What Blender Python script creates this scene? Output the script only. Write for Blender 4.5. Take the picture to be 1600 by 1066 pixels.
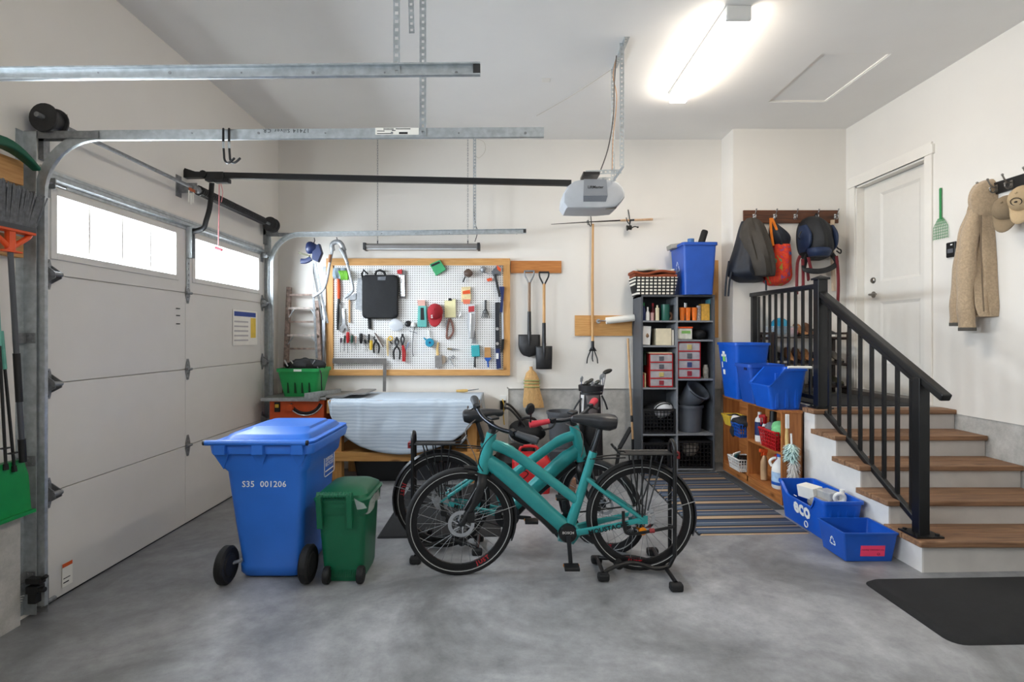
import bpy, bmesh, math, random
from mathutils import Vector, Matrix, noise as mnoise

random.seed(7)
for o in list(bpy.data.objects):
    bpy.data.objects.remove(o)
SC = bpy.context.scene
COL = SC.collection

# ------------------------------------------------------------------ camera
CAMZ = 1.52
FPX = 848.0                       # focal length in pixels of a 1600 px wide frame
cam = bpy.data.cameras.new('camera')
cam.sensor_width = 36.0
cam.lens = FPX / 1600 * 36
cam.shift_x = 0.005
cam.shift_y = -0.005
cam.clip_start = 0.05
camo = bpy.data.objects.new('camera', cam)
camo.location = (0, 0, CAMZ)
camo.rotation_euler = (math.pi / 2, 0, 0)
COL.objects.link(camo)
SC.camera = camo

# ------------------------------------------------------------------ world + exposure
SC.view_settings.view_transform = 'Standard'
SC.view_settings.look = 'None'
SC.view_settings.gamma = 1.0
SC.view_settings.use_curve_mapping = False
SC.view_settings.exposure = 0.45
W = bpy.data.worlds.new('overcast_sky')
SC.world = W
W.use_nodes = True
bg = W.node_tree.nodes['Background']
bg.inputs['Color'].default_value = (0.86, 0.93, 1.0, 1)
bg.inputs['Strength'].default_value = 6.0

WIN_POWER = 66.0                  # daylight through each garage-door window
LAMP_STRENGTH = 29.0

def daylight(y0, y1, z0, z1):
    a = bpy.data.lights.new('window_daylight', 'AREA')
    a.shape = 'RECTANGLE'
    a.size = y1 - y0
    a.size_y = z1 - z0
    a.energy = WIN_POWER
    a.color = (0.80, 0.90, 1.0)
    o = bpy.data.objects.new('window_daylight', a)
    o.location = (-2.80, (y0 + y1) / 2, (z0 + z1) / 2 + 0.03)
    # light's -Z axis points into the room and a little down, as sky light does
    d = Vector((1, 0, -0.38)).normalized()
    o.rotation_euler = d.to_track_quat('-Z', 'Y').to_euler()
    COL.objects.link(o)

for (ya, yb) in ((3.10, 4.25), (4.48, 5.66), (-0.48, 0.68), (0.90, 2.08)):
    daylight(ya, yb, 1.98, 2.34)

# ------------------------------------------------------------------ layout helpers
def P(px, py, Y):
    """world point seen at photo pixel (px,py) when it stands Y metres away"""
    return Vector(((px - 792) * Y / FPX, Y, CAMZ - (py - 525) * Y / FPX))

def zf(x):
    """the slab falls towards the garage doors"""
    return 0.016 * (x + 2.58)

def lin(h):
    if isinstance(h, str):
        h = h.lstrip('#')
        c = [int(h[i:i + 2], 16) / 255 for i in (0, 2, 4)]
    else:
        c = h
    return tuple(x / 12.92 if x <= 0.04045 else ((x + 0.055) / 1.055) ** 2.4 for x in c)

# ------------------------------------------------------------------ materials
MATS = {}
def mat(name, col, rough=0.5, metal=0.0, var=0.06, scale=14.0, bump=0.0, bscale=120.0, stretch=None,
        spec=None, emit=None, estr=0.0, alpha=None, coat=0.0, sheen=0.0):
    if name in MATS:
        return MATS[name]
    m = bpy.data.materials.new(name)
    m.use_nodes = True
    nt = m.node_tree
    b = nt.nodes['Principled BSDF']
    c = lin(col)
    tc = nt.nodes.new('ShaderNodeTexCoord')
    src = tc.outputs['Object']
    if stretch:
        mp = nt.nodes.new('ShaderNodeMapping')
        mp.inputs['Scale'].default_value = stretch
        nt.links.new(src, mp.inputs['Vector'])
        src = mp.outputs['Vector']
    nz = nt.nodes.new('ShaderNodeTexNoise')
    nz.inputs['Scale'].default_value = scale
    nz.inputs['Detail'].default_value = 5
    nt.links.new(src, nz.inputs['Vector'])
    rp = nt.nodes.new('ShaderNodeValToRGB')
    rp.color_ramp.elements[0].position = 0.32
    rp.color_ramp.elements[1].position = 0.68
    rp.color_ramp.elements[0].color = (*[max(0, x * (1 - var)) for x in c], 1)
    rp.color_ramp.elements[1].color = (*[min(1, x * (1 + var)) for x in c], 1)
    nt.links.new(nz.outputs['Fac'], rp.inputs['Fac'])
    nt.links.new(rp.outputs['Color'], b.inputs['Base Color'])
    b.inputs['Roughness'].default_value = rough
    b.inputs['Metallic'].default_value = metal
    if spec is not None:
        b.inputs['Specular IOR Level'].default_value = spec
    if coat:
        b.inputs['Coat Weight'].default_value = coat
        b.inputs['Coat Roughness'].default_value = 0.15
    if sheen:
        b.inputs['Sheen Weight'].default_value = sheen
    if alpha is not None:
        b.inputs['Alpha'].default_value = alpha
    if emit:
        b.inputs['Emission Color'].default_value = (*lin(emit), 1)
        b.inputs['Emission Strength'].default_value = estr
    if bump:
        n2 = nt.nodes.new('ShaderNodeTexNoise')
        n2.inputs['Scale'].default_value = bscale
        n2.inputs['Detail'].default_value = 4
        nt.links.new(src, n2.inputs['Vector'])
        bp = nt.nodes.new('ShaderNodeBump')
        bp.inputs['Strength'].default_value = bump
        bp.inputs['Distance'].default_value = 0.01
        nt.links.new(n2.outputs['Fac'], bp.inputs['Height'])
        nt.links.new(bp.outputs['Normal'], b.inputs['Normal'])
    MATS[name] = m
    return m

def wood(name, c1, c2, axis='X', rough=0.55, ring=9.0, knots=True):
    """long-grain timber; axis = grain direction in world/object space"""
    if name in MATS:
        return MATS[name]
    m = bpy.data.materials.new(name)
    m.use_nodes = True
    nt = m.node_tree
    b = nt.nodes['Principled BSDF']
    tc = nt.nodes.new('ShaderNodeTexCoord')
    mp = nt.nodes.new('ShaderNodeMapping')
    s = {'X': (0.6, 9, 9), 'Y': (9, 0.6, 9), 'Z': (9, 9, 0.6)}[axis]
    mp.inputs['Scale'].default_value = s
    nt.links.new(tc.outputs['Object'], mp.inputs['Vector'])
    n1 = nt.nodes.new('ShaderNodeTexNoise')
    n1.inputs['Scale'].default_value = ring
    n1.inputs['Detail'].default_value = 6
    n1.inputs['Distortion'].default_value = 0.6
    nt.links.new(mp.outputs['Vector'], n1.inputs['Vector'])
    rp = nt.nodes.new('ShaderNodeValToRGB')
    rp.color_ramp.elements[0].position = 0.3
    rp.color_ramp.elements[1].position = 0.7
    rp.color_ramp.elements[0].color = (*lin(c1), 1)
    rp.color_ramp.elements[1].color = (*lin(c2), 1)
    nt.links.new(n1.outputs['Fac'], rp.inputs['Fac'])
    out = rp.outputs['Color']
    if knots:
        mp2 = nt.nodes.new('ShaderNodeMapping')
        s2 = {'X': (3, 9, 9), 'Y': (9, 3, 9), 'Z': (9, 9, 3)}[axis]
        mp2.inputs['Scale'].default_value = s2
        nt.links.new(tc.outputs['Object'], mp2.inputs['Vector'])
        v = nt.nodes.new('ShaderNodeTexVoronoi')
        v.inputs['Scale'].default_value = 0.8
        nt.links.new(mp2.outputs['Vector'], v.inputs['Vector'])
        kr = nt.nodes.new('ShaderNodeValToRGB')
        kr.color_ramp.elements[0].position = 0.07
        kr.color_ramp.elements[1].position = 0.16
        kr.color_ramp.elements[0].color = (0.35, 0.28, 0.22, 1)
        kr.color_ramp.elements[1].color = (1, 1, 1, 1)
        nt.links.new(v.outputs['Distance'], kr.inputs['Fac'])
        mx = nt.nodes.new('ShaderNodeMix')
        mx.data_type = 'RGBA'
        mx.blend_type = 'MULTIPLY'
        mx.inputs['Factor'].default_value = 0.8
        nt.links.new(out, mx.inputs['A'])
        nt.links.new(kr.outputs['Color'], mx.inputs['B'])
        out = mx.outputs['Result']
    nt.links.new(out, b.inputs['Base Color'])
    b.inputs['Roughness'].default_value = rough
    MATS[name] = m
    return m

def plastic_clear(name, col, op=0.35, rough=0.25):
    """thin see-through plastic sheet"""
    if name in MATS:
        return MATS[name]
    m = bpy.data.materials.new(name)
    m.use_nodes = True
    nt = m.node_tree
    b = nt.nodes['Principled BSDF']
    nz = nt.nodes.new('ShaderNodeTexNoise')
    nz.inputs['Scale'].default_value = 30
    mr = nt.nodes.new('ShaderNodeMapRange')
    mr.inputs['To Min'].default_value = op * 0.8
    mr.inputs['To Max'].default_value = min(1, op * 1.2)
    nt.links.new(nz.outputs['Fac'], mr.inputs['Value'])
    nt.links.new(mr.outputs['Result'], b.inputs['Alpha'])
    b.inputs['Base Color'].default_value = (*lin(col), 1)
    b.inputs['Roughness'].default_value = rough
    MATS[name] = m
    return m

# ------------------------------------------------------------------ mesh builder
def frame_from(d):
    d = d.normalized()
    up = Vector((0, 0, 1)) if abs(d.z) < 0.95 else Vector((1, 0, 0))
    a = d.cross(up).normalized()
    return a, d.cross(a).normalized()

class B:
    def __init__(s):
        s.v = []
        s.f = []
    def add(s, vs, fs):
        n = len(s.v)
        s.v.extend([Vector(p) for p in vs])
        s.f.extend([tuple(i + n for i in f) for f in fs])
        return s
    def box(s, x0, x1, y0, y1, z0, z1):
        return s.add([(x0, y0, z0), (x1, y0, z0), (x1, y1, z0), (x0, y1, z0), (x0, y0, z1), (x1, y0, z1), (x1, y1, z1), (x0, y1, z1)],
                     [(0, 3, 2, 1), (4, 5, 6, 7), (0, 1, 5, 4), (1, 2, 6, 5), (2, 3, 7, 6), (3, 0, 4, 7)])
    def cbox(s, c, size, rot=None):
        R = rot if rot is not None else Matrix.Identity(3)
        hx, hy, hz = [k / 2 for k in size]
        pts = [(-hx, -hy, -hz), (hx, -hy, -hz), (hx, hy, -hz), (-hx, hy, -hz), (-hx, -hy, hz), (hx, -hy, hz), (hx, hy, hz), (-hx, hy, hz)]
        return s.add([Vector(c) + R @ Vector(p) for p in pts],
                     [(0, 3, 2, 1), (4, 5, 6, 7), (0, 1, 5, 4), (1, 2, 6, 5), (2, 3, 7, 6), (3, 0, 4, 7)])
    def bar(s, p0, p1, w, t, side=None):
        """rectangular bar from p0 to p1: w along side, t across"""
        p0 = Vector(p0); p1 = Vector(p1)
        d = (p1 - p0).normalized()
        if side is None:
            a, b = frame_from(d)
        else:
            a = Vector(side); a = (a - d * a.dot(d)).normalized(); b = d.cross(a).normalized()
        q = []
        for p in (p0, p1):
            for (i, j) in ((-1, -1), (1, -1), (1, 1), (-1, 1)):
                q.append(p + a * (w / 2 * i) + b * (t / 2 * j))
        return s.add(q, [(0, 1, 2, 3), (7, 6, 5, 4), (0, 4, 5, 1), (1, 5, 6, 2), (2, 6, 7, 3), (3, 7, 4, 0)])
    def cyl(s, p0, p1, r0, r1=None, n=12, caps=True):
        return s.tube([p0, p1], [r0, r0 if r1 is None else r1], n, caps)
    def tube(s, pts, r, n=8, caps=True, closed=False, flat=None):
        """sweep a circle (or ellipse: flat=(dir, ratio)) along pts; r number or list"""
        pts = [Vector(p) for p in pts]
        m = len(pts)
        rs = r if isinstance(r, (list, tuple)) else [r] * m
        rings = []
        a = None
        for i in range(m):
            if closed:
                d = pts[(i + 1) % m] - pts[(i - 1) % m]
            else:
                d = pts[min(i + 1, m - 1)] - pts[max(i - 1, 0)]
            if d.length < 1e-9:
                d = Vector((0, 0, 1))
            d.normalize()
            if flat:
                a = Vector(flat[0]); a = (a - d * a.dot(d))
                a = a.normalized() if a.length > 1e-6 else frame_from(d)[0]
            elif a is None:
                a = frame_from(d)[0]
            else:
                a = a - d * a.dot(d)
                a = a.normalized() if a.length > 1e-6 else frame_from(d)[0]
            b = d.cross(a).normalized()
            k = flat[1] if flat else 1.0
            rings.append([pts[i] + (a * math.cos(2 * math.pi * j / n) * k + b * math.sin(2 * math.pi * j / n)) * rs[i] for j in range(n)])
        return s.loft(rings, closed=closed, caps=caps)
    def loft(s, rings, closed=False, caps=True, wrap=True):
        m = len(rings); n = len(rings[0])
        vs = [p for rg in rings for p in rg]
        fs = []
        for i in range(m if closed else m - 1):
            i2 = (i + 1) % m
            for j in range(n if wrap else n - 1):
                j2 = (j + 1) % n
                fs.append((i * n + j, i * n + j2, i2 * n + j2, i2 * n + j))
        if caps and not closed:
            fs.append(tuple(reversed(range(n))))
            fs.append(tuple((m - 1) * n + j for j in range(n)))
        return s.add(vs, fs)
    def lathe(s, prof, c=(0, 0, 0), axis=(0, 0, 1), n=20, a0=0, a1=2 * math.pi, ring=False):
        """profile [(r, h)] turned about axis through c"""
        ax = Vector(axis).normalized()
        a, b = frame_from(ax)
        full = abs(a1 - a0 - 2 * math.pi) < 1e-6
        rings = []
        for (r, h) in prof:
            rings.append([Vector(c) + ax * h + (a * math.cos(a0 + (a1 - a0) * j / (n if full else n - 1)) + b * math.sin(a0 + (a1 - a0) * j / (n if full else n - 1))) * max(r, 1e-5) for j in range(n)])
        return s.loft(rings, closed=ring, caps=full and not ring, wrap=full)
    def prism(s, poly, o, u, w, d):
        """polygon [(a,b)] in the plane o + a*u + b*w, extruded by vector d"""
        o, u, w, d = Vector(o), Vector(u), Vector(w), Vector(d)
        n = len(poly)
        vs = [o + u * a + w * b for a, b in poly] + [o + u * a + w * b + d for a, b in poly]
        fs = [tuple(range(n)), tuple(reversed(range(n, 2 * n)))]
        for i in range(n):
            j = (i + 1) % n
            fs.append((j, i, i + n, j + n))
        return s.add(vs, fs)
    def ball(s, c, r, n=12, m=8, R=None):
        rx, ry, rz = (r, r, r) if not isinstance(r, (list, tuple)) else r
        R = R or Matrix.Identity(3)
        c = Vector(c)
        vs = [c + R @ Vector((0, 0, -rz))]
        for i in range(1, m):
            t = -math.pi / 2 + math.pi * i / m
            for j in range(n):
                p = 2 * math.pi * j / n
                vs.append(c + R @ Vector((rx * math.cos(t) * math.cos(p), ry * math.cos(t) * math.sin(p), rz * math.sin(t))))
        vs.append(c + R @ Vector((0, 0, rz)))
        fs = []
        for j in range(n):
            fs.append((0, 1 + (j + 1) % n, 1 + j))
        for i in range(m - 2):
            for j in range(n):
                a = 1 + i * n
                fs.append((a + j, a + (j + 1) % n, a + n + (j + 1) % n, a + n + j))
        last = len(vs) - 1
        a = 1 + (m - 2) * n
        for j in range(n):
            fs.append((last, a + j, a + (j + 1) % n))
        return s.add(vs, fs)
    def torus(s, c, axis, R, r, n=40, k=10, a0=0, a1=2 * math.pi):
        a, b = frame_from(Vector(axis))
        full = abs(a1 - a0 - 2 * math.pi) < 1e-6
        m = n if full else n + 1
        pts = [Vector(c) + (a * math.cos(a0 + (a1 - a0) * i / n) + b * math.sin(a0 + (a1 - a0) * i / n)) * R for i in range(m)]
        return s.tube(pts, r, k, caps=not full, closed=full)
    def grid(s, fn, nu, nv, thick=None):
        """surface fn(u,v) for u,v in 0..1"""
        vs = [fn(i / (nu - 1), j / (nv - 1)) for i in range(nu) for j in range(nv)]
        fs = [(i * nv + j, (i + 1) * nv + j, (i + 1) * nv + j + 1, i * nv + j + 1) for i in range(nu - 1) for j in range(nv - 1)]
        return s.add(vs, fs)
    def xf(s, M):
        s.v = [M @ p for p in s.v]
        return s
    def build(s, name, m, parent=None, world=True, smooth=40, bev=0.0, bseg=2, solid=0.0, sub=0, kind=None, fix=False):
        me = bpy.data.meshes.new(name)
        vs = s.v
        if parent is not None and world:
            inv = WORLD[parent.name].inverted()
            vs = [inv @ p for p in vs]
        me.from_pydata([tuple(p) for p in vs], [], s.f)
        if fix:
            bm = bmesh.new(); bm.from_mesh(me)
            bmesh.ops.remove_doubles(bm, verts=bm.verts, dist=1e-5)
            bmesh.ops.recalc_face_normals(bm, faces=bm.faces)
            bm.to_mesh(me); bm.free()
        me.update()
        if smooth:
            me.polygons.foreach_set('use_smooth', [True] * len(me.polygons))
            me.set_sharp_from_angle(angle=math.radians(smooth))
        me.materials.append(m)
        o = bpy.data.objects.new(name, me)
        COL.objects.link(o)
        if solid:
            md = o.modifiers.new('solid', 'SOLIDIFY'); md.thickness = solid; md.offset = 0
        if bev:
            md = o.modifiers.new('bevel', 'BEVEL'); md.width = bev; md.segments = bseg; md.limit_method = 'ANGLE'
            md.angle_limit = math.radians(40)
        if sub:
            md = o.modifiers.new('sub', 'SUBSURF'); md.levels = sub; md.render_levels = sub
        if parent is not None:
            o.parent = parent
            WORLD[o.name] = WORLD[parent.name]
        else:
            WORLD[o.name] = Matrix.Identity(4)
        if kind:
            o['kind'] = kind
        return o

WORLD = {}
def thing(name, label=None, cat=None, loc=(0, 0, 0), rz=0.0, group=None, kind=None, M=None):
    o = bpy.data.objects.new(name, None)
    o.empty_display_size = 0.05
    COL.objects.link(o)
    if M is None:
        M = Matrix.Translation(Vector(loc)) @ Matrix.Rotation(rz, 4, 'Z')
    o.matrix_world = M
    WORLD[o.name] = M.copy()
    tag(o, label, cat, group, kind)
    return o

def tag(o, label=None, cat=None, group=None, kind=None):
    if label: o['label'] = label
    if cat: o['category'] = cat
    if group: o['group'] = group
    if kind: o['kind'] = kind
    return o

def copy_tree(o, M, label=None, group=None, parent=None):
    c = o.copy()
    COL.objects.link(c)
    c.parent = parent
    if parent is None:
        c.matrix_world = M
        WORLD[c.name] = M.copy()
        if label: c['label'] = label
        if group: c['group'] = group
    for ch in o.children:
        copy_tree(ch, None, parent=c)
    return c

def rest(b, base):
    """origin helper: shift a builder's vertices so base becomes (0,0,0)"""
    base = Vector(base)
    b.v = [p - base for p in b.v]
    return b

def solo(b, name, m, label, cat, base=None, group=None, **k):
    """a thing that is one mesh, its origin at its base"""
    if base is None:
        xs = [p.x for p in b.v]; ys = [p.y for p in b.v]; zs = [p.z for p in b.v]
        base = Vector(((min(xs) + max(xs)) / 2, (min(ys) + max(ys)) / 2, min(zs)))
    rest(b, base)
    o = b.build(name, m, None, **k)
    o.location = base
    WORLD[o.name] = Matrix.Translation(base)
    return tag(o, label, cat, group)

def lettering(txt, size, m, parent, o, u, w, name='lettering', align='CENTER', bold=0.0, spacing=1.0):
    """flat lettering in the plane o + a*u + b*w, a hair proud of it"""
    cu = bpy.data.curves.new('t', 'FONT')
    cu.body = txt
    cu.size = size
    cu.align_x = align
    cu.align_y = 'CENTER'
    cu.offset = bold
    cu.space_character = spacing
    cu.resolution_u = 2
    t = bpy.data.objects.new('t', cu)
    COL.objects.link(t)
    dg = bpy.context.evaluated_depsgraph_get()
    me = bpy.data.meshes.new_from_object(t.evaluated_get(dg))
    bpy.data.objects.remove(t)
    bpy.data.curves.remove(cu)
    u = Vector(u).normalized(); w = Vector(w).normalized(); n = u.cross(w)
    M = Matrix(((u.x, w.x, n.x, o[0]), (u.y, w.y, n.y, o[1]), (u.z, w.z, n.z, o[2]), (0, 0, 0, 1)))
    if parent is not None:
        M = WORLD[parent.name].inverted() @ M
    me.transform(M)
    me.materials.clear()
    me.materials.append(m)
    ob = bpy.data.objects.new(name, me)
    COL.objects.link(ob)
    if parent is not None:
        ob.parent = parent
        WORLD[ob.name] = WORLD[parent.name]
    return ob

def arc(c, u, w, r, a0, a1, n=10):
    c, u, w = Vector(c), Vector(u), Vector(w)
    return [c + u * (r * math.cos(a0 + (a1 - a0) * i / n)) + w * (r * math.sin(a0 + (a1 - a0) * i / n)) for i in range(n + 1)]

def curve(pts, n=8):
    """Catmull-Rom through pts"""
    pts = [Vector(p) for p in pts]
    out = []
    for i in range(len(pts) - 1):
        p0 = pts[max(i - 1, 0)]; p1 = pts[i]; p2 = pts[i + 1]; p3 = pts[min(i + 2, len(pts) - 1)]
        for k in range(n):
            t = k / n
            out.append(0.5 * ((2 * p1) + (p2 - p0) * t + (2 * p0 - 5 * p1 + 4 * p2 - p3) * t * t + (3 * p1 - p0 - 3 * p2 + p3) * t ** 3))
    out.append(pts[-1])
    return out

def rrect(hx, hy, r, n=4):
    out = []
    for (sx, sy, a) in ((1, 1, 0), (-1, 1, 90), (-1, -1, 180), (1, -1, 270)):
        for i in range(n + 1):
            t = math.radians(a + 90 * i / n)
            out.append((sx * (hx - r) + r * math.cos(t), sy * (hy - r) + r * math.sin(t)))
    return out

def rrs(hx, hy, r, n=4, seg=8):
    """rounded rectangle with subdivided straight edges"""
    p = rrect(hx, hy, r, n)
    out = []
    m = len(p)
    for i in range(m):
        a, c = p[i], p[(i + 1) % m]
        d = math.hypot(c[0] - a[0], c[1] - a[1])
        k = seg if (i % (n + 1)) == n else 1
        for q in range(k):
            out.append((a[0] + (c[0] - a[0]) * q / k, a[1] + (c[1] - a[1]) * q / k))
    return out

def recycling_mark(t, o, u, w, s, m):
    """three chasing arrows of size s in the plane o + a*u + b*w"""
    o, u, w = Vector(o), Vector(u).normalized(), Vector(w).normalized()
    nrm = u.cross(w)
    V3 = [Vector((math.cos(math.radians(90 + 120 * k)), math.sin(math.radians(90 + 120 * k)))) for k in range(3)]
    at = lambda p: o + u * (p.x * s) + w * (p.y * s)
    for k in range(3):
        a, b_, c = V3[k - 1], V3[k], V3[(k + 1) % 3]
        p = [a.lerp(b_, .58), a.lerp(b_, .82), b_.lerp(a.lerp(c, .5), .10), b_.lerp(c, .18), b_.lerp(c, .36)]
        B().tube([at(q) for q in p], s * .10, 6, flat=(nrm, .12)).build('recycling_mark', m, t)
        d = (c - b_).normalized(); e = Vector((-d.y, d.x)); q = b_.lerp(c, .34)
        pts = [q + e * .22, q - e * .22, q + d * .34]
        B().prism([(r.x * s, r.y * s) for r in pts], o, u, w, nrm * .0012).build('recycling_mark', m, t, smooth=0)

def perf_strap(b, p0, p1, side, w=0.032, t=0.003, pitch=0.034, hole=0.014):
    """punched steel strap: two edges and bridges with real holes between"""
    p0, p1 = Vector(p0), Vector(p1)
    d = (p1 - p0); L = d.length; d.normalize()
    a = Vector(side); a = (a - d * a.dot(d)).normalized()
    e = (w - hole) / 2
    for sgn in (-1, 1):
        off = a * (sgn * (w - e) / 2)
        b.bar(p0 + off, p1 + off, e, t, a)
    k = max(1, int(L / pitch))
    for i in range(k + 1):
        c0 = i * L / k
        q0 = p0 + d * max(0, c0 - (pitch - hole) / 2); q1 = p0 + d * min(L, c0 + (pitch - hole) / 2)
        b.bar(q0, q1, hole * 1.01, t, a)
    return b

# ------------------------------------------------------------------ common materials
BLACK = mat('black_plastic', '#0f1012', 0.42, var=0.1)
BLACKM = mat('matt_black', '#0d0e10', 0.75, var=0.12, bump=0.1)
RUBBER = mat('black_rubber', '#0f0f11', 0.7, var=0.12, bump=0.15, bscale=200)
STEEL = mat('galvanised_steel', '#b4babd', 0.4, 0.6, var=0.16, scale=28)
STEELD = mat('dull_zinc', '#8b8d8f', 0.45, 0.5, var=0.2, scale=40)
CHROME = mat('polished_metal', '#c9ccd0', 0.18, 1.0, var=0.05)
IRON = mat('dark_iron', '#3a3a3b', 0.5, 0.6, var=0.2)
WHITEP = mat('white_plastic', '#e9e8e4', 0.4, var=0.02)
WHITEM = mat('white_print', '#f1f1ee', 0.6, var=0.01)
PAPER = mat('paper', '#efece3', 0.8, var=0.03)
RED = mat('red_plastic', '#b81e22', 0.4, var=0.08)
BLUEP = mat('blue_plastic', '#1657b4', 0.42, var=0.06, bump=0.03, bscale=60)
BLUED = mat('navy_plastic', '#1b2a5c', 0.45, var=0.1)
GREEN = mat('green_plastic', '#15803f', 0.45, var=0.08)
ORANGE = mat('orange_plastic', '#e2541f', 0.45, var=0.06)
YELLOW = mat('yellow_plastic', '#d9b23a', 0.5, var=0.06)
GREYP = mat('grey_plastic', '#5a5e64', 0.5, var=0.08)
PINE = wood('pine_x', '#c08a4c', '#d8a667', 'X')
PINEZ = wood('pine_z', '#bd8749', '#d5a364', 'Z')
ASHH = wood('handle_wood', '#b98a55', '#d3a872', 'Z', knots=False)
# ================================================================== the room
def concrete_mat(name, base, dark, light, rough, big=1.1, floor=False):
    m = bpy.data.materials.new(name)
    m.use_nodes = True
    nt = m.node_tree
    b = nt.nodes['Principled BSDF']
    tc = nt.nodes.new('ShaderNodeTexCoord')
    def noise(scale, detail, rgh=0.6, dist=0.0):
        n = nt.nodes.new('ShaderNodeTexNoise')
        n.inputs['Scale'].default_value = scale
        n.inputs['Detail'].default_value = detail
        n.inputs['Roughness'].default_value = rgh
        n.inputs['Distortion'].default_value = dist
        nt.links.new(tc.outputs['Object'], n.inputs['Vector'])
        return n
    n1 = noise(big, 7, 0.62, 0.8)
    n2 = noise(9, 8, 0.7)
    n3 = noise(90, 4, 0.7)
    r1 = nt.nodes.new('ShaderNodeValToRGB')
    r1.color_ramp.elements[0].position = 0.34
    r1.color_ramp.elements[1].position = 0.66
    r1.color_ramp.elements[0].color = (*lin(dark), 1)
    r1.color_ramp.elements[1].color = (*lin(light), 1)
    e = r1.color_ramp.elements.new(0.5)
    e.color = (*lin(base), 1)
    nt.links.new(n1.outputs['Fac'], r1.inputs['Fac'])
    r2 = nt.nodes.new('ShaderNodeValToRGB')
    r2.color_ramp.elements[0].position = 0.3
    r2.color_ramp.elements[1].position = 0.7
    r2.color_ramp.elements[0].color = (0.62, 0.62, 0.62, 1)
    r2.color_ramp.elements[1].color = (1.22, 1.22, 1.22, 1)
    nt.links.new(n2.outputs['Fac'], r2.inputs['Fac'])
    mx = nt.nodes.new('ShaderNodeMix'); mx.data_type = 'RGBA'; mx.blend_type = 'MULTIPLY'
    mx.inputs['Factor'].default_value = 0.75
    nt.links.new(r1.outputs['Color'], mx.inputs['A'])
    nt.links.new(r2.outputs['Color'], mx.inputs['B'])
    r3 = nt.nodes.new('ShaderNodeValToRGB')
    r3.color_ramp.elements[0].position = 0.28
    r3.color_ramp.elements[1].position = 0.42
    r3.color_ramp.elements[0].color = (0.7, 0.7, 0.7, 1)
    r3.color_ramp.elements[1].color = (1, 1, 1, 1)
    nt.links.new(n3.outputs['Fac'], r3.inputs['Fac'])
    m2 = nt.nodes.new('ShaderNodeMix'); m2.data_type = 'RGBA'; m2.blend_type = 'MULTIPLY'
    m2.inputs['Factor'].default_value = 0.6
    nt.links.new(mx.outputs['Result'], m2.inputs['A'])
    nt.links.new(r3.outputs['Color'], m2.inputs['B'])
    nt.links.new(m2.outputs['Result'], b.inputs['Base Color'])
    mr = nt.nodes.new('ShaderNodeMapRange')
    mr.inputs['To Min'].default_value = rough - 0.12
    mr.inputs['To Max'].default_value = rough + 0.2
    nt.links.new(n2.outputs['Fac'], mr.inputs['Value'])
    nt.links.new(mr.outputs['Result'], b.inputs['Roughness'])
    bp = nt.nodes.new('ShaderNodeBump')
    bp.inputs['Strength'].default_value = 0.08
    bp.inputs['Distance'].default_value = 0.01
    nt.links.new(n2.outputs['Fac'], bp.inputs['Height'])
    nt.links.new(bp.outputs['Normal'], b.inputs['Normal'])
    return m

FLOORM = concrete_mat('floor_concrete', '#8f9092', '#727374', '#a8a9ab', 0.38)
CONC = concrete_mat('foundation_concrete', '#b9b7b2', '#adaba6', '#c4c2bd', 0.75, 2.0)
WALL = mat('drywall_paint', '#e6e2db', 0.75, var=0.012, scale=3, bump=0.03, bscale=160)
CEIL = mat('ceiling_paint', '#eeece8', 0.85, var=0.012, scale=3, bump=0.03, bscale=160)
TRIMW = mat('trim_paint', '#ece8e0', 0.45, var=0.01)
DOORW = mat('door_paint', '#e6e2da', 0.45, var=0.012)
GDOOR = mat('garage_door_paint', '#d9d6d0', 0.5, var=0.015, scale=5, bump=0.04, bscale=90)

XL, XR, YB, YF, ZC = -2.60, 3.66, 6.17, -2.6, 3.754
b = B()
x0, x1, y0, y1 = XL - 0.15, XR + 0.25, YF - 0.15, YB + 0.15
b.add([(x0, y0, zf(x0)), (x1, y0, zf(x1)), (x1, y1, zf(x1)), (x0, y1, zf(x0)),
       (x0, y0, -0.2), (x1, y0, -0.2), (x1, y1, -0.2), (x0, y1, -0.2)],
      [(0, 1, 2, 3), (7, 6, 5, 4), (0, 4, 5, 1), (1, 5, 6, 2), (2, 6, 7, 3), (3, 7, 4, 0)])
tag(b.build('floor', FLOORM, smooth=0, kind='structure'), 'mottled grey concrete garage floor slab', 'floor')

HX0, HX1, HY0, HY1 = 2.495, 3.045, 4.30, 5.19
b = B()
b.box(x0, HX0, y0, y1, ZC, ZC + 0.12).box(HX1, x1, y0, y1, ZC, ZC + 0.12)
b.box(HX0, HX1, y0, HY0, ZC, ZC + 0.12).box(HX0, HX1, HY1, y1, ZC, ZC + 0.12)
tag(b.build('ceiling', CEIL, smooth=0, kind='structure'), 'flat pale drywall garage ceiling', 'ceiling')
b = B().box(HX0, HX1, HY0, HY1, ZC + 0.016, ZC + 0.05)
tag(b.build('attic_hatch', CEIL, smooth=0, kind='structure'), 'recessed square attic hatch in the ceiling', 'hatch')
b = B()
for (a0, a1, c0, c1) in ((HX0 - .0, HX0 + .012, HY0, HY1), (HX1 - .012, HX1, HY0, HY1), (HX0, HX1, HY0, HY0 + .012), (HX0, HX1, HY1 - .012, HY1)):
    b.box(a0, a1, c0, c1, ZC + 0.004, ZC + 0.02)
tag(b.build('trim_hatch', TRIMW, smooth=0, kind='structure'), 'white edging around the attic hatch', 'trim')

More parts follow.
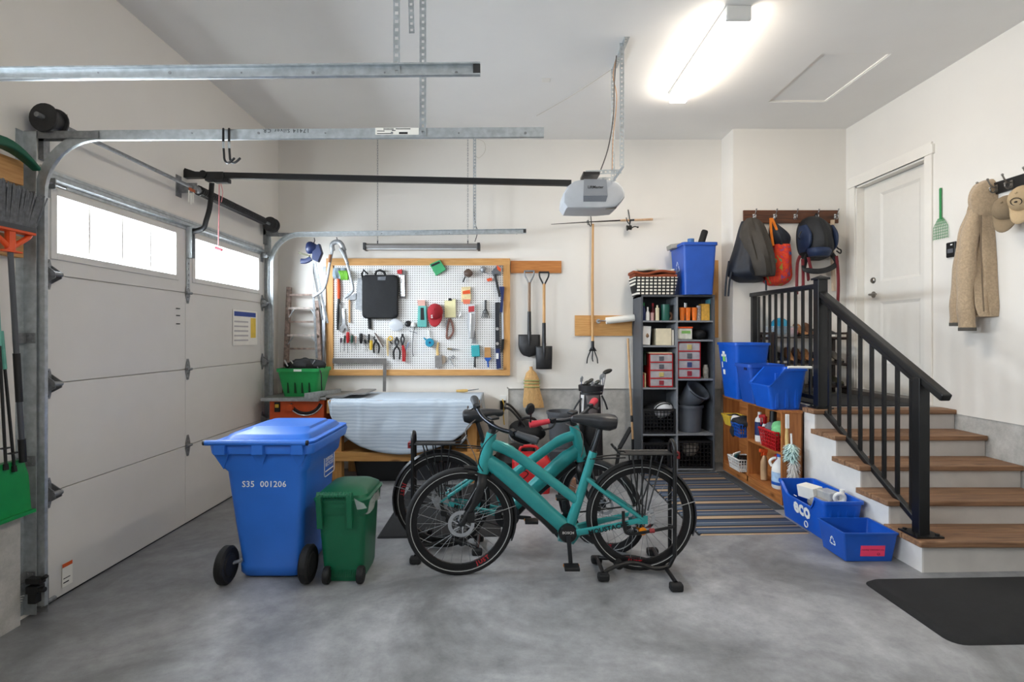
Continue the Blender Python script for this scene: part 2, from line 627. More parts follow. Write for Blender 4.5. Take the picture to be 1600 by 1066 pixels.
# back wall: painted board to the left, a concrete footing shows to the right
b = B().box(x0, 0.0, YB, y1, -0.1, ZC).box(0.0, 2.44, YB, y1, 0.92, ZC)
b.box(0.0, 0.016, YB - 0.006, YB + 0.005, 0.0, 0.935)
b.box(0.0, 2.44, YB - 0.006, YB + 0.005, 0.92, 0.935)
tag(b.build('wall_back', WALL, smooth=0, kind='structure'), 'white painted back wall of the garage', 'wall')
tag(B().box(0.0, 2.44, YB + 0.012, y1, -0.1, 0.92).build('wall_back_footing', CONC, smooth=0, kind='structure'), 'bare concrete footing below the back wall', 'wall')
b = B().box(2.44, x1, 5.856, y1, -0.1, ZC)
tag(b.build('wall_alcove', WALL, smooth=0, kind='structure'), 'white wall standing forward behind the landing', 'wall')

# right wall with the house door
DY0, DY1, DZ0, DZ1 = 4.745, 5.69, 0.92, 3.08
b = B().box(XR, x1, y0, DY0, 0.885, ZC).box(XR, x1, DY1, y1, 0.885, ZC).box(XR, x1, DY0, DY1, DZ1, ZC)
tag(b.build('wall_right', WALL, smooth=0, kind='structure'), 'white painted wall on the house side', 'wall')
tag(B().box(XR + 0.008, x1, y0, y1, -0.1, 0.885).build('wall_right_footing', CONC, smooth=0, kind='structure'), 'bare concrete footing beside the steps', 'wall')
tag(B().box(x0, x1, y0, YF, -0.1, ZC).build('wall_front', WALL, smooth=0, kind='structure'), 'white wall facing the back wall', 'wall')

# left wall with two overhead doors
GD = ((3.03, 5.755), (-0.555, 2.17))
DTOP = 2.455
b = B()
b.box(x0, XL, y0, GD[1][0], -0.1, ZC).box(x0, XL, GD[1][1], GD[0][0], -0.1, ZC).box(x0, XL, GD[0][1], y1, -0.1, ZC)
for g in GD:
    b.box(x0, XL, g[0], g[1], DTOP, ZC)
tag(b.build('wall_left', WALL, smooth=0, kind='structure'), 'white wall holding the overhead doors', 'wall')
tag(B().box(XL - 0.01, XL + 0.045, GD[1][1], 2.85, -0.05, 0.62).build('wall_left_footing', CONC, smooth=0, kind='structure'), 'pitted concrete footing between the two overhead doors', 'wall')
# outside apron so that daylight has a ground to stand on
tag(B().box(-9, x0, -6, 12, -0.3, -0.03).build('driveway', CONC, smooth=0, kind='structure'), 'concrete driveway outside the overhead doors', 'driveway')

# ------------------------------------------------------------------ overhead doors
GLASS = bpy.data.materials.new('window_glass')
GLASS.use_nodes = True
nt = GLASS.node_tree
for n in list(nt.nodes):
    if n.type != 'OUTPUT_MATERIAL':
        nt.nodes.remove(n)
out = nt.nodes['Material Output']
tr = nt.nodes.new('ShaderNodeBsdfTransparent')
gl = nt.nodes.new('ShaderNodeBsdfGlossy'); gl.inputs['Roughness'].default_value = 0.05
mxs = nt.nodes.new('ShaderNodeMixShader')
nzg = nt.nodes.new('ShaderNodeTexNoise'); nzg.inputs['Scale'].default_value = 3
mrg = nt.nodes.new('ShaderNodeMapRange'); mrg.inputs['To Min'].default_value = 0.03; mrg.inputs['To Max'].default_value = 0.07
nt.links.new(nzg.outputs['Fac'], mrg.inputs['Value'])
nt.links.new(mrg.outputs['Result'], mxs.inputs['Fac'])
nt.links.new(tr.outputs[0], mxs.inputs[1]); nt.links.new(gl.outputs[0], mxs.inputs[2])
nt.links.new(mxs.outputs[0], out.inputs['Surface'])

SEAMS = (0.0, 0.634, 1.25, 1.867, 2.475)
def hinge_mesh(end):
    h = B()
    poly = [(-.011, .085), (.011, .085), (.03, .022), (.03, -.022), (.011, -.085), (-.011, -.085), (-.03, -.022), (-.03, .022)]
    h.prism(poly, (0, 0, 0), (0, 1, 0), (0, 0, 1), (.005, 0, 0))
    h.cyl((.014, -.034, 0), (.014, .034, 0), .011, n=10)
    for z in (.07, .035, -.035, -.07):
        h.cyl((.004, 0, z), (.010, 0, z), .006, n=6)
    if end:
        h.prism([(.004, .052), (.062, .012), (.062, -.022), (.004, -.052)], (0, -.024, 0), (1, 0, 0), (0, 0, 1), (0, .005, 0))
        h.prism([(.004, .052), (.062, .012), (.062, -.022), (.004, -.052)], (0, .020, 0), (1, 0, 0), (0, 0, 1), (0, .005, 0))
        h.cyl((.052, -.03, 0), (.052, .03, 0), .015, n=10)
    return h

def garage_door(name, label, g, main):
    ya, yb = g[0] - 0.01, g[1] + 0.01
    t = thing(name, label, 'garage door', (-2.61, (ya + yb) / 2, 0), kind='structure')
    xa, xb = -2.635, -2.588
    off = ya - 3.02
    wins = ((3.094 + off, 4.253 + off), (4.479 + off, 5.66 + off))
    wz = (1.977, 2.346)
    for k in range(3):
        s = B().box(xa, xb, ya, yb, SEAMS[k] + (0.012 if k == 0 else .003), SEAMS[k + 1] - .003)
        for yc in (ya + .03, (ya + yb) / 2, yb - .03):
            s.box(xb, xb + .0025, yc - .028, yc + .028, SEAMS[k] + .014, SEAMS[k + 1] - .006)
        s.box(xa + .012, xb - .016, ya, yb, SEAMS[k + 1] - .012, SEAMS[k + 1] + .012)
        s.build('door_section', GDOOR, t, smooth=0, bev=.004)
    s = B()
    s.box(xa, xb, ya, yb, SEAMS[3] + .003, wz[0]).box(xa, xb, ya, yb, wz[1], SEAMS[4])
    for (a, c) in ((ya, wins[0][0]), (wins[0][1], wins[1][0]), (wins[1][1], yb)):
        s.box(xa, xb, a, c, wz[0], wz[1])
    s.build('door_section', GDOOR, t, smooth=0)
    B().box(xa + .01, xb - .008, ya, yb, -.004, .014).build('bottom_seal', RUBBER, t, smooth=0)
    for (a, c) in wins:
        f = B()
        w = .022
        f.box(xa - .004, xb + .009, a - .02, a + w, wz[0] - .02, wz[1] + .02).box(xa - .004, xb + .009, c - w, c + .02, wz[0] - .02, wz[1] + .02)
        f.box(xa - .004, xb + .009, a + w, c - w, wz[0] - .02, wz[0] + w).box(xa - .004, xb + .009, a + w, c - w, wz[1] - w, wz[1] + .02)
        fo = f.build('window_frame', GDOOR, t, smooth=0, bev=.004)
        for i in range(1, 4):
            yy = a + (c - a) * i / 4
            B().box(xa + .012, xb - .014, yy - .007, yy + .007, wz[0] + w, wz[1] - w).build('muntin', TRIMW, fo, smooth=0)
        B().box(xa + .02, xa + .024, a + w, c - w, wz[0] + w, wz[1] - w).build('pane', GLASS, fo, smooth=0)
    # strut across the top
    st = B()
    st.prism([(0, 0), (.02, 0), (.034, .02), (.052, .02), (.066, 0), (.086, 0), (.086, .004), (.068, .004), (.054, .024), (.032, .024), (.018, .004), (0, .004)],
             (xb + .002, ya + .03, 2.375), (0, 0, 1), (1, 0, 0), (0, yb - ya - .06, 0))
    st.build('strut', STEEL, t, smooth=0)
    if not main:
        return t
    proto = None
    for k in (1, 2, 3):
        for yc, end in ((ya + .035, True), ((ya + yb) / 2, False), (yb - .035, True)):
            h = hinge_mesh(end)
            h.xf(Matrix.Translation((xb + .003, yc, SEAMS[k])))
            h.build('hinge', STEELD, t)
    # operator bracket below the strut
    ob = B()
    perf_strap(ob, (xb + .006, 4.395, 2.40), (xb + .006, 4.395, 1.90), (0, 1, 0), w=.045, t=.005, pitch=.045, hole=.016)
    ob.box(xb + .004, xb + .05, 4.372, 4.377, 2.15, 2.40).box(xb + .004, xb + .05, 4.413, 4.418, 2.15, 2.40)
    ob.build('operator_bracket', STEEL, t, smooth=0)
    # top roller carriers
    for yc in (ya + .035, yb - .035):
        r = B().box(xb, xb + .006, yc - .03, yc + .03, 2.30, 2.42).box(xb, xb + .07, yc - .03, yc - .025, 2.34, 2.40)
        r.cyl((xb + .055, yc - .06, 2.37), (xb + .055, yc + .06, 2.37), .008, n=8)
        r.build('roller_carrier', STEELD, t, smooth=0)
    B().tube([(-2.57, 2.99, .09), (-2.57, 2.98, 2.44)], .0022, 5).build('lift_cable', STEELD, t)
    # stickers
    X = xb + .004
    def sheet(nm, m, pa, pb, dz):
        # pa, pb: photo columns of the sheet's two edges, dz = (z0,z1)
        y_a = 2.588 * FPX / (792 - pa); y_b = 2.588 * FPX / (792 - pb)
        return B().box(X, X + .0015, y_a, y_b, dz[0], dz[1]).build(nm, m, t, smooth=0)
    lb = sheet('instruction_label', PAPER, 363, 401, (1.43, 1.77))
    B().box(X + .0015, X + .002, 5.14, 5.58, 1.71, 1.755).build('label_band', mat('label_blue', '#2d4a9a', .6), lb, smooth=0)
    B().box(X + .0015, X + .002, 5.47, 5.58, 1.50, 1.70).build('label_panel', mat('label_yellow', '#e9c64a', .6), lb, smooth=0)
    for i in range(5):
        B().box(X + .0015, X + .002, 5.14, 5.42, 1.47 + i * .045, 1.485 + i * .045).build('label_line', mat('label_grey', '#b9b4b4', .7), lb, smooth=0)
    wl = sheet('warning_label', PAPER, 96, 112, (.055, .19))
    B().box(X + .0015, X + .002, 3.153, 3.226, .168, .19).build('label_band', mat('label_orange', '#d2551c', .6), wl, smooth=0)
    B().box(X + .0015, X + .002, 3.16, 3.20, .075, .082).build('label_line', BLACK, wl, smooth=0)
    B().box(X + .0015, X + .002, 3.16, 3.21, .10, .105).build('label_line', BLACK, wl, smooth=0)
    for z in (1.735, 1.68, 1.615):
        B().box(X, X + .001, 4.24, 4.29, z - .004, z + .004).build('printed_mark', BLACK, t, smooth=0)
    return t

garage_door('door_1', 'white sectional overhead garage door with two bright windows', GD[0], True)
garage_door('door_2', 'white sectional overhead door of the neighbouring bay', GD[1], False)

# ------------------------------------------------------------------ tracks
def sweep(b, path, prof, yside):
    """profile [(n, y)] along a path in the XZ plane; n points to the left of travel"""
    rings = []
    for i, p in enumerate(path):
        d = (path[min(i + 1, len(path) - 1)] - path[max(i - 1, 0)]).normalized()
        nrm = Vector((-d.z, 0, d.x))
        rings.append([p + nrm * a + Vector((0, y * yside, 0)) for a, y in prof])
    return b.loft(rings)

TPROF = [(-.026, 0), (.026, 0), (.028, .010), (.026, .022), (.020, .022), (.021, .010), (.019, .003), (-.019, .003), (-.021, .010), (-.020, .022), (-.026, .022), (-.028, .010)]
def track(Y, yside, xend, zend, label, vertical=True):
    t = thing('door_track', label, 'track', (-2.52, Y, 0))
    if vertical:
        p = [Vector((-2.522, Y, z)) for z in (.06, 1.2, 2.28)]
    else:
        p = []
    p += [Vector((-2.207 - .315 * math.cos(a), Y, 2.29 + .315 * math.sin(a))) for a in [math.radians(q) for q in range(0 if not p else 8, 91, 8)]]
    p += [Vector((-2.1, Y, 2.606)), Vector((xend, Y, zend))]
    sweep(B(), p, TPROF, yside).build('rail', STEEL, t, smooth=30)
    bl = B()
    for xb in (xend - .03,):
        bl.box(xb, xb + .03, Y + yside * .003 - .001, Y + yside * .016, zend - .02, zend + .02)
    bl.build('end_stop', IRON, t, smooth=0)
    for i in range(6):
        xx = -1.7 + (xend + 1.6) * i / 5
        B().cyl((xx, Y - .004, 2.615), (xx, Y + .006, 2.615), .007 if i % 2 else .004, n=8).build('bolt', STEELD, t)
    return t

TN = track(2.93, 1, .20, 2.622, 'galvanised overhead door track with a marker-written note')
TF = track(5.81, -1, .206, 2.64, 'galvanised track running beside the hanging shop light')
TO = track(2.26, -1, -.11, 2.625, 'galvanised track of the neighbouring bay with bolted end', vertical=False)

# wall angles and brackets of the near and far track
for (T, Y, s) in ((TN, 2.93, -1), (TF, 5.81, 1)):
    w = B().box(-2.60, -2.53, Y + s * .012 - .0015, Y + s * .012 + .0015, .02, 2.62)
    w.box(-2.60, -2.597, min(Y + s * .012, Y + s * .06), max(Y + s * .012, Y + s * .06), .02, 2.62)
    w.build('wall_angle', STEEL, T, smooth=0)
    for z in (.20, .82, 1.48, 2.24):
        k = B().box(-2.58, -2.53, Y + s * .018 - .002, Y + s * .018 + .002, z, z + .055)
        k.box(-2.58, -2.577, min(Y + s * .018, Y + s * .075), max(Y + s * .018, Y + s * .075), z, z + .055)
        for (dx, dz) in ((.012, .012), (.036, .012), (.012, .043), (.036, .043)):
            k.cyl((-2.58 + dx, Y + s * .026, z + dz), (-2.58 + dx, Y + s * .016, z + dz), .005, n=6)
        k.build('bracket', STEELD, T, smooth=0)
    # flag bracket holding the horizontal run
    f = B().box(-2.60, -2.20, Y + s * .006 - .0015, Y + s * .006 + .0015, 2.585, 2.625)
    f.build('flag_bracket', STEELD, T, smooth=0)
# bottom bracket at the near track
bb = B().box(-2.60, -2.50, 2.955, 2.96, .015, .16).box(-2.585, -2.582, 2.96, 3.06, .015, .17).cyl((-2.54, 2.95, .05), (-2.54, 3.05, .05), .012)
bb.build('bottom_bracket', STEELD, TN, smooth=0)
# marker note (upside down) and sticker on the near track
lettering('17414 Silver CR', .030, BLACK, TN, (-1.19, 2.9285, 2.628), (-1, 0, 0), (0, 0, -1), 'marker_note', spacing=1.25)
st = B().box(-.71, -.475, 2.9275, 2.9290, 2.606, 2.643).build('sticker', PAPER, TN, smooth=0)
sk = B()
for i in range(14):
    sk.box(-.665 + i * .004, -.663 + i * .004, 2.927, 2.9276, 2.630, 2.641)
for (a, c, z) in ((-.60, -.52, 2.637), (-.70, -.66, 2.625), (-.70, -.62, 2.612), (-.62, -.60, 2.628)):
    sk.box(a, c, 2.927, 2.9276, z - .002, z + .002)
sk.box(-.582, -.535, 2.927, 2.9276, 2.609, 2.620)
sk.build('barcode', BLACK, st, smooth=0)

# punched hangers between tracks and ceiling
h = B()
perf_strap(h, (-.458, 2.255, 2.60), (-.458, 2.255, ZC), (1, 0, 0), w=.028)
h.build('hanger_angle', STEEL, TO, smooth=0)
h = B()
perf_strap(h, (-.452, 2.925, 2.60), (-.452, 2.925, ZC), (1, 0, 0), w=.034)
h.box(-.471, -.468, 2.925, 2.96, 2.60, ZC)
h.build('hanger_angle', STEEL, TN, smooth=0)
h = B()
perf_strap(h, (-.515, 2.94, 3.16), (-.53, 2.94, ZC), (1, 0, 0), w=.030)
h.build('hanger_brace', STEEL, TN, smooth=0)
h = B()
perf_strap(h, (-.345, 5.82, 2.62), (-.345, 5.82, ZC), (1, 0, 0), w=.03)
h.box(-.362, -.359, 5.82, 5.85, 2.62, ZC)
h.build('hanger_angle', STEEL, TF, smooth=0)

# safety sensor and its curly lead by the bottom bracket
ss = thing('door_sensor', 'black safety sensor clamped low on the door track', 'sensor', (-2.50, 2.89, .1))
s = B().box(-2.545, -2.465, 2.865, 2.905, .205, .235).box(-2.54, -2.475, 2.86, 2.91, .155, .195).box(-2.535, -2.49, 2.868, 2.905, .10, .16)
s.cyl((-2.48, 2.885, .22), (-2.445, 2.885, .245), .012, n=8).cyl((-2.475, 2.87, .175), (-2.44, 2.87, .18), .014, n=8)
s.build('sensor_body', BLACK, ss, smooth=0, bev=.004)
coil = []
for i in range(90):
    f_ = i / 89
    base = Vector((-2.555 - .03 * math.sin(f_ * 2.2), 2.86 + .01 * f_, .15 - .14 * f_))
    coil.append(base + Vector((.009 * math.cos(f_ * 60), .009 * math.sin(f_ * 60), 0)))
B().tube(coil, .0022, 5).build('curly_lead', WHITEP, ss)

# ------------------------------------------------------------------ torsion bar
tb = thing('torsion_bar', 'door torsion bar with black spring and cable drums', 'torsion bar', (-2.48, 4.4, 2.69))
B().cyl((-2.48, 2.86, 2.69), (-2.48, 5.80, 2.69), .0135, n=12).build('shaft', STEELD, tb)
b = B()
pts = []
n = 46
for i in range(n * 8 + 1):
    a = i / 8 * 2 * math.pi
    pts.append((-2.48 + .034 * math.cos(a), 4.36 + 1.16 * i / (n * 8), 2.69 + .034 * math.sin(a)))
b.tube(pts, .009, 5)
b.cyl((-2.48, 4.36, 2.69), (-2.48, 5.52, 2.69), .029, n=14)
b.build('spring', BLACK, tb)
for yy in (2.95, 5.72):
    d = B().lathe([(.02, -.05), (.075, -.05), (.078, -.042), (.062, -.036), (.060, .020), (.076, .026), (.076, .034), (.03, .05), (.02, .05)], (-2.48, yy, 2.69), (0, 1, 0), 22)
    d.build('cable_drum', IRON, tb)
for yy in (3.012, 5.79):
    b = B().box(-2.598, -2.44, yy - .002, yy + .002, 2.60, 2.75).box(-2.60, -2.57, yy - .002, yy + .04, 2.50, 2.76)
    b.build('bearing_plate', STEELD, tb, smooth=0)
b = B().box(-2.60, -2.595, 4.26, 4.33, 2.62, 2.79).box(-2.60, -2.45, 4.29, 4.294, 2.65, 2.73).cyl((-2.48, 4.26, 2.69), (-2.48, 4.36, 2.69), .03, n=14)
b.build('centre_bracket', STEELD, tb, smooth=0)
for i, (dy, dz) in enumerate(((.0, .0), (.03, -.012), (.06, .006))):
    B().cbox((-2.455, 4.19 + dy, 2.60 + dz), (.002, .016, .09)).build('winding_tag', PAPER, tb, smooth=0)
B().box(-2.457, -2.452, 4.19, 4.27, 2.645, 2.668).build('tag_clip', mat('tag_red', '#a8542c', .6), tb, smooth=0)

# ------------------------------------------------------------------ opener
OY = 4.39
op = thing('garage_door_opener', 'grey ceiling-hung door opener on a long black rail', 'door opener', P(928, 326, OY))
prof = [(897, 283), (905, 281), (921, 280.5), (938, 280.5), (954, 281.5), (966, 285), (973, 292), (976.5, 301), (976.5, 308), (971, 316), (962, 324), (941, 326), (905, 326), (885, 325.5), (879, 317), (880, 303), (887, 291)]
cx, cz = 928, 304
rings = []
for (dy, s) in ((-.155, .90), (-.15, .955), (-.125, 1.0), (.125, 1.0), (.15, .955), (.155, .90)):
    rg = []
    for (a, c) in prof:
        q = P(cx + (a - cx) * s, cz + (c - cz) * s, OY - 0.14)
        q.y = OY + dy
        rg.append(q)
    rings.append(rg)
HOUS = mat('opener_shell', '#bdc0c4', .45, var=.03)
B().loft(rings).build('housing', HOUS, op, smooth=35)
F = OY - .157
b = B()
pl = [P(a, c, OY - .14) for a, c in ((912, 281), (947, 281), (949, 306), (911, 306))]
b.add([(p.x, F, p.z) for p in pl] + [(p.x, F + .02, p.z) for p in pl], [(0, 1, 2, 3), (7, 6, 5, 4), (0, 4, 5, 1), (1, 5, 6, 2), (2, 6, 7, 3), (3, 7, 4, 0)])
b.build('front_panel', mat('opener_grey', '#94979c', .5, var=.03), op, smooth=0)
b = B()
pl = [P(a, c, OY - .14) for a, c in ((911, 306.5), (949, 306.5), (946, 316), (911, 316))]
b.add([(p.x, F - .001, p.z) for p in pl] + [(p.x, F + .02, p.z) for p in pl], [(0, 1, 2, 3), (7, 6, 5, 4), (0, 4, 5, 1), (1, 5, 6, 2), (2, 6, 7, 3), (3, 7, 4, 0)])
b.build('button_strip', mat('opener_dark', '#6a7079', .5, var=.03), op, smooth=0)
pl = P(930, 293.5, OY - .14)
lettering('LiftMaster', .030, BLACK, op, (pl.x, F - .001, pl.z), (1, 0, 0), (0, 0, 1), 'lettering', bold=.0008)
for (xa, xb_) in ((886, 909), (943, 965)):
    a = P(xa, 317, OY - .14); c = P(xb_, 325, OY - .14)
    le = B().add([(a.x, OY - .142, a.z), (c.x, OY - .142, a.z), (c.x - .01, OY - .13, c.z - .002), (a.x + .01, OY - .13, c.z - .002),
                  (a.x, OY - .10, a.z), (c.x, OY - .10, a.z), (c.x - .01, OY - .10, c.z - .002), (a.x + .01, OY - .10, c.z - .002)],
                 [(0, 3, 2, 1), (4, 5, 6, 7), (0, 1, 5, 4), (1, 2, 6, 5), (2, 3, 7, 6), (3, 0, 4, 7)])
    lo = le.build('light_lens', mat('lens_brown', '#4d4740', .2, var=.15), op, smooth=0)
    for i in range(3):
        xx = a.x + (c.x - a.x) * (i + .6) / 3.4
        B().box(xx - .004, xx + .004, OY - .1445, OY - .1425, c.z + .010, a.z - .008).build('lens_rib', CHROME, lo, smooth=0)
# rail, header bracket, trolley, arm, cord
r0 = Vector((-2.56, OY, 2.823)); r1 = Vector((.52, OY, 2.755))
B().bar(r0, r1, .034, .046, (0, 1, 0)).build('rail', BLACK, op, smooth=0)
b = B().prism([(-.04, -.03), (.0, .045), (.10, .012), (.14, .02), (.14, -.028), (.0, -.03)], (-2.59, OY - .028, 2.825), (1, 0, 0), (0, 0, 1), (0, .056, 0))
b.cyl((-2.44, OY - .04, 2.82), (-2.44, OY + .04, 2.82), .03)
b.build('header_bracket', BLACK, op, smooth=0)
b = B().box(-2.43, -2.28, OY - .03, OY + .03, 2.768, 2.842).box(-2.36, -2.24, OY - .026, OY + .026, 2.755, 2.79).bar((-2.27, OY - .02, 2.77), (-2.235, OY - .02, 2.752), .012, .012)
b.build('trolley', BLACK, op, smooth=0, bev=.006)
arm = curve([P(331, 286, OY), P(328, 322, OY), P(322, 345, OY), P(317, 357, OY), P(298, 363, OY)], 5)
B().tube(arm, .022, 8, flat=((0, 1, 0), .35)).build('door_arm', BLACK, op)
B().tube([P(342.5, 288, OY), P(342, 340, OY), P(341, 384, OY)], .004, 6).build('release_cord', mat('cord_pink', '#d98f92', .7), op)
B().tube(curve([P(345, 287, OY), P(348, 300, OY), P(346, 316, OY)], 4), .003, 5).build('release_cord', mat('cord_pink', '#d98f92', .7), op)
B().cyl(P(336, 387, OY), P(347, 391, OY), .012, n=8).build('release_handle', mat('handle_red', '#b8404a', .5), op)
# hanging frame
b = B()
perf_strap(b, (.897, 4.05, ZC - .003), (.897, 4.52, ZC - .003), (1, 0, 0), w=.04)
b.box(.877, .88, 4.05, 4.52, ZC - .04, ZC)
b.build('ceiling_angle', STEEL, op, smooth=0)
for (xx, yy, w) in ((.868, 4.10, .034), (.878, 4.50, .03)):
    b = B()
    perf_strap(b, (xx, yy, 2.80), (xx, yy, ZC - .02), (1, 0, 0), w=w)
    b.box(xx + .015, xx + .018, yy, yy + .034, 2.80, ZC - .02)
    b.build('hanger_angle', STEEL, op, smooth=0)
b = B()
for yy in (4.27, 4.48):
    perf_strap(b, (.62, yy, 2.805), (.90, yy, 2.815), (0, 0, 1), w=.034)
b.bar((.885, 4.10, 2.81), (.885, 4.50, 2.81), .03, .003, (0, 0, 1))
b.build('hanger_crossbar', STEEL, op, smooth=0)
B().box(.60, .73, OY - .13, OY + .05, 2.788, 2.81).build('mount_plate', BLACK, op, smooth=0)
B().tube(curve([(.73, 4.30, 2.80), (.80, 4.30, 3.0), (.84, 4.28, 3.25), (.845, 4.27, 3.5), (.86, 4.26, 3.72)], 6), .005, 6).build('power_cord', mat('cord_dark', '#4b4440', .6), op)
B().tube(curve([(.845, 4.36, 2.84), (.85, 4.35, 3.1), (.87, 4.30, 3.4), (.85, 4.34, 3.6), (.87, 4.30, 3.74)], 6), .004, 6).build('bell_wire', mat('wire_tan', '#b78b62', .6), op)
B().tube(curve([(.87, 4.55, ZC - .004), (.62, 5.0, ZC - .006), (.30, 5.5, ZC - .004)], 6), .003, 5).build('bell_wire', mat('wire_white', '#cfc8bd', .6), op)

# ------------------------------------------------------------------ ceiling light
LX0, LX1, LY0, LY1 = 1.485, 1.65, 3.66, 4.99
ct = thing('ceiling_light', 'long lit wraparound ceiling light with white end caps', 'ceiling light', (1.567, 4.3, ZC - .1), group=None)
LENS = mat('lit_lens', '#ffffff', .4, var=0.0, emit='#fff3e4', estr=LAMP_STRENGTH)
B().prism([(LX0 + .004, ZC - .03), (LX0 + .012, ZC - .092), (LX1 - .012, ZC - .092), (LX1 - .004, ZC - .03)], (0, LY0 + .03, 0), (1, 0, 0), (0, 0, 1), (0, LY1 - LY0 - .032, 0)).build('lens', LENS, ct, smooth=0)
B().box(LX0, LX1, LY0 + .03, LY1, ZC - .03, ZC - .001).build('housing', WHITEP, ct, smooth=0)
B().box(LX0 - .002, LX1 + .002, LY0, LY0 + .03, ZC - .10, ZC - .001).build('end_cap', WHITEP, ct, smooth=0, bev=.006)
# unseen copy over the neighbouring bay, added as fill light for the room
M2 = Matrix.Translation((1.567, .35, ZC - .1))
copy_tree(ct, M2, label='added wraparound fill light, out of view above the neighbouring bay')
b = B().box(.305, .375, 4.70, 4.77, ZC - .006, ZC)
solo(b, 'ceiling_plate', TRIMW, 'small square blank plate on the ceiling', 'cover plate', smooth=0, bev=.002)
b = B().box(.115, .30, YB - .004, YB + .001, .985, 1.235)
solo(b, 'access_panel', TRIMW, 'flat white access panel on the wall behind the shovel blades', 'access panel', smooth=0, bev=.003)
# ================================================================== steps, railing, house door
TREAD = wood('tread_timber', '#6a4c37', '#997455', 'X', rough=.6, ring=5)
RISER = mat('riser_paint', '#c3bfba', .6, var=.06, scale=6, bump=.05, bscale=40)
NS = [3.265 + .287 * k for k in range(5)]
NZ = [.28 + .16 * k for k in range(5)]
SX0, SX1 = 2.52, 3.662
stp = thing('staircase', 'five timber-topped steps with pale risers up to the landing', 'stairs', (3.1, 4.2, .09))
for k in range(5):
    y0_, z1_ = NS[k], NZ[k]
    y1_ = NS[k + 1] + .035 if k < 4 else NS[k] + .16
    xl = 2.488
    zb = zf(3.0) - .03 if k == 0 else NZ[k - 1]
    B().box(SX0 + .012, SX1, y0_ + .03, y0_ + .05, zb, z1_ - .038).build('riser', RISER, stp, smooth=0)
    mid = (y0_ + y1_) / 2
    B().box(xl, SX1, y0_, mid - .0015, z1_ - .038, z1_).build('tread_board', TREAD, stp, smooth=0, bev=.009, bseg=3)
    B().box(xl, SX1, mid + .0015, y1_, z1_ - .038, z1_).build('tread_board', TREAD, stp, smooth=0, bev=.004)
poly = [(NS[0] + .03, .05), (NS[0] + .03, NZ[0] - .038)]
for k in range(1, 5):
    poly += [(NS[k] + .03, NZ[k - 1] - .038), (NS[k] + .03, NZ[k] - .038)]
poly += [(4.60, NZ[4] - .038), (4.60, .05)]
B().prism(poly, (SX0, 0, 0), (0, 1, 0), (0, 0, 1), (.012, 0, 0)).build('side_panel', mat('stringer_paint', '#dddad6', .6, var=.03), stp, smooth=0)
b = B().box(2.60, SX1, NS[4] + .16, 5.852, .86, .92).box(2.60, 2.615, 4.60, 5.852, .06, .86)
b.build('landing_deck', RISER, stp, smooth=0)
MATG = mat('mat_charcoal', '#2b2c2e', .95, var=.2, scale=60, bump=.5, bscale=300)
solo(B().box(2.66, 3.52, 4.60, 5.52, .921, .932), 'landing_mat', MATG, 'charcoal ribbed mat covering the top landing', 'mat', smooth=0, bev=.003)
solo(B().box(3.50, 3.652, 4.72, 5.68, .921, .975), 'door_step', mat('sill_dark', '#5b5753', .6, var=.1), 'low dark step at the foot of the house door', 'step', smooth=0, bev=.006)

ALU = mat('black_powdercoat', '#0b0c0e', .36, .0, var=.08)
rl = thing('stair_railing', 'black metal railing with slim balusters beside the steps', 'railing', (2.6, 4.5, .92))
RX = 2.60
def post(x, y, z0, z1, w=.075, cap=True):
    p = B().box(x - w / 2, x + w / 2, y - w / 2, y + w / 2, z0, z1).build('post', ALU, rl, smooth=0, bev=.004)
    if cap:
        c = B().box(x - w * .66, x + w * .66, y - w * .66, y + w * .66, z1, z1 + .016)
        c.add([(x - w * .6, y - w * .6, z1 + .016), (x + w * .6, y - w * .6, z1 + .016), (x + w * .6, y + w * .6, z1 + .016), (x - w * .6, y + w * .6, z1 + .016), (x, y, z1 + .04)],
              [(0, 1, 4), (1, 2, 4), (2, 3, 4), (3, 0, 4)])
        c.build('post_cap', ALU, rl, smooth=0)
    return p
post(RX, 4.50, .92, 1.985, .078)
post(2.585, 3.39, .285, 1.26, .066, cap=False)
post(2.64, 5.80, .92, 1.95, .05, cap=False)
b = B().box(2.50, 2.67, 3.31, 3.47, .281, .292)
for (dx, dy) in ((.06, .055), (.06, -.055), (-.06, .055), (-.06, -.055)):
    b.cyl((2.585 + dx, 3.39 + dy, .29), (2.585 + dx, 3.39 + dy, .304), .012, n=8)
b.build('base_plate', ALU, rl, smooth=0)
b = B().box(2.53, 2.67, 4.43, 4.57, .921, .931)
for (dx, dy) in ((.05, .05), (.05, -.05), (-.05, .05), (-.05, -.05)):
    b.cyl((2.60 + dx, 4.50 + dy, .93), (2.60 + dx, 4.50 + dy, .943), .011, n=8)
b.build('base_plate', ALU, rl, smooth=0)
HR0, HR1 = Vector((RX, 4.475, 1.868)), Vector((2.592, 3.20, 1.152))
def rail(name, p0, p1, w, hgt):
    B().bar(p0, p1, w, hgt, (1, 0, 0)).build(name, ALU, rl, smooth=0, bev=.008)
rail('handrail', HR0, HR1, .062, .046)
rail('top_rail', HR0 + Vector((0, 0, -.045)), HR0.lerp(HR1, .86) + Vector((0, 0, -.045)), .036, .04)
rail('bottom_rail', Vector((RX, 4.46, .915)), Vector((2.587, 3.42, .352)), .036, .042)
def slope(p0, p1, y):
    return p0.lerp(p1, (p0.y - y) / (p0.y - p1.y)).z
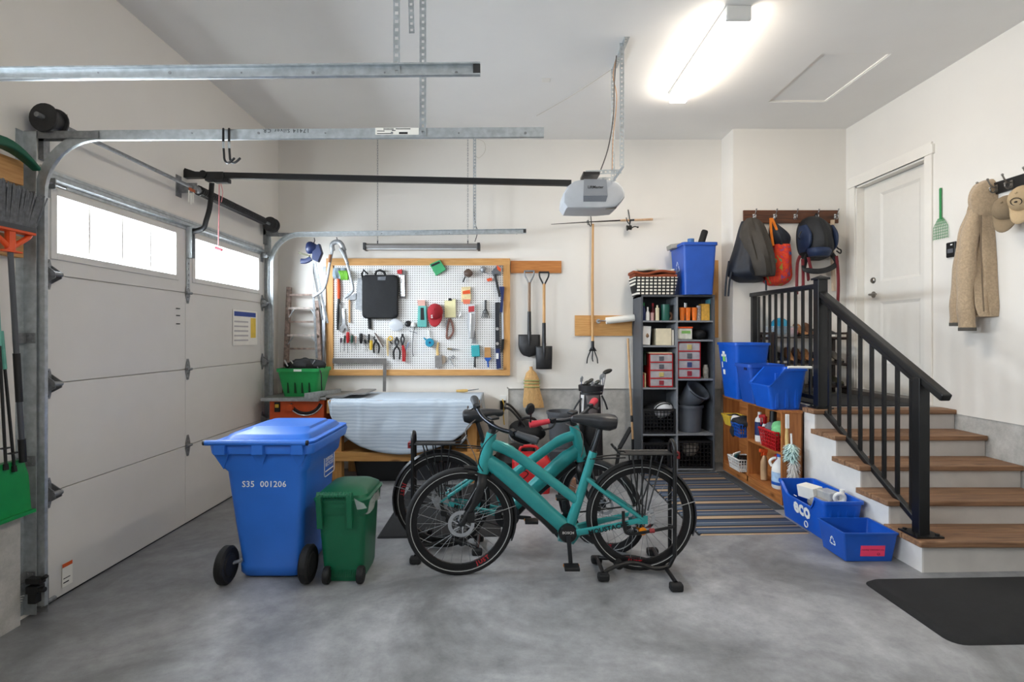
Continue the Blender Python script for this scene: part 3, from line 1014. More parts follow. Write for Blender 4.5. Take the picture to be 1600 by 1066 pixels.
for yy in (4.372, 4.245, 4.118, 3.99, 3.863, 3.736, 3.608, 3.48):
    zt = slope(HR0, HR1, yy) - .055
    zb = slope(Vector((0, 4.46, .915)), Vector((0, 3.42, .352)), yy)
    xx = RX - .004 * (4.46 - yy)
    B().box(xx - .0105, xx + .0105, yy - .0105, yy + .0105, zb, zt).build('baluster', ALU, rl, smooth=0)
rail('handrail', Vector((RX, 4.52, 1.935)), Vector((2.64, 5.845, 1.96)), .06, .042)
rail('bottom_rail', Vector((RX, 4.52, 1.0)), Vector((2.64, 5.84, 1.0)), .036, .036)
for i in range(9):
    yy = 4.655 + i * .128
    xx = RX + .04 * (yy - 4.5) / 1.34
    B().box(xx - .0105, xx + .0105, yy - .0105, yy + .0105, 1.0, 1.93).build('baluster', ALU, rl, smooth=0)

# house door
d3 = thing('door_3', 'white two-panel house door at the top of the steps', 'door', (3.75, 5.2, .92), kind='structure')
xa, xb = 3.735, 3.775
ya, yb, za, zb = 4.765, 5.672, .985, 3.062
s = B()
py0, py1 = 4.90, 5.43
rows = ((1.25, 1.86), (2.06, 2.95))
s.box(xa, xb, ya, py0, za, zb).box(xa, xb, py1, yb, za, zb)
s.box(xa, xb, py0, py1, za, rows[0][0]).box(xa, xb, py0, py1, rows[0][1], rows[1][0]).box(xa, xb, py0, py1, rows[1][1], zb)
s.build('door_slab', DOORW, d3, smooth=0)
for (a, c) in rows:
    p = B()
    e = .028
    o4 = [(xa, py0, a), (xa, py1, a), (xa, py1, c), (xa, py0, c)]
    i4 = [(xa + .011, py0 + e, a + e), (xa + .011, py1 - e, a + e), (xa + .011, py1 - e, c - e), (xa + .011, py0 + e, c - e)]
    p.add(o4 + i4, [(0, 1, 5, 4), (1, 2, 6, 5), (2, 3, 7, 6), (3, 0, 4, 7), (4, 5, 6, 7)])
    p.box(xa + .012, xb, py0, py1, a, c)
    p.build('door_panel', DOORW, d3, smooth=0)
fr = B().box(XR - .002, x1, DY0 - .002, ya - .004, .92, DZ1).box(XR - .002, x1, yb + .004, DY1 + .002, .92, DZ1).box(XR - .002, x1, DY0, DY1, zb + .004, DZ1 + .002)
fr.box(xb, xb + .03, DY0, DY1, .92, DZ1)
fr.build('door_jamb', TRIMW, d3, smooth=0)
fr = B().box(XR - .016, XR, DY0 - .085, DY0 - .004, .92, DZ1 + .006).box(XR - .016, XR, DY1 + .004, DY1 + .085, .92, DZ1 + .006)
fr.box(XR - .018, XR, DY0 - .085, DY1 + .085, DZ1 + .004, DZ1 + .11).box(XR - .024, XR, DY0 - .105, DY1 + .105, DZ1 + .004, DZ1 + .085)
fr.build('door_casing', TRIMW, d3, smooth=0, bev=.003)
NICK = mat('satin_nickel', '#8f8b85', .3, .9, var=.06)
k = B().lathe([(.0, 0), (.033, 0), (.033, .006), (.012, .010), (.012, .04), (0, .04)], (xa, 5.525, 1.94), (-1, 0, 0), 18)
k.tube(curve([(xa - .04, 5.525, 1.94), (xa - .05, 5.52, 1.94), (xa - .052, 5.45, 1.938), (xa - .05, 5.42, 1.938)], 4), .0095, 8)
k.build('lever_handle', NICK, d3)
B().lathe([(0, 0), (.031, 0), (.031, .012), (.022, .022), (0, .024)], (xa, 5.525, 2.085), (-1, 0, 0), 18).build('deadbolt', NICK, d3)

# ------------------------------------------------------------------ cloth that hangs against a wall
def hang(rows, along, out, n=22, fold=.18, nf=5, seed=1, sharp=.75):
    """rows (z, a, b, depth[, base]): a..b along the wall, bulging outwards; closed tube of cloth"""
    along, out = Vector(along), Vector(out)
    rnd = random.Random(seed)
    ph = [rnd.random() * 6.28 for _ in range(3)]
    rings = []
    for i, row in enumerate(rows):
        z, a, c, dep = row[:4]
        base = row[4] if len(row) > 4 else 0.0
        rg = []
        for j in range(n):
            t = math.pi * j / (n - 1)
            u = (a + c) / 2 - (c - a) / 2 * math.cos(t)
            f = math.sin(t) ** sharp
            w = 1 + fold * math.sin(nf * t + ph[0] + i * .18) + fold * .5 * math.sin(nf * 2.3 * t + ph[1] - i * .3)
            rg.append(along * u + out * (base + dep * f * w + .004) + Vector((0, 0, z)))
        for j in range(n - 2, 0, -1):
            t = math.pi * j / (n - 1)
            u = (a + c) / 2 - (c - a) / 2 * math.cos(t)
            rg.append(along * u + out * (base + .002) + Vector((0, 0, z)))
        rings.append(rg)
    return B().loft(rings)

def densify(rows, k=4):
    out = []
    L = len(rows[0])
    v = [Vector(r) if L < 5 else r for r in rows]
    for i in range(len(rows) - 1):
        for q in range(k):
            t = q / k
            def cr(j):
                p0 = rows[max(i - 1, 0)][j]; p1 = rows[i][j]; p2 = rows[i + 1][j]; p3 = rows[min(i + 2, len(rows) - 1)][j]
                return .5 * (2 * p1 + (p2 - p0) * t + (2 * p0 - 5 * p1 + 4 * p2 - p3) * t * t + (3 * p1 - p0 - 3 * p2 + p3) * t ** 3)
            out.append(tuple(cr(j) for j in range(L)))
    out.append(tuple(rows[-1]))
    return out

# right-wall things: Y from photo column on the wall plane
def RW(px, py, X=XR):
    Y = X * FPX / (px - 792)
    return Y, CAMZ - (py - 525) * Y / FPX

SHERPA = mat('beige_fleece', '#b7a083', 1.0, var=.14, scale=70, bump=.6, bscale=180, sheen=.3)
ct_ = thing('fleece_jacket', 'beige fleece jacket hanging from the black hook rail', 'jacket', (3.60, 4.125, 1.57))
ROW = [(2.66, 4.09, 4.17, .05), (2.60, 4.085, 4.20, .08), (2.45, 4.08, 4.235, .10), (2.30, 4.065, 4.24, .11), (2.10, 4.05, 4.22, .11), (1.90, 4.04, 4.20, .11), (1.75, 4.03, 4.185, .11), (1.665, 4.035, 4.155, .10)]
hang(densify(ROW), (0, 1, 0), (-1, 0, 0), fold=.24, nf=7, seed=4).xf(Matrix.Translation((XR, 0, 0))).build('jacket_body', SHERPA, ct_)
for (pts, rr) in ((((3.59, 4.15, 2.52), (3.57, 4.195, 2.36), (3.56, 4.235, 2.10), (3.557, 4.27, 1.80), (3.557, 4.28, 1.61)), (.028, .05, .056, .054, .050)),
                  (((3.58, 4.13, 2.50), (3.54, 4.14, 2.34), (3.515, 4.15, 2.05), (3.515, 4.155, 1.75), (3.52, 4.15, 1.57)), (.03, .05, .056, .053, .050))):
    c = curve(pts, 5)
    rs = []
    for i in range(len(c)):
        f = i / (len(c) - 1) * (len(rr) - 1)
        j = min(int(f), len(rr) - 2)
        rs.append((rr[j] + (rr[j + 1] - rr[j]) * (f - j)) * (1 + .05 * math.sin(i * 1.3)))
    sl = B().tube(c, rs, 14, flat=((0, 1, 0), 1.15)).build('sleeve', SHERPA, ct_)
    B().tube([c[-1] + Vector((0, 0, .014)), c[-1] - Vector((0, 0, .012))], .052, 14, flat=((0, 1, 0), 1.15)).build('cuff', mat('cuff_grey', '#55524d', .9), sl)
hd = densify([(2.70, 4.080, 4.155, .035), (2.66, 4.055, 4.185, .10), (2.57, 4.040, 4.205, .14), (2.47, 4.055, 4.195, .125), (2.41, 4.085, 4.155, .10)])
hang(hd, (0, 1, 0), (-1, 0, 0), fold=.1, nf=3, seed=9).xf(Matrix.Translation((XR, 0, 0))).build('hood', SHERPA, ct_)
B().tube(curve([(3.535, 4.045, 2.42), (3.52, 4.030, 2.2), (3.515, 4.015, 1.95), (3.52, 4.005, 1.70)], 5), .005, 6).build('zip', mat('zip_brown', '#6f5d48', .6), ct_)

hr = thing('hook_rail', 'black board with double coat hooks on the house-side wall', 'hook rail', (XR, 3.95, 2.55))
B().box(XR - .02, XR - .001, 3.45, 4.165, 2.575, 2.665).build('board', ALU, hr, smooth=0, bev=.003)
def coat_hook(p, out, parent, m):
    p, out = Vector(p), Vector(out)
    side = Vector((0, 0, 1)).cross(out)
    b_ = B().cbox(p + out * .003, (.006 if abs(out.x) > .5 else .022, .022 if abs(out.x) > .5 else .006, .055))
    b_.tube(curve([p + out * .005 + Vector((0, 0, .012)), p + out * .03 + Vector((0, 0, .010)), p + out * .055 + Vector((0, 0, .035)), p + out * .07 + Vector((0, 0, .065))], 4), .0055, 7)
    b_.ball(p + out * .071 + Vector((0, 0, .067)), .009, 8, 6)
    b_.tube(curve([p + out * .005 - Vector((0, 0, .01)), p + out * .03 - Vector((0, 0, .032)), p + out * .05 - Vector((0, 0, .018)), p + out * .052], 4), .0055, 7)
    b_.ball(p + out * .052 + Vector((0, 0, .004)), .008, 8, 6)
    return b_.build('hook', m, parent)
for yy in (4.12, 4.03, 3.91, 3.75):
    coat_hook((XR - .02, yy, 2.615), (-1, 0, 0), hr, NICK)

def cap_mesh(c, R, rx=.085, rz=.075, brim=.095):
    """baseball cap: crown dome, brim; local x forward (brim), z up"""
    c = Vector(c)
    cr = B()
    rings = []
    for i in range(9):
        t = math.pi / 2 * i / 8
        rings.append([c + R @ Vector((rx * 1.1 * math.cos(t) * math.cos(p), rx * math.cos(t) * math.sin(p), rz * 1.25 * math.sin(t))) for p in [2 * math.pi * j / 18 for j in range(18)]])
    cr.loft(rings, caps=True)
    bm_ = B()
    out_ = []; inn = []
    for j in range(13):
        p = -math.pi * .36 + math.pi * .72 * j / 12
        inn.append((rx * 1.08 * math.cos(p), rx * .99 * math.sin(p)))
        q = math.cos(p * 1.35)
        out_.append((rx * 1.08 * math.cos(p) + brim * max(0, q) ** .6, rx * 1.0 * math.sin(p)))
    def fn(u, v):
        j = min(int(round(v * 12)), 12)
        a = inn[j]; d_ = out_[j]
        x = a[0] + (d_[0] - a[0]) * u; y = a[1] + (d_[1] - a[1]) * u
        return c + R @ Vector((x, y, -.012 * u - 1.2 * (y * y) * .9 * u + .006))
    bm_.grid(fn, 5, 13)
    return cr, bm_
TAN = mat('tan_cotton', '#8b7960', .95, var=.1, bump=.2)
KHAKI = mat('light_khaki', '#b79f7c', .95, var=.08, bump=.2)
for nm, (Y, Z, X), m, lab, tilt in (('baseball_cap', (3.87, 2.43, 3.57), TAN, 'brown cap with dark brim hung from the hook rail', .5),
                                    ('baseball_cap', (3.72, 2.46, 3.545), KHAKI, 'light khaki cap with eye emblem on the hook rail', .35)):
    t = thing(nm, lab, 'cap', (X, Y, Z))
    # crown faces the room, brim hangs down
    fx = Vector((-.35, -.12, -1)).normalized(); fz = Vector((-1, -tilt, .35)); fz = (fz - fx * fz.dot(fx)).normalized(); fy = fz.cross(fx)
    R = Matrix((fx, fy, fz)).transposed()
    cr, br = cap_mesh((X, Y, Z), R)
    cr.build('crown', m, t); br.build('brim', m, t, solid=.004)
    cb = Vector((X, Y, Z)) + R @ Vector((0, 0, .094))
    B().ball(cb, .008, 8, 5).build('button', m, t)
    if m is KHAKI:
        em = B().tube([Vector((X, Y, Z)) + R @ Vector((.055 + .018 * math.sin(a), .032 * math.cos(a), .072 - .02 * math.sin(a))) for a in [2 * math.pi * i / 14 for i in range(14)]], .0025, 5, closed=True)
        em.ball(Vector((X, Y, Z)) + R @ Vector((.058, 0, .075)), (.01, .01, .006), 8, 5)
        em.build('emblem', BLACK, t)

# fly swatter and remote
SW = mat('swatter_green', '#2f8a4d', .5, var=.08)
fs = thing('fly_swatter', 'green plastic fly swatter hung on the wall by the house door', 'fly swatter', (XR - .01, 4.58, 2.32))
B().bar((XR - .012, 4.566, 2.50), (XR - .012, 4.568, 2.76), .020, .008, (0, 1, 0)).cyl((XR - .014, 4.568, 2.755), (XR - .008, 4.568, 2.755), .012, n=12).build('handle', SW, fs, smooth=0, bev=.002)
b = B()
for i in range(9):
    f_ = i / 8 - .5
    b.tube([(XR - .012, 4.567 + f_ * .05, 2.51), (XR - .012, 4.567 + f_ * .15, 2.44), (XR - .012, 4.567 + f_ * .155, 2.335)], .0022, 4)
for i in range(7):
    z = 2.345 + i * .024
    w = .075 if z < 2.45 else .075 - (z - 2.45) * .8
    b.tube([(XR - .012, 4.567 - w, z), (XR - .012, 4.567 + w, z)], .0018, 4)
b.build('paddle', SW, fs)
rm = thing('remote_control', 'small black door remote clipped on the wall', 'remote', (XR - .01, 4.46, 2.18))
B().box(XR - .022, XR - .001, 4.405, 4.50, 2.165, 2.29).build('remote_body', BLACK, rm, smooth=0, bev=.008)
B().box(XR - .025, XR - .021, 4.425, 4.48, 2.20, 2.235).build('button', GREYP, rm, smooth=0, bev=.002)
B().box(XR - .024, XR - .021, 4.43, 4.45, 2.262, 2.272).build('indicator', WHITEP, rm, smooth=0)
# ================================================================== wheelie bins
def tub(cx, cy, z0, z1, bx, by, tx, ty, r=.03, wall=.006, rim=.014, rimh=.02, ztop=None, nr=4, steps=5, seg=1):
    """open moulded tub; (bx,by) half sizes at the floor, (tx,ty) at the rim"""
    rings = []
    def ring(hx, hy, z, top=False, inset=0):
        out = []
        for (a, c) in rrs(hx, hy, min(r, hx * .9, hy * .9), nr, seg):
            zz = z
            if ztop:
                zt = ztop(a / hx, c / hy)
                zz = z0 + (z - z0) * (zt - z0) / (z1 - z0)
            out.append(Vector((cx + a, cy + c, zz)))
        return out
    for i in range(steps + 1):
        f = i / steps
        z = z0 + (z1 - rimh - z0) * f
        rings.append(ring(bx + (tx - bx) * f, by + (ty - by) * f, z))
    rings.append(ring(tx + rim, ty + rim, z1 - rimh))
    rings.append(ring(tx + rim, ty + rim, z1))
    rings.append(ring(tx - wall, ty - wall, z1))
    for i in range(steps, -1, -1):
        f = i / steps
        z = z0 + wall + (z1 - rimh - z0 - wall) * f
        rings.append(ring(bx + (tx - bx) * f - wall, by + (ty - by) * f - wall, z))
    return B().loft(rings)

BIN = mat('wheelie_bin_blue', '#2b6fd2', .38, var=.05, scale=5, bump=.04, bscale=50)
bb = thing('recycling_cart', 'large blue wheeled recycling cart with white stencilled number', 'wheelie bin', (-1.5, 3.6, zf(-1.5)))
def rring(x0, x1, y0, y1, z, r=.05, n=5):
    return [Vector(((x0 + x1) / 2 + a, (y0 + y1) / 2 + c, z)) for a, c in rrect((x1 - x0) / 2, (y1 - y0) / 2, r, n)]
b = B()
b.loft([rring(-1.645, -1.285, 3.37, 3.86, .03), rring(-1.66, -1.27, 3.355, 3.88, .055), rring(-1.662, -1.268, 3.353, 3.882, .10), rring(-1.655, -1.275, 3.362, 3.876, .115),
        rring(-1.69, -1.262, 3.352, 3.91, .35), rring(-1.725, -1.25, 3.345, 3.95, .60), rring(-1.735, -1.245, 3.342, 3.957, .68), rring(-1.765, -1.222, 3.33, 3.985, .71), rring(-1.785, -1.21, 3.325, 4.0, .80)])
b.build('cart_body', BIN, bb)
b = B().loft([rring(-1.79, -1.205, 3.32, 4.005, .795), rring(-1.815, -1.185, 3.30, 4.03, .80), rring(-1.82, -1.18, 3.295, 4.06, .845), rring(-1.815, -1.185, 3.30, 4.055, .858)])
b.build('rim_collar', BIN, bb)
lid = B().loft([rring(-1.80, -1.20, 3.33, 4.06, .858, .06), rring(-1.81, -1.19, 3.32, 4.075, .862, .06), rring(-1.81, -1.19, 3.32, 4.075, .872, .06), rring(-1.77, -1.23, 3.37, 4.03, .876, .06), rring(-1.755, -1.245, 3.39, 4.02, .898, .06),
               rring(-1.74, -1.26, 3.41, 4.005, .906, .06), rring(-1.70, -1.30, 3.56, 3.98, .907, .04), rring(-1.69, -1.31, 3.575, 3.97, .920, .04), rring(-1.67, -1.33, 3.59, 3.955, .922, .04)])
lid.build('lid', BIN, bb)
B().cyl((-1.825, 3.285, .872), (-1.215, 3.285, .872), .017, n=12).build('handle_bar', BIN, bb)
for xx in (-1.83, -1.212):
    B().cyl((xx - .008, 3.285, .872), (xx + .008, 3.285, .872), .016, n=12).build('bar_plug', BLACK, bb)
for xx in (-1.74, -1.51, -1.27):
    B().prism([(3.345, .80), (3.275, .80), (3.275, .862), (3.33, .862)], (xx - .035, 0, 0), (0, 1, 0), (0, 0, 1), (.07, 0, 0)).build('handle_lug', BIN, bb, smooth=0, bev=.003)
    B().add([(xx - .045, 3.30, .80), (xx + .045, 3.30, .80), (xx, 3.335, .70), (xx - .045, 3.345, .80), (xx + .045, 3.345, .80), (xx, 3.345, .70)],
            [(0, 1, 2), (3, 5, 4), (0, 3, 4, 1), (1, 4, 5, 2), (2, 5, 3, 0)]).build('gusset', BIN, bb, smooth=0)
def wheel(b_, c, ax, R, w):
    prof = [(R * .2, -w / 2), (R * .55, -w / 2), (R * .62, -w * .35), (R * .8, -w * .4), (R * .9, -w / 2), (R, -w * .3), (R, w * .3), (R * .9, w / 2), (R * .8, w * .4), (R * .62, w * .35), (R * .55, w / 2), (R * .2, w / 2)]
    return b_.lathe(prof, c, ax, 28)
for (xa_, xb_) in ((-1.71, -1.65), (-1.285, -1.20)):
    B().cyl((xa_, 3.30 if xa_ < -1.5 else 3.37, .125), (xb_, 3.37 if xa_ < -1.5 else 3.30, .125), .011, n=10).build('axle_stub', STEELD, bb)
for xx in (-1.705, -1.208):
    wheel(B(), (xx, 3.30, zf(xx) + .113), (1, 0, 0), .113, .055).build('wheel', RUBBER, bb)
lettering('S35  001206', .052, WHITEM, bb, (-1.495, 3.3425, .605), (1, 0, 0), (0, .03, 1), 'stencilled_number', bold=.0005, spacing=1.05)
# panel printed on the side
sx = -1.243
fr = B()
cyy, czz = 3.80, .65
for (h0, h1, w) in ((.105, .085, .004),):
    pts = [(sx + .0005, cyy + a, czz + c) for a, c in rrect(.105, .095, .02, 3)]
    fr.tube(pts, .0028, 5, closed=True)
fr.build('printed_frame', WHITEM, bb)
for txt, z in (('BOONE', .695), ('DISPOSAL', .665), ('RECYCLES', .632)):
    lettering(txt, .036, WHITEM, bb, (sx + .001, cyy, z), (0, 1, 0), (0, 0, 1), 'printed_line', bold=.0006)
B().box(sx - .001, sx + .002, cyy - .085, cyy + .085, .585, .592).build('printed_line', WHITEM, bb, smooth=0)

GBIN = mat('cart_green', '#0d6040', .4, var=.06, scale=6, bump=.03)
gb = thing('compost_cart', 'small dark green wheeled cart with a plastic liner', 'wheelie bin', (-1.0, 3.45, zf(-1)))
b = B().loft([rring(-1.105, -.88, 3.30, 3.60, .03, .03), rring(-1.115, -.872, 3.295, 3.61, .06, .035), rring(-1.15, -.862, 3.285, 3.66, .42, .045), rring(-1.155, -.858, 3.282, 3.665, .435, .045),
              rring(-1.165, -.85, 3.275, 3.675, .445, .045), rring(-1.168, -.846, 3.27, 3.68, .515, .045)])
b.build('cart_body', GBIN, gb)
b = B().loft([rring(-1.175, -.84, 3.265, 3.70, .512, .06), rring(-1.18, -.835, 3.262, 3.705, .528, .06), rring(-1.165, -.85, 3.285, 3.69, .535, .06), rring(-1.16, -.855, 3.29, 3.685, .552, .06), rring(-1.13, -.885, 3.33, 3.66, .575, .08), rring(-1.07, -.945, 3.40, 3.58, .590, .05)])
b.build('lid', GBIN, gb)
b = B()
for i in range(11):
    xx = -1.13 + i * .018
    b.lathe([(.016, 0), (.019, .003), (.019, .010), (.016, .013)], (xx, 3.252, .565), (1, 0, 0), 10)
b.cyl((-1.135, 3.252, .565), (-.935, 3.252, .565), .016, n=10)
b.build('hinge_bar', GBIN, gb)
for xx in (-1.125, -.945):
    B().prism([(3.27, .36), (3.255, .36), (3.235, .56), (3.25, .585), (3.275, .57), (3.285, .44)], (xx - .016, 0, 0), (0, 1, 0), (0, 0, 1), (.032, 0, 0)).build('hinge_arm', GBIN, gb, smooth=0, bev=.003)
for xx in (-1.085, -.882):
    wheel(B(), (xx, 3.275, zf(xx) + .052), (1, 0, 0), .052, .036).build('wheel', RUBBER, gb)
b = B()
for i in range(14):
    b.box(-1.06 + i * .011, -1.055 + i * .011, 3.288, 3.30, .055, .10)
b.build('grip_ribs', GBIN, gb, smooth=0, kind='stuff')
LINER = plastic_clear('liner_film', '#d9dcdb', .38)
def liner(u, v):
    a = -1.0 + u * 3.3
    x = -1.005 + .175 * math.cos(a); y = 3.47 + .215 * math.sin(a)
    k = .5 + .5 * math.sin(u * 17) * math.sin(u * 5 + 1)
    return Vector((x + math.cos(a) * v * .035 * k, y + math.sin(a) * v * .02, .525 - v * (.04 + .05 * k) + .004 * math.sin(u * 60)))
B().grid(liner, 40, 6).build('liner', LINER, gb)
b = B().grid(lambda u, v: Vector((-.90 + .06 * u - .02 * v, 3.262 - .006 * math.sin(u * 3), .475 + .07 * v * (1 - u * .6) + .01 * u)), 6, 6)
b.build('liner_flap', LINER, gb)

# ================================================================== mats and rug
RM = mat('rubber_mat_black', '#131416', .85, var=.15, scale=30, bump=.25, bscale=250)
def slab(x0, x1, y0, y1, t, r=.02):
    top = [Vector(((x0 + x1) / 2 + a, (y0 + y1) / 2 + c, 0)) for a, c in rrect((x1 - x0) / 2, (y1 - y0) / 2, r, 5)]
    cx_, cy_ = (x0 + x1) / 2, (y0 + y1) / 2
    lo = [Vector((p.x, p.y, zf(p.x) + .0005)) for p in top]
    hi = [Vector((cx_ + (p.x - cx_) * (1 - 2.2 * t / (x1 - x0)), cy_ + (p.y - cy_) * (1 - 2.2 * t / (y1 - y0)), zf(p.x) + t)) for p in top]
    return B().loft([lo, hi])
solo(slab(-.96, -.045, 3.995, 5.40, .012), 'rubber_mat', RM, 'thin black rubber mat on the floor in front of the workbench', 'mat')
solo(slab(2.085, 3.5, 2.53, 3.20, .02, .07), 'standing_mat', RM, 'thick black standing mat with rounded corners below the steps', 'mat')
RUG = bpy.data.materials.new('striped_rug')
RUG.use_nodes = True
nt = RUG.node_tree
bs = nt.nodes['Principled BSDF']; bs.inputs['Roughness'].default_value = .95
tc = nt.nodes.new('ShaderNodeTexCoord'); sp = nt.nodes.new('ShaderNodeSeparateXYZ')
nt.links.new(tc.outputs['Object'], sp.inputs[0])
ma = nt.nodes.new('ShaderNodeMath'); ma.operation = 'DIVIDE'; ma.inputs[1].default_value = .385
nt.links.new(sp.outputs['Y'], ma.inputs[0])
fr_ = nt.nodes.new('ShaderNodeMath'); fr_.operation = 'FRACT'
ad = nt.nodes.new('ShaderNodeMath'); ad.operation = 'ADD'; ad.inputs[1].default_value = 10.0
nt.links.new(ma.outputs[0], ad.inputs[0]); nt.links.new(ad.outputs[0], fr_.inputs[0])
rp = nt.nodes.new('ShaderNodeValToRGB'); rp.color_ramp.interpolation = 'CONSTANT'
cols = [(0, '#2a2c30'), (.07, '#4c5a6d'), (.22, '#9a9a96'), (.245, '#37455c'), (.40, '#2a2c30'), (.46, '#b39a7d'), (.62, '#2a2c30'), (.67, '#4c5a6d'), (.79, '#9a9a96'), (.815, '#37455c'), (.95, '#b39a7d')]
el = rp.color_ramp.elements
el[0].position = 0; el[0].color = (*lin(cols[0][1]), 1)
el[1].position = cols[1][0]; el[1].color = (*lin(cols[1][1]), 1)
for p_, c_ in cols[2:]:
    e = el.new(p_); e.color = (*lin(c_), 1)
nt.links.new(fr_.outputs[0], rp.inputs['Fac'])
nz = nt.nodes.new('ShaderNodeTexNoise'); nz.inputs['Scale'].default_value = 220
nt.links.new(tc.outputs['Object'], nz.inputs['Vector'])
mx = nt.nodes.new('ShaderNodeMix'); mx.data_type = 'RGBA'; mx.blend_type = 'OVERLAY'; mx.inputs['Factor'].default_value = .35
nt.links.new(rp.outputs['Color'], mx.inputs['A']); nt.links.new(nz.outputs['Color'], mx.inputs['B'])
nt.links.new(mx.outputs['Result'], bs.inputs['Base Color'])
rg = thing('striped_rug', 'long blue, black and tan striped rug before the shelves', 'rug', (1.85, 4.88, zf(1.85)))
slab(1.41, 2.21, 3.955, 5.76, .008, .01).build('rug_field', RUG, rg)
slab(2.215, 2.315, 4.50, 5.76, .009, .006).build('rug_border', mat('rug_border', '#3d4145', .95, var=.15, scale=90), rg)
slab(1.395, 1.41, 3.955, 5.76, .009, .004).build('rug_binding', mat('rug_binding', '#2a2b2e', .95), rg)

# ================================================================== bicycles
TEAL = mat('teal_frame_paint', '#278f8f', .32, .15, var=.04, coat=.3)
RIMB = mat('rim_black', '#141416', .35, .3, var=.05)
REFL = mat('sidewall_stripe', '#b9bab8', .5, var=.05)
DGREY = mat('dark_grey_metal', '#2b2d30', .35, .6, var=.08)
REDTXT = mat('red_print', '#b4202c', .5)
AMBER = mat('amber_reflector', '#e98a1a', .25, var=.1)

def bicycle(name, label, M, steer, bars, grip, extra, X0=0.0, dz=0.0):
    """local axes: x forward from the rear axle, y to the rider's left, z up"""
    T = thing(name, label, 'bicycle', M=M)
    ra = Vector((0, 0, .402 + dz)); fa = Vector((1.113, 0, .372 + dz)); bbk = Vector((.453, 0, .308 + dz))
    V = lambda x, z, y=0: Vector((x, y, z + dz))
    htop, hbot = V(.922, .912), V(.978, .673)
    k = dict(world=False)
    f = B()
    f.tube([htop + (htop - hbot) * .02, hbot], [.033, .040], 14)
    f.tube(curve([V(.930, .850), V(.81, .805), V(.60, .655), V(.375, .485)], 6), [.036] * 7 + [.033] * 6 + [.030] * 6, 12, flat=((0, 1, 0), .85))
    f.tube(curve([V(.965, .755), V(.85, .672), V(.62, .462), V(.47, .33)], 6), [.048] * 5 + [.054] * 8 + [.050] * 6, 12, flat=((0, 1, 0), .72))
    f.tube([V(.44, .33), V(.372, .53), V(.29, .80)], [.034, .029, .026], 12)
    f.tube([V(.50, .30), V(.43, .285), V(.38, .33)], [.055, .062, .04], 12, flat=((0, 1, 0), .8))
    for s in (-1, 1):
        f.tube(curve([V(.40, .315, s * .045), V(.25, .345, s * .062), V(.0, .400, s * .066)], 5), [.021] * 6 + [.017] * 5, 8, flat=((0, 1, 0), .6))
        f.tube(curve([V(.335, .64, s * .022), V(.22, .555, s * .055), V(.0, .405, s * .066)], 5), .0125, 8)
        f.cbox(V(.0, .40, s * .066), (.06, .008, .05))
    f.build('frame', TEAL, T, **k)
    bt = B().tube(curve([V(.92, .665), V(.80, .565), V(.60, .39), V(.52, .31)], 5), .030, 8, flat=((0, 1, 0), .85))
    bt.build('battery', BLACK, T, **k)
    for s in (1, -1):
        n_ = Vector((0, s, 0))
        u = Vector((-s, 0, 0)) if s > 0 else Vector((1, 0, 0))
        lettering('MOUSTACHE', .042, BLACK, None, (0, 0, 0), (1, 0, 0), (0, 1, 0), 'frame_lettering', bold=.001).parent = T
        lo = [c for c in T.children if c.name.startswith('frame_lettering')][-1]
        ang = math.atan2(-.055, .25)
        uu = Vector((-math.cos(ang) * s, 0, -math.sin(ang) * s)); ww = Vector((0, 0, 1)); ww = (ww - uu * ww.dot(uu)).normalized(); nn = uu.cross(ww)
        lo.data.transform(Matrix(((uu.x, ww.x, nn.x, .21), (uu.y, ww.y, nn.y, s * .0785), (uu.z, ww.z, nn.z, .350 + dz), (0, 0, 0, 1))))
        WORLD[lo.name] = WORLD[T.name]
    # motor, cranks, pedals
    B().lathe([(.0, -.06), (.05, -.06), (.058, -.045), (.058, .045), (.05, .06), (0, .062)], bbk, (0, 1, 0), 22).build('motor', BLACK, T, **k)
    for s in (-1, 1):
        mt = lettering('BOSCH', .022, WHITEP, None, (0, 0, 0), (1, 0, 0), (0, 1, 0), 'motor_lettering')
        mt.parent = T
        mt.data.transform(Matrix(((-s, 0, 0, bbk.x), (0, 0, s, s * .0625), (0, 1, 0, bbk.z + .01), (0, 0, 0, 1))))
        WORLD[mt.name] = WORLD[T.name]
    B().lathe([(.045, -.075), (.082, -.073), (.086, -.069), (.086, -.066), (.045, -.064)], bbk, (0, 1, 0), 30, ring=True).build('chainring', DGREY, T, **k)
    ca = extra['crank']
    for s in (1, -1):
        d = Vector((math.cos(ca) * s, 0, math.sin(ca) * s))
        p0 = bbk + Vector((0, s * .075, 0)); p1 = p0 + d * .165 + Vector((0, s * .012, 0))
        c = B().bar(p0, p1, .026, .016, (0, 1, 0) if False else d.cross(Vector((0, 1, 0))))
        co = c.build('crank_arm', DGREY, T, world=False, smooth=0, bev=.005)
        pd = B().box(p1.x - .045, p1.x + .045, p1.y + (.015 if s > 0 else -.095), p1.y + (.095 if s > 0 else -.015), p1.z - .010, p1.z + .010)
        pd.build('pedal', BLACK, co, world=False, smooth=0, bev=.004)
        B().box(p1.x - .048, p1.x + .048, p1.y + s * .03 - .006, p1.y + s * .03 + .006, p1.z - .006, p1.z + .006).build('pedal_reflector', AMBER, co, world=False, smooth=0)
    chz = [(bbk.x, bbk.z + .084), (0.0, .402 + dz + .045)], [(bbk.x, bbk.z - .084), (.02, .402 + dz - .05)]
    ch = B()
    for seg in chz:
        ch.bar(Vector((seg[0][0], -.07, seg[0][1])), Vector((seg[1][0], -.07, seg[1][1])), .009, .006, (0, 0, 1))
    ch.build('chain', IRON, T, world=False, smooth=0)
    ca_ = B()
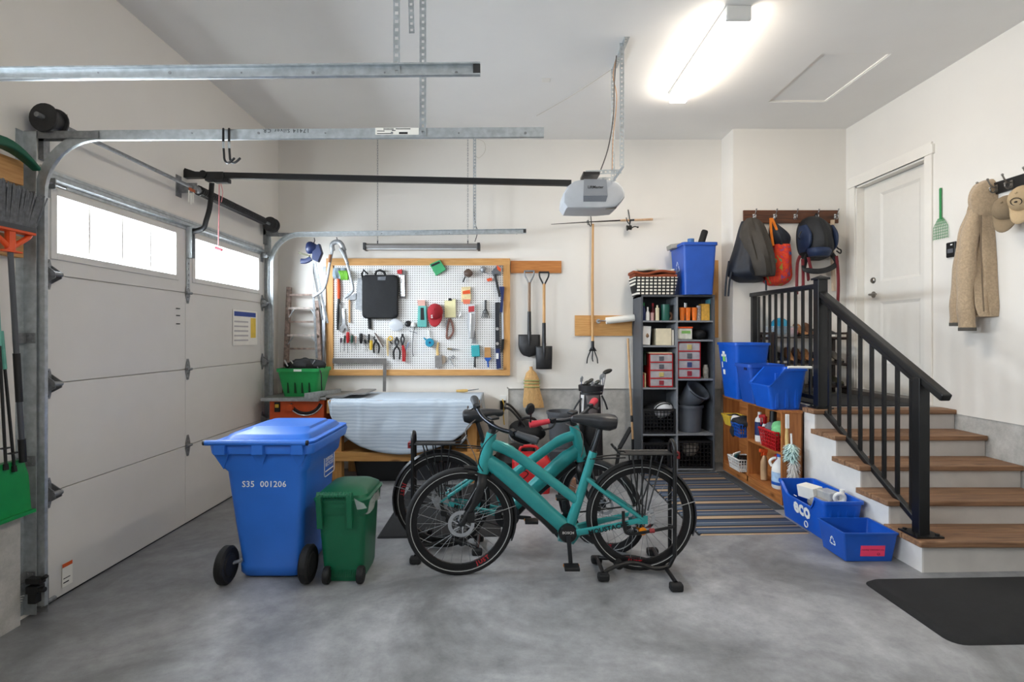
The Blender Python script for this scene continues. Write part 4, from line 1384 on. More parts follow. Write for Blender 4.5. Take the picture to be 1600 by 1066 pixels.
    for i, r in enumerate((.052, .044, .036, .028)):
        ca_.lathe([(.015, -.075 + i * .006), (r, -.075 + i * .006), (r, -.072 + i * .006), (.015, -.072 + i * .006)], ra, (0, 1, 0), 20)
    ca_.build('cassette', STEELD, T, world=False)
    de = B().tube([V(.0, .40, -.085), V(.02, .34, -.09), V(.05, .30, -.09)], .012, 8).cyl(V(.02, .335, -.1), V(.02, .335, -.07), .022, n=12).cyl(V(.055, .29, -.1), V(.055, .29, -.07), .022, n=12)
    de.build('derailleur', BLACK, T, world=False)
    # wheels
    def make_wheel(nm, c, Mx, rotor_side):
        def X(bld):
            return bld.xf(Mx) if Mx else bld
        w = X(B().torus(c, (0, 1, 0), .316, .0215, 56, 10)).build(nm, RUBBER, T, world=False)
        X(B().lathe([(.268, -.009), (.292, -.013), (.300, -.013), (.300, .013), (.292, .013), (.268, .009)], c, (0, 1, 0), 56, ring=True)).build('rim', RIMB, w, world=False)
        for s in (-1, 1):
            X(B().torus(Vector(c) + Vector((0, s * .0185, 0)), (0, 1, 0), .307, .0022, 56, 5)).build('sidewall_stripe', REFL, w, world=False)
        X(B().lathe([(.008, -.055), (.014, -.05), (.028, -.032), (.028, -.028), (.016, -.02), (.016, .02), (.028, .028), (.028, .032), (.014, .05), (.008, .055)], c, (0, 1, 0), 16)).build('hub', DGREY, w, world=False)
        ro = B().lathe([(.060, .040), (.082, .040), (.082, .042), (.060, .042)], c, (0, 1, 0), 32, ring=True)
        for i in range(6):
            a = i * math.pi / 3
            ro.bar(Vector(c) + Vector((.018 * math.cos(a), .041, .018 * math.sin(a))), Vector(c) + Vector((.06 * math.cos(a + .4), .041, .06 * math.sin(a + .4))), .008, .002, (0, 0, 1) if abs(math.cos(a)) > .5 else (1, 0, 0))
        X(ro).build('brake_disc', CHROME, w, world=False)
        ns = 28
        for i in range(ns):
            a = 2 * math.pi * i / ns
            s = 1 if i % 2 else -1
            a2 = a + (.28 if (i // 2) % 2 else -.28)
            p0 = Vector(c) + Vector((.027 * math.cos(a2 + .9 * (1 if (i // 2) % 2 else -1)), s * .03, .027 * math.sin(a2 + .9 * (1 if (i // 2) % 2 else -1))))
            p1 = Vector(c) + Vector((.272 * math.cos(a), 0, .272 * math.sin(a)))
            X(B().tube([p0, p1], .0013, 4, caps=False)).build('spoke', STEELD, w, world=False)
        # maker's word on the rim wall
        for side in (1, -1):
            ang0 = extra['word'] if nm == 'rear_wheel' else extra['word_f']
            for i, chh in enumerate('JUST'):
                a = ang0 - side * (i - 1.5) * .085
                lt = lettering(chh, .036, REDTXT, None, (0, 0, 0), (1, 0, 0), (0, 1, 0), 'rim_letter', bold=.0012)
                rad = Vector((math.cos(a), 0, math.sin(a)))
                uu = Vector((math.sin(a), 0, -math.cos(a))) * (-1 if side > 0 else 1) * -1
                ww = rad * -1
                if uu.cross(ww).y * side < 0:
                    uu = -uu
                nn = uu.cross(ww)
                o_ = Vector(c) + rad * .283 + Vector((0, side * .0142, 0))
                M_ = Matrix(((uu.x, ww.x, nn.x, o_.x), (uu.y, ww.y, nn.y, o_.y), (uu.z, ww.z, nn.z, o_.z), (0, 0, 0, 1)))
                if Mx: M_ = Mx @ M_
                lt.data.transform(M_)
                lt.parent = w
                WORLD[lt.name] = WORLD[T.name]
        return w
    rw = make_wheel('rear_wheel', ra, None, 1)
    ax = (htop - hbot).normalized()
    MS = Matrix.Translation(hbot) @ Matrix.Rotation(steer, 4, ax) @ Matrix.Translation(-hbot)
    MB_ = Matrix.Translation(hbot) @ Matrix.Rotation(bars, 4, ax) @ Matrix.Translation(-hbot)
    fw = make_wheel('front_wheel', fa, MS, 1)
    # fork
    fk = B()
    fk.tube([hbot + ax * .012, hbot - ax * .03], [.036, .038], 12)
    for s in (-1, 1):
        fk.tube(curve([hbot - ax * .01 + Vector((0, s * .02, 0)), hbot - ax * .06 + Vector((0, s * .058, 0)), hbot - ax * .16 + Vector((.008, s * .062, 0)), fa + Vector((0, s * .062, 0))], 5), [.030] * 6 + [.027] * 5 + [.018] * 5, 10, flat=((0, 1, 0), .55))
    fk.cbox(fa + Vector((-.055, .072, .05)), (.045, .035, .06))
    fk.xf(MS).build('fork', BLACK, T, world=False)
    # mudguards
    def guard(c, a0, a1, Mx):
        pts = [Vector(c) + Vector((.352 * math.cos(a), 0, .352 * math.sin(a))) for a in [a0 + (a1 - a0) * i / 24 for i in range(25)]]
        rings = []
        for p in pts:
            rad = (p - Vector(c)).normalized()
            rg_ = []
            for q in range(7):
                t = -1 + 2 * q / 6
                rg_.append(p + Vector((0, t * .026, 0)) - rad * (.014 * t * t))
            for q in range(6, -1, -1):
                t = -1 + 2 * q / 6
                rg_.append(p + Vector((0, t * .024, 0)) - rad * (.014 * t * t + .003))
            rings.append(rg_)
        g = B().loft(rings)
        if Mx: g.xf(Mx)
        g.build('mudguard', BLACK, T, world=False)
    guard(ra, math.radians(20), math.radians(200), None)
    guard(fa, math.radians(93), math.radians(203), MS)
    for s in (-1, 1):
        st = B().tube([fa + Vector((0, s * .06, 0)), fa + Vector((-.34, s * .028, .09))], .0025, 5).xf(MS)
        st.build('mudguard_stay', STEELD, T, world=False)
        B().tube([ra + Vector((0, s * .06, .01)), ra + Vector((-.335, s * .028, .10))], .0025, 5).build('mudguard_stay', STEELD, T, world=False)
    # rack
    rk = B()
    zr = .795 + dz
    rk.tube(curve([(.17, .05, zr + .045), (.14, .05, zr + .01), (.10, .05, zr), (-.19, .05, zr), (-.215, .03, zr - .01), (-.215, -.03, zr - .01), (-.19, -.05, zr), (.10, -.05, zr), (.14, -.05, zr + .01), (.17, -.05, zr + .045)], 3), .0075, 7)
    rk.box(-.19, .09, -.04, .04, zr - .008, zr + .002)
    for s in (-1, 1):
        for xx in (.06, .0, -.06, -.13):
            rk.tube([(xx, s * .05, zr), (xx * .25 + .005, s * .075, .42 + dz + abs(xx) * .3)], .0048, 6)
        rk.tube([(.10, s * .05, zr - .02), (.315, s * .02, .76 + dz)], .005, 6)
    rk.build('rack', BLACK, T, world=False)
    B().box(-.235, -.215, -.04, .04, zr - .03, zr + .01).build('rear_light', mat('rear_light_red', '#7d1418', .3), T, world=False, smooth=0)
    B().cyl((0, .068, .402 + dz - .07), (0, .074, .402 + dz - .07), .024, n=14).build('side_reflector', AMBER, T, world=False)
    # seat
    B().tube([V(.30, .77), V(.238, .965)], .0155, 10).cyl(V(.297, .775), V(.287, .805), .022, n=12).build('seat_post', DGREY, T, world=False)
    sec = [(-.012, 1.0, .03, .03), (.0, .998, .075, .055), (.04, .998, .092, .068), (.10, 1.002, .078, .064), (.16, 1.008, .048, .050), (.22, 1.012, .028, .038), (.265, 1.010, .018, .026), (.275, 1.006, .005, .008)]
    rings = []
    for (dx, z, hw, h) in [(a_ + .155, b_, c_, d_) for a_, b_, c_, d_ in sec]:
        rg_ = []
        for j in range(16):
            a = 2 * math.pi * j / 16
            zz = math.sin(a)
            rg_.append(V(dx, z + (h * .55 * zz if zz > 0 else h * 1.0 * zz), hw * math.cos(a)))
        rings.append(rg_)
    B().loft(rings).build('saddle', mat('saddle_vinyl', '#26272a', .4, var=.1), T, world=False)
    # stem, bars, grips, levers
    hb = htop + ax * .075 + Vector((.03, 0, 0))
    B().tube([htop - ax * .01, htop + ax * .045], .024, 12).tube([htop + ax * .03, hb], [.02, .022], 10).xf(MB_).build('stem', BLACK, T, world=False)
    lean = extra.get('lean', 0.0)
    ML = MB_ @ Matrix.Translation(hb) @ Matrix.Rotation(lean, 4, 'X') @ Matrix.Translation(-hb)
    bp = [hb + Vector((-.10, s_, .015)) if abs(s_) > .3 else hb + Vector((-.05 if abs(s_) > .2 else 0, s_, .015 if abs(s_) > .2 else 0)) for s_ in (-.325, -.20, -.08, .08, .20, .325)]
    bp[1] = hb + Vector((-.035, -.21, .02)); bp[4] = hb + Vector((-.035, .21, .02))
    B().tube(curve(bp, 6), .0135, 10).xf(ML).build('handlebar', mat('bar_satin', '#3a3d42', .25, .9), T, world=False)
    for s in (-1, 1):
        g0 = bp[4] if s > 0 else bp[1]; g1 = bp[5] if s > 0 else bp[0]
        dd = (g1 - g0).normalized()
        B().tube([g0, g0 + dd * .02, g0 + dd * .06, g0 + dd * .11, g1 + dd * .005], [.017, .0175, .019, .023, .020], 12, flat=((1, 0, 0), 1.25)).xf(ML).build('grip', grip, T, world=False)
        lv = B().cbox(g0 - dd * .025, (.03, .035, .03)).tube(curve([g0 - dd * .02 + Vector((.03, 0, -.01)), g0 + dd * .03 + Vector((.055, 0, -.03)), g0 + dd * .09 + Vector((.05, 0, -.035))], 4), .006, 6)
        lv.xf(ML).build('brake_lever', BLACK, T, world=False)
    B().cbox(hb + Vector((-.02, .0, .028)), (.06, .05, .016)).xf(MB_).build('display', BLACK, T, world=False, smooth=0, bev=.004)
    cb = curve([hb + Vector((.03, .12, -.01)), hb + Vector((.11, .10, -.08)), hb + Vector((.10, .03, -.22)), hbot + Vector((.02, .03, .02))], 6)
    B().tube(cb, .0032, 5).xf(MB_).build('brake_cable', BLACK, T, world=False)
    cb = curve([hb + Vector((.03, -.12, -.01)), hb + Vector((.13, -.08, -.06)), hb + Vector((.09, -.03, -.20)), hbot + Vector((.02, -.03, .04))], 6)
    B().tube(cb, .0032, 5).xf(MB_).build('brake_cable', mat('cable_grey', '#6a6460', .5), T, world=False)
    hl = B().lathe([(0, 0), (.022, 0), (.026, .03), (.024, .045), (0, .05)], hbot - ax * .02 + Vector((.045, 0, .02)), (1, 0, 0), 14).xf(MS)
    hl.build('headlight', BLACK, T, world=False)
    if extra.get('mirror'):
        g1 = bp[0]
        m = B().tube([g1, g1 + Vector((.02, -.005, .08))], .006, 6)
        m.xf(ML).build('mirror_stem', BLACK, T, world=False)
        c = g1 + Vector((.02, -.005, .115))
        mo = B().lathe([(0, -.012), (.03, -.010), (.040, 0), (.040, .006), (.036, .008)], c, (-1, 0, 0), 20).xf(ML)
        mo.build('mirror', BLACK, T, world=False)
        B().lathe([(0, .0075), (.036, .0075), (.036, .009), (0, .009)], c, (-1, 0, 0), 20).xf(ML).build('mirror_glass', CHROME, T, world=False)
    if extra.get('cage'):
        cg = B().tube(curve([V(.45, .50, .05), V(.56, .58, .05), V(.60, .575, .05), V(.585, .545, .05), V(.47, .455, .05)], 4), .004, 5)
        cg.build('bottle_cage', BLACK, T, world=False)
    return T

# near bike points to the garage door, far bike points to the steps
Mn = Matrix.Translation((.827, 3.37, 0)) @ Matrix.Rotation(math.pi, 4, 'Z')
bike1 = bicycle('bicycle', 'teal step-through electric bicycle with black grips, pointing at the garage door', Mn, math.radians(9), math.radians(40), mat('grip_grey', '#3a3d41', .55),
        dict(crank=math.radians(-94), lean=math.radians(-9), word=math.radians(-82), word_f=math.radians(-118), cage=False))
Mf = Matrix.Translation((-.452, 3.80, 0))
bike2 = bicycle('bicycle', 'teal electric bicycle with red grips and a mirror, behind the black-gripped one', Mf, math.radians(-42), math.radians(-52), mat('grip_red', '#c22c3c', .5),
        dict(crank=math.radians(176), lean=0, word=math.radians(165), word_f=math.radians(-80), mirror=True, cage=True), dz=-.025)

# ------------------------------------------------------------------ floor stands
def bike_stand(label, M, zfl):
    T = thing('bike_stand', label, 'bike stand', M=M)
    z0 = zfl
    PAINT = ALU
    hp = [Vector((-.165, .05, z0 + .055)), Vector((-.20, .05, z0 + .12)), Vector((-.20, .05, z0 + .76))]
    hp += [Vector((-.20, .05 * math.cos(a), z0 + .76 + .055 * math.sin(a))) for a in [math.pi * i / 8 for i in range(1, 8)]]
    hp += [Vector((-.20, -.05, z0 + .76)), Vector((-.20, -.05, z0 + .12)), Vector((-.165, -.05, z0 + .055))]
    B().tube(hp, .0125, 10).build('hoop', PAINT, T, world=False)
    for s in (-1, 1):
        B().tube(curve([(-.165, s * .05, z0 + .055), (-.08, s * .06, z0 + .045), (.05, s * .045, z0 + .075), (.16, s * .06, z0 + .06), (.25, s * .11, z0 + .04)], 5), .0125, 10).build('side_tube', PAINT, T, world=False)
        B().cbox((-.145, s * .255, z0 + .024), (.075, .055, .046)).build('foot', RUBBER, T, world=False, smooth=0, bev=.012)
        B().cbox((.25, s * .125, z0 + .024), (.07, .05, .046)).build('foot', RUBBER, T, world=False, smooth=0, bev=.012)
    B().tube([(-.145, -.25, z0 + .045), (-.145, .25, z0 + .045)], .0125, 10).build('rear_bar', PAINT, T, world=False)
    B().tube([(.25, -.12, z0 + .042), (.25, .12, z0 + .042)], .0125, 10).build('front_bar', PAINT, T, world=False)
    B().cyl((.14, -.05, z0 + .06), (.14, .05, z0 + .06), .028, n=14).build('wheel_rest', RUBBER, T, world=False)
    B().tube(curve([(-.20, .055, z0 + .30), (-.06, .085, z0 + .285), (.08, .085, z0 + .265), (.115, .08, z0 + .30), (.12, .075, z0 + .40)], 5), .010, 8, flat=((0, 1, 0), .7)).build('clamp_arm', PAINT, T, world=False)
    B().cyl((-.065, .085, z0 + .286), (-.035, .085, z0 + .284), .014, n=10).build('clamp_button', mat('button_red', '#8c2a2c', .5), T, world=False)
    return T
bike_stand('black tubular floor stand holding the wheel of the black-gripped bicycle', Mn, zf(.9))
bike_stand('black tubular floor stand holding the wheel of the red-gripped bicycle', Mf, zf(-.5))
# ================================================================== low bookcase by the landing
CHERRY = wood('cherry_stain', '#94572a', '#bb7a41', 'Y', rough=.5, ring=5)
CHERRYZ = wood('cherry_stain_z', '#94572a', '#b97840', 'Z', rough=.5, ring=5)
bx0, bx1, by0, by1, bz0, bz1 = 2.33, 2.505, 4.60, 5.85, .082, .886
bc = thing('bookcase', 'low cherry-stained open bookcase against the landing', 'bookcase', (2.42, 5.2, zf(2.4)))
B().box(bx0 - .008, bx1, by0 - .01, by1, bz1 - .022, bz1).build('top_board', CHERRY, bc, smooth=0, bev=.003)
B().box(bx0, bx1, by0, by0 + .022, bz0, bz1 - .022).build('end_panel', CHERRYZ, bc, smooth=0, bev=.002)
B().box(bx0, bx1, by1 - .022, by1, bz0, bz1 - .022).build('end_panel', CHERRYZ, bc, smooth=0)
B().box(bx0, bx1 - .01, 5.245, 5.268, bz0 + .03, bz1 - .022).build('divider', CHERRYZ, bc, smooth=0)
B().box(bx0 + .008, bx1, by0 + .022, by1 - .022, .165, .185).build('bottom_board', CHERRY, bc, smooth=0)
B().box(bx0, bx0 + .02, by0 + .022, by1 - .022, .082, .166).build('plinth', CHERRY, bc, smooth=0)
B().box(bx0 + .004, bx1 - .01, by0 + .022, 5.245, .505, .524).build('shelf', CHERRY, bc, smooth=0)
B().box(bx0 + .10, bx1 - .01, 5.268, by1 - .022, .505, .524).build('shelf', CHERRY, bc, smooth=0)
B().box(bx1 - .008, bx1, by0, by1, bz0, bz1 - .02).build('back_panel', CHERRY, bc, smooth=0)

def bottle(prof, c, m, n=16):
    return B().lathe(prof, c, (0, 0, 1), n)

def lattice_basket(name, label, m, c, bx, by, tx, ty, h, nx, ny, nz, bar=.006, group=None, base_z=None):
    """moulded basket with open lattice sides"""
    t = thing(name, label, 'basket', c)
    c = Vector(c)
    b_ = B()
    def pt(u, v, f):   # u,v in -1..1 at height f
        return c + Vector(((bx + (tx - bx) * f) * u, (by + (ty - by) * f) * v, h * f))
    loop = lambda f: [pt(a / 1.0, d / 1.0, f) for a, d in [(-1, -1), (1, -1), (1, 1), (-1, 1)]]
    b_.tube(loop(1.0), bar * 1.3, 6, closed=True)
    for i in range(1, nz):
        b_.tube(loop(i / nz), bar * .6, 4, closed=True)
    for k_ in range(nx + 1):
        u = -1 + 2 * k_ / nx
        for v in (-1, 1):
            b_.bar(pt(u, v, 0), pt(u, v, 1), bar, bar * .8, (1, 0, 0))
    for k_ in range(ny + 1):
        v = -1 + 2 * k_ / ny
        for u in (-1, 1):
            b_.bar(pt(u, v, 0), pt(u, v, 1), bar, bar * .8, (0, 1, 0))
    b_.build('lattice', m, t, smooth=0)
    q = loop(0.02)
    B().add(q + [p + Vector((0, 0, .006)) for p in q], [(0, 3, 2, 1), (4, 5, 6, 7), (0, 1, 5, 4), (1, 2, 6, 5), (2, 3, 7, 6), (3, 0, 4, 7)]).build('base', m, t, smooth=0)
    return t

def lump(c, r, seed=0, amp=.25, freq=6, n=18, m=12):
    """crumpled soft lump"""
    b_ = B().ball(c, r, n, m)
    c = Vector(c)
    for i, p in enumerate(b_.v):
        d = p - c
        k = 1 + amp * mnoise.noise(Vector((p.x * freq + seed, p.y * freq, p.z * freq)))
        b_.v[i] = c + d * k
    return b_

DARKC = mat('dark_cloth', '#1e2026', .9, var=.3, scale=20, bump=.3)
WCLOTH = mat('white_cloth', '#d9d6d4', .9, var=.08, bump=.2)
# far bay, upper: yellow and blue baskets
t = thing('basket', 'small mustard yellow tub hooked on the bookcase front', 'basket', (2.34, 5.62, .56))
tub(2.335, 5.60, .60, .71, .06, .07, .085, .10, r=.015, wall=.004, rim=.006, rimh=.01).build('tub', YELLOW, t)
t2 = lump((2.335, 5.60, .685), (.065, .075, .03), 3, .4, 20).build('contents', DARKC, t)
bl_ = lattice_basket('basket', 'blue lattice basket stuffed with dark cloths on the bookcase', BLUEP, (2.33, 5.37, .525), .055, .08, .07, .10, .13, 5, 7, 4)
lump((2.33, 5.37, .66), (.085, .11, .055), 5, .5, 14).build('dark_cloths', DARKC, bl_)
lump((2.30, 5.44, .69), (.05, .05, .035), 8, .4, 18).build('white_cloth', WCLOTH, bl_)
lump((2.275, 5.455, .575), (.025, .04, .07), 9, .4, 18).build('hanging_cloth', DARKC, bl_)
# far bay, lower: white basket with cards
wb = lattice_basket('basket', 'white lattice basket with boxes and black trays, bottom of the bookcase', WHITEP, (2.35, 5.42, .186), .075, .11, .09, .13, .12, 7, 9, 4)
B().cbox((2.31, 5.47, .31), (.09, .012, .09), Matrix.Rotation(.5, 3, 'X') @ Matrix.Rotation(.4, 3, 'Z')).build('box', PAPER, wb, smooth=0)
B().cbox((2.307, 5.461, .312), (.05, .012, .05), Matrix.Rotation(.5, 3, 'X') @ Matrix.Rotation(.4, 3, 'Z')).build('box_print', mat('print_teal', '#4f9aa8', .6), wb, smooth=0)
for i in range(3):
    B().cbox((2.37, 5.33 + .05 * i, .29), (.13, .03, .07), Matrix.Rotation(.3, 3, 'X')).build('black_tray', BLACK, wb, smooth=0, bev=.004)
# near bay, upper
t = thing('cleaner_bottle', 'white cleaner bottle with a navy label on the bookcase shelf', 'bottle', (2.39, 5.13, .524))
B().lathe([(.0, 0), (.038, 0), (.042, .01), (.042, .19), (.036, .215), (.018, .235), (.016, .25), (0, .25)], (2.39, 5.13, .524), (0, 0, 1), 18).build('bottle_body', WHITEP, t)
B().lathe([(.0428, .06), (.0428, .185)], (2.39, 5.13, .524), (0, 0, 1), 18).build('label', BLUED, t, solid=.001)
B().cyl((2.39, 5.13, .772), (2.39, 5.13, .80), .017, n=12).build('cap', WHITEP, t)
t = thing('spray_bottle', 'white spray bottle with a red trigger on the bookcase shelf', 'spray bottle', (2.38, 5.0, .524))
B().lathe([(0, 0), (.034, 0), (.036, .12), (.02, .17), (.013, .19), (0, .19)], (2.38, 5.01, .524), (0, 0, 1), 14).build('bottle_body', WHITEP, t)
b = B().bar((2.38, 5.01, .71), (2.38, 5.0, .78), .03, .03, (1, 0, 0)).bar((2.38, 4.99, .785), (2.33, 5.02, .775), .03, .028, (0, 0, 1)).bar((2.345, 5.01, .76), (2.352, 5.02, .70), .014, .01, (0, 1, 0))
b.build('trigger_head', RED, t, smooth=0, bev=.004)
rb = lattice_basket('basket', 'red lattice basket holding a light green cloth on the bookcase', RED, (2.385, 4.80, .526), .07, .12, .085, .15, .16, 6, 9, 5, bar=.009)
lump((2.375, 4.72, .71), (.075, .085, .06), 11, .3, 16).build('green_cloth', mat('mint_cloth', '#7cc98a', .9, var=.1, bump=.3), rb)
lump((2.39, 4.87, .69), (.06, .08, .06), 12, .4, 16).build('grey_cloth', mat('grey_cloth', '#6b6a70', .9, var=.2, bump=.3), rb)
B().cyl((2.40, 4.90, .62), (2.41, 4.91, .84), .03, n=12).build('dark_can', BLACK, rb)
# near bay, lower
t = thing('bleach_jug', 'large white bleach jug with pale blue label in the bookcase', 'jug', (2.40, 4.76, .186))
B().lathe([(0, 0), (.066, 0), (.072, .012), (.072, .165), (.064, .20), (.04, .235), (.026, .25), (.026, .275), (0, .275)], (2.40, 4.76, .186), (0, 0, 1), 22).build('jug_body', WHITEP, t)
B().lathe([(.0727, .035), (.0727, .145)], (2.40, 4.76, .186), (0, 0, 1), 22).build('label', mat('label_pale_blue', '#a9c6e4', .5, var=.15, scale=30), t, solid=.001)
B().lathe([(.0733, .035), (.0733, .06)], (2.40, 4.76, .186), (0, 0, 1), 22).build('label_band', BLUEP, t, solid=.001)
B().tube(curve([(2.34, 4.79, .37), (2.325, 4.80, .41), (2.345, 4.785, .44), (2.37, 4.775, .445)], 4), .012, 8).build('handle', WHITEP, t)
B().cyl((2.40, 4.76, .46), (2.40, 4.76, .492), .03, n=16).build('cap', BLUEP, t)
t = thing('spray_bottle', 'tan spray bottle with an orange trigger beside the bleach jug', 'spray bottle', (2.38, 5.0, .186))
B().tube(curve([(2.38, 5.02, .19), (2.38, 5.025, .28), (2.375, 5.01, .36), (2.375, 5.0, .42)], 4), [.03] * 9 + [.024, .02, .015, .012], 12).build('bottle_body', mat('tan_plastic', '#c8a27a', .4), t)
B().bar((2.375, 5.0, .42), (2.375, 5.0, .45), .03, .03, (1, 0, 0)).bar((2.40, 5.0, .46), (2.33, 5.01, .462), .03, .03, (0, 0, 1)).bar((2.35, 5.0, .45), (2.355, 5.015, .41), .014, .01).build('trigger_head', ORANGE, t, smooth=0, bev=.004)
t = thing('squeeze_bottle', 'dark bottle with a red cap beside the bleach jug', 'bottle', (2.44, 4.90, .186))
B().lathe([(0, 0), (.03, 0), (.032, .15), (.02, .19), (.013, .215), (0, .215)], (2.43, 4.89, .186), (0, 0, 1), 14).build('bottle_body', BLUED, t)
B().cyl((2.43, 4.89, .40), (2.43, 4.89, .45), .018, n=12).build('cap', RED, t)
# brush and feather duster on the end panel
t = thing('scrub_brush', 'white scrub brush with a pale wooden handle on the bookcase end', 'brush', (2.36, 4.58, .6))
B().tube([(2.362, 4.580, .57), (2.362, 4.580, .66), (2.362, 4.580, .74)], [.012, .015, .010], 10).build('handle', mat('pale_wood', '#d8b778', .5, var=.08), t)
B().cbox((2.362, 4.572, .80), (.03, .018, .12)).build('head', WHITEP, t, smooth=0, bev=.004)
t = thing('feather_duster', 'fluffy white and mint feather duster hung on the bookcase end', 'duster', (2.37, 4.54, .25))
b = B()
rnd = random.Random(3)
def tuft(b_, c, d, L, w):
    d = Vector(d).normalized(); a, e = frame_from(d)
    c = Vector(c)
    b_.add([c + a * w, c - a * w, c + d * L + e * w * .3 - a * w * .4, c + d * L + e * w * .3 + a * w * .4], [(0, 1, 2, 3)])
for i in range(420):
    f_ = rnd.random()
    z = .615 - f_ * .13
    a = rnd.random() * 6.283
    rr = .05 + .03 * math.sin(f_ * 3.1)
    tuft(b, (2.385 + rr * .3 * math.cos(a), 4.55 + .3 * rr * math.sin(a), z), (math.cos(a), math.sin(a) * .7, -.35 - .3 * rnd.random()), .034 + .026 * rnd.random(), .008)
b.build('mint_fluff', mat('mint_fluff', '#c8e2de', .9, var=.12), t, smooth=0, kind='stuff')
b = B()
for i in range(480):
    f_ = rnd.random()
    z = .48 - f_ * .17
    a = rnd.random() * 6.283
    rr = .06 * (1 - .2 * f_)
    tuft(b, (2.405 + rr * .3 * math.cos(a), 4.55 + .3 * rr * math.sin(a), z), (math.cos(a), math.sin(a) * .7, -.6 - .5 * rnd.random()), .036 + .022 * rnd.random(), .006)
b.build('white_fluff', mat('white_fluff', '#e9e4de', .95, var=.05), t, smooth=0, kind='stuff')
B().cyl((2.40, 4.55, .35), (2.385, 4.555, .70), .008, n=8).build('stick', WHITEP, t)

# ------------------------------------------------------------------ blue recycling boxes
BB = mat('box_blue', '#0f58c4', .4, var=.05, scale=8)
BB2 = mat('box_blue_deep', '#1a4fae', .42, var=.06, scale=8)
def ribs(t, m, cx, cy, hx, hy, z0, z1, side, n=4, w=.018):
    for i in range(n):
        f_ = (-1 + 2 * (i + .5) / n)
        if side == 'front':
            B().box(cx + hx * f_ * .9 - w / 2, cx + hx * f_ * .9 + w / 2, cy - hy - .006, cy - hy + .012, z0, z1).build('rib', m, t, smooth=0, bev=.003)

# on the bookcase: stacked row
t = thing('recycling_box', 'tall blue box with a cut-down lip and white roll on the bookcase', 'recycling box', (2.43, 4.81, .886))
tub(2.395, 4.81, .887, 1.237, .125, .155, .165, .185, r=.03, rim=.010, rimh=.018, seg=10,
    ztop=lambda u, v: 1.095 + .142 * max(0, min(1, (u + .92) / .75))).build('box_shell', BB, t)
ribs(t, BB, 2.395, 4.81, .14, .165, .90, 1.20, 'front', 3, .03)
solo(B().cyl((2.41, 4.655, 1.250), (2.60, 4.63, 1.250), .0125, n=12), 'paper_roll', PAPER, 'white paper roll lying across the cut-down blue box', 'roll')
t = thing('recycling_box', 'blue box between the cut-down box and the stickered box', 'recycling box', (2.42, 5.18, .886))
tub(2.405, 5.17, .887, 1.255, .115, .13, .165, .155, r=.03, rim=.010, rimh=.03).build('box_shell', BB2, t)
for i in range(2):
    B().box(2.235 - .004, 2.245, 5.07 + .03 * i, 5.085 + .03 * i, 1.20, 1.228).build('lug', BLUED, t, smooth=0)
t = thing('recycling_box', 'tallest blue box with a white and green sticker on the bookcase', 'recycling box', (2.42, 5.58, .886))
tub(2.425, 5.58, .887, 1.452, .13, .17, .17, .235, r=.035, rim=.010, rimh=.025).build('box_shell', BB, t)
sxx = 2.262
def stick(dz0, dz1, y0, y1, m):
    f_ = lambda z: 2.425 - (.13 + .04 * (z - .887) / .54) - .002
    B().add([(f_(dz0), y0, dz0), (f_(dz0), y1, dz0), (f_(dz1), y1, dz1), (f_(dz1), y0, dz1)], [(0, 1, 2, 3)]).build('sticker', m, t, smooth=0, solid=.001)
stick(1.255, 1.31, 5.63, 5.69, mat('sticker_green', '#8fd86a', .5)); stick(1.31, 1.36, 5.63, 5.69, WHITEM); stick(1.305, 1.33, 5.60, 5.72, WHITEM)
stick(1.19, 1.25, 5.70, 5.72, WHITEM); stick(1.25, 1.30, 5.595, 5.61, WHITEM); stick(1.12, 1.17, 5.65, 5.70, WHITEM)

# floor boxes by the steps
zE = zf(2.3) + .002
t = thing('recycling_box', 'long blue floor box lettered eco with a dipped side', 'recycling box', (2.34, 4.1, zE))
def ecotop(u, v):
    if u < -.93 and v < .86:
        k_ = min(1, max(0, (v + .62) / .10)) * min(1, max(0, (.86 - v) / .5))
        return .365 - .085 * min(1, k_ * 1.6)
    return .365
tub(2.345, 4.09, zE, .365, .115, .285, .14, .31, r=.03, rim=.010, rimh=.02, seg=22, ztop=ecotop).build('box_shell', BB, t)
ribs(t, BB, 2.345, 4.09, .13, .30, .10, .33, 'front', 4, .02)
fx_ = lambda z: 2.345 - (.115 + .025 * min(1, (z - zE) / .18)) - .002
lettering('eco', .155, WHITEM, t, (fx_(.22), 4.07, .225), (0, -1, 0), (-.08, 0, 1), 'lettering', bold=.006)
B().tube([(fx_(.122), 4.03 + .022 * math.cos(a), .122 + .022 * math.sin(a)) for a in [2 * math.pi * i / 12 for i in range(12)]], .0045, 5, closed=True).build('print_ring', WHITEM, t)
B().box(fx_(.31) - .0012, fx_(.31), 4.125, 4.165, .298, .304).build('print_dash', WHITEM, t, smooth=0)
solo(B().cbox((2.33, 4.17, .325), (.09, .16, .09), Matrix.Rotation(-.15, 3, 'Y') @ Matrix.Rotation(.25, 3, 'Z')), 'carton', PAPER, 'white printed carton lying in the eco box', 'carton', smooth=0, bev=.002)
solo(lump((2.36, 4.05, .22), (.09, .18, .09), 21, .35, 14), 'paper_waste', mat('waste_grey', '#8f8b88', .8, var=.4, scale=18), 'crumpled grey paper waste filling the eco box', 'waste')
t = thing('plastic_tub', 'clear ridged plastic carton beside the printed carton', 'carton', (2.39, 4.06, .31))
B().cbox((2.395, 4.04, .335), (.10, .14, .07), Matrix.Rotation(.2, 3, 'Z')).build('tub_shell', plastic_clear('clear_tub', '#cfd0cd', .55), t, smooth=0, bev=.01)
t = thing('tape_dispenser', 'white plastic tape holder in the eco box', 'holder', (2.41, 3.93, .33))
B().torus((2.41, 3.93, .345), (.3, 1, .1), .032, .014, 20, 8).build('holder_ring', WHITEP, t)
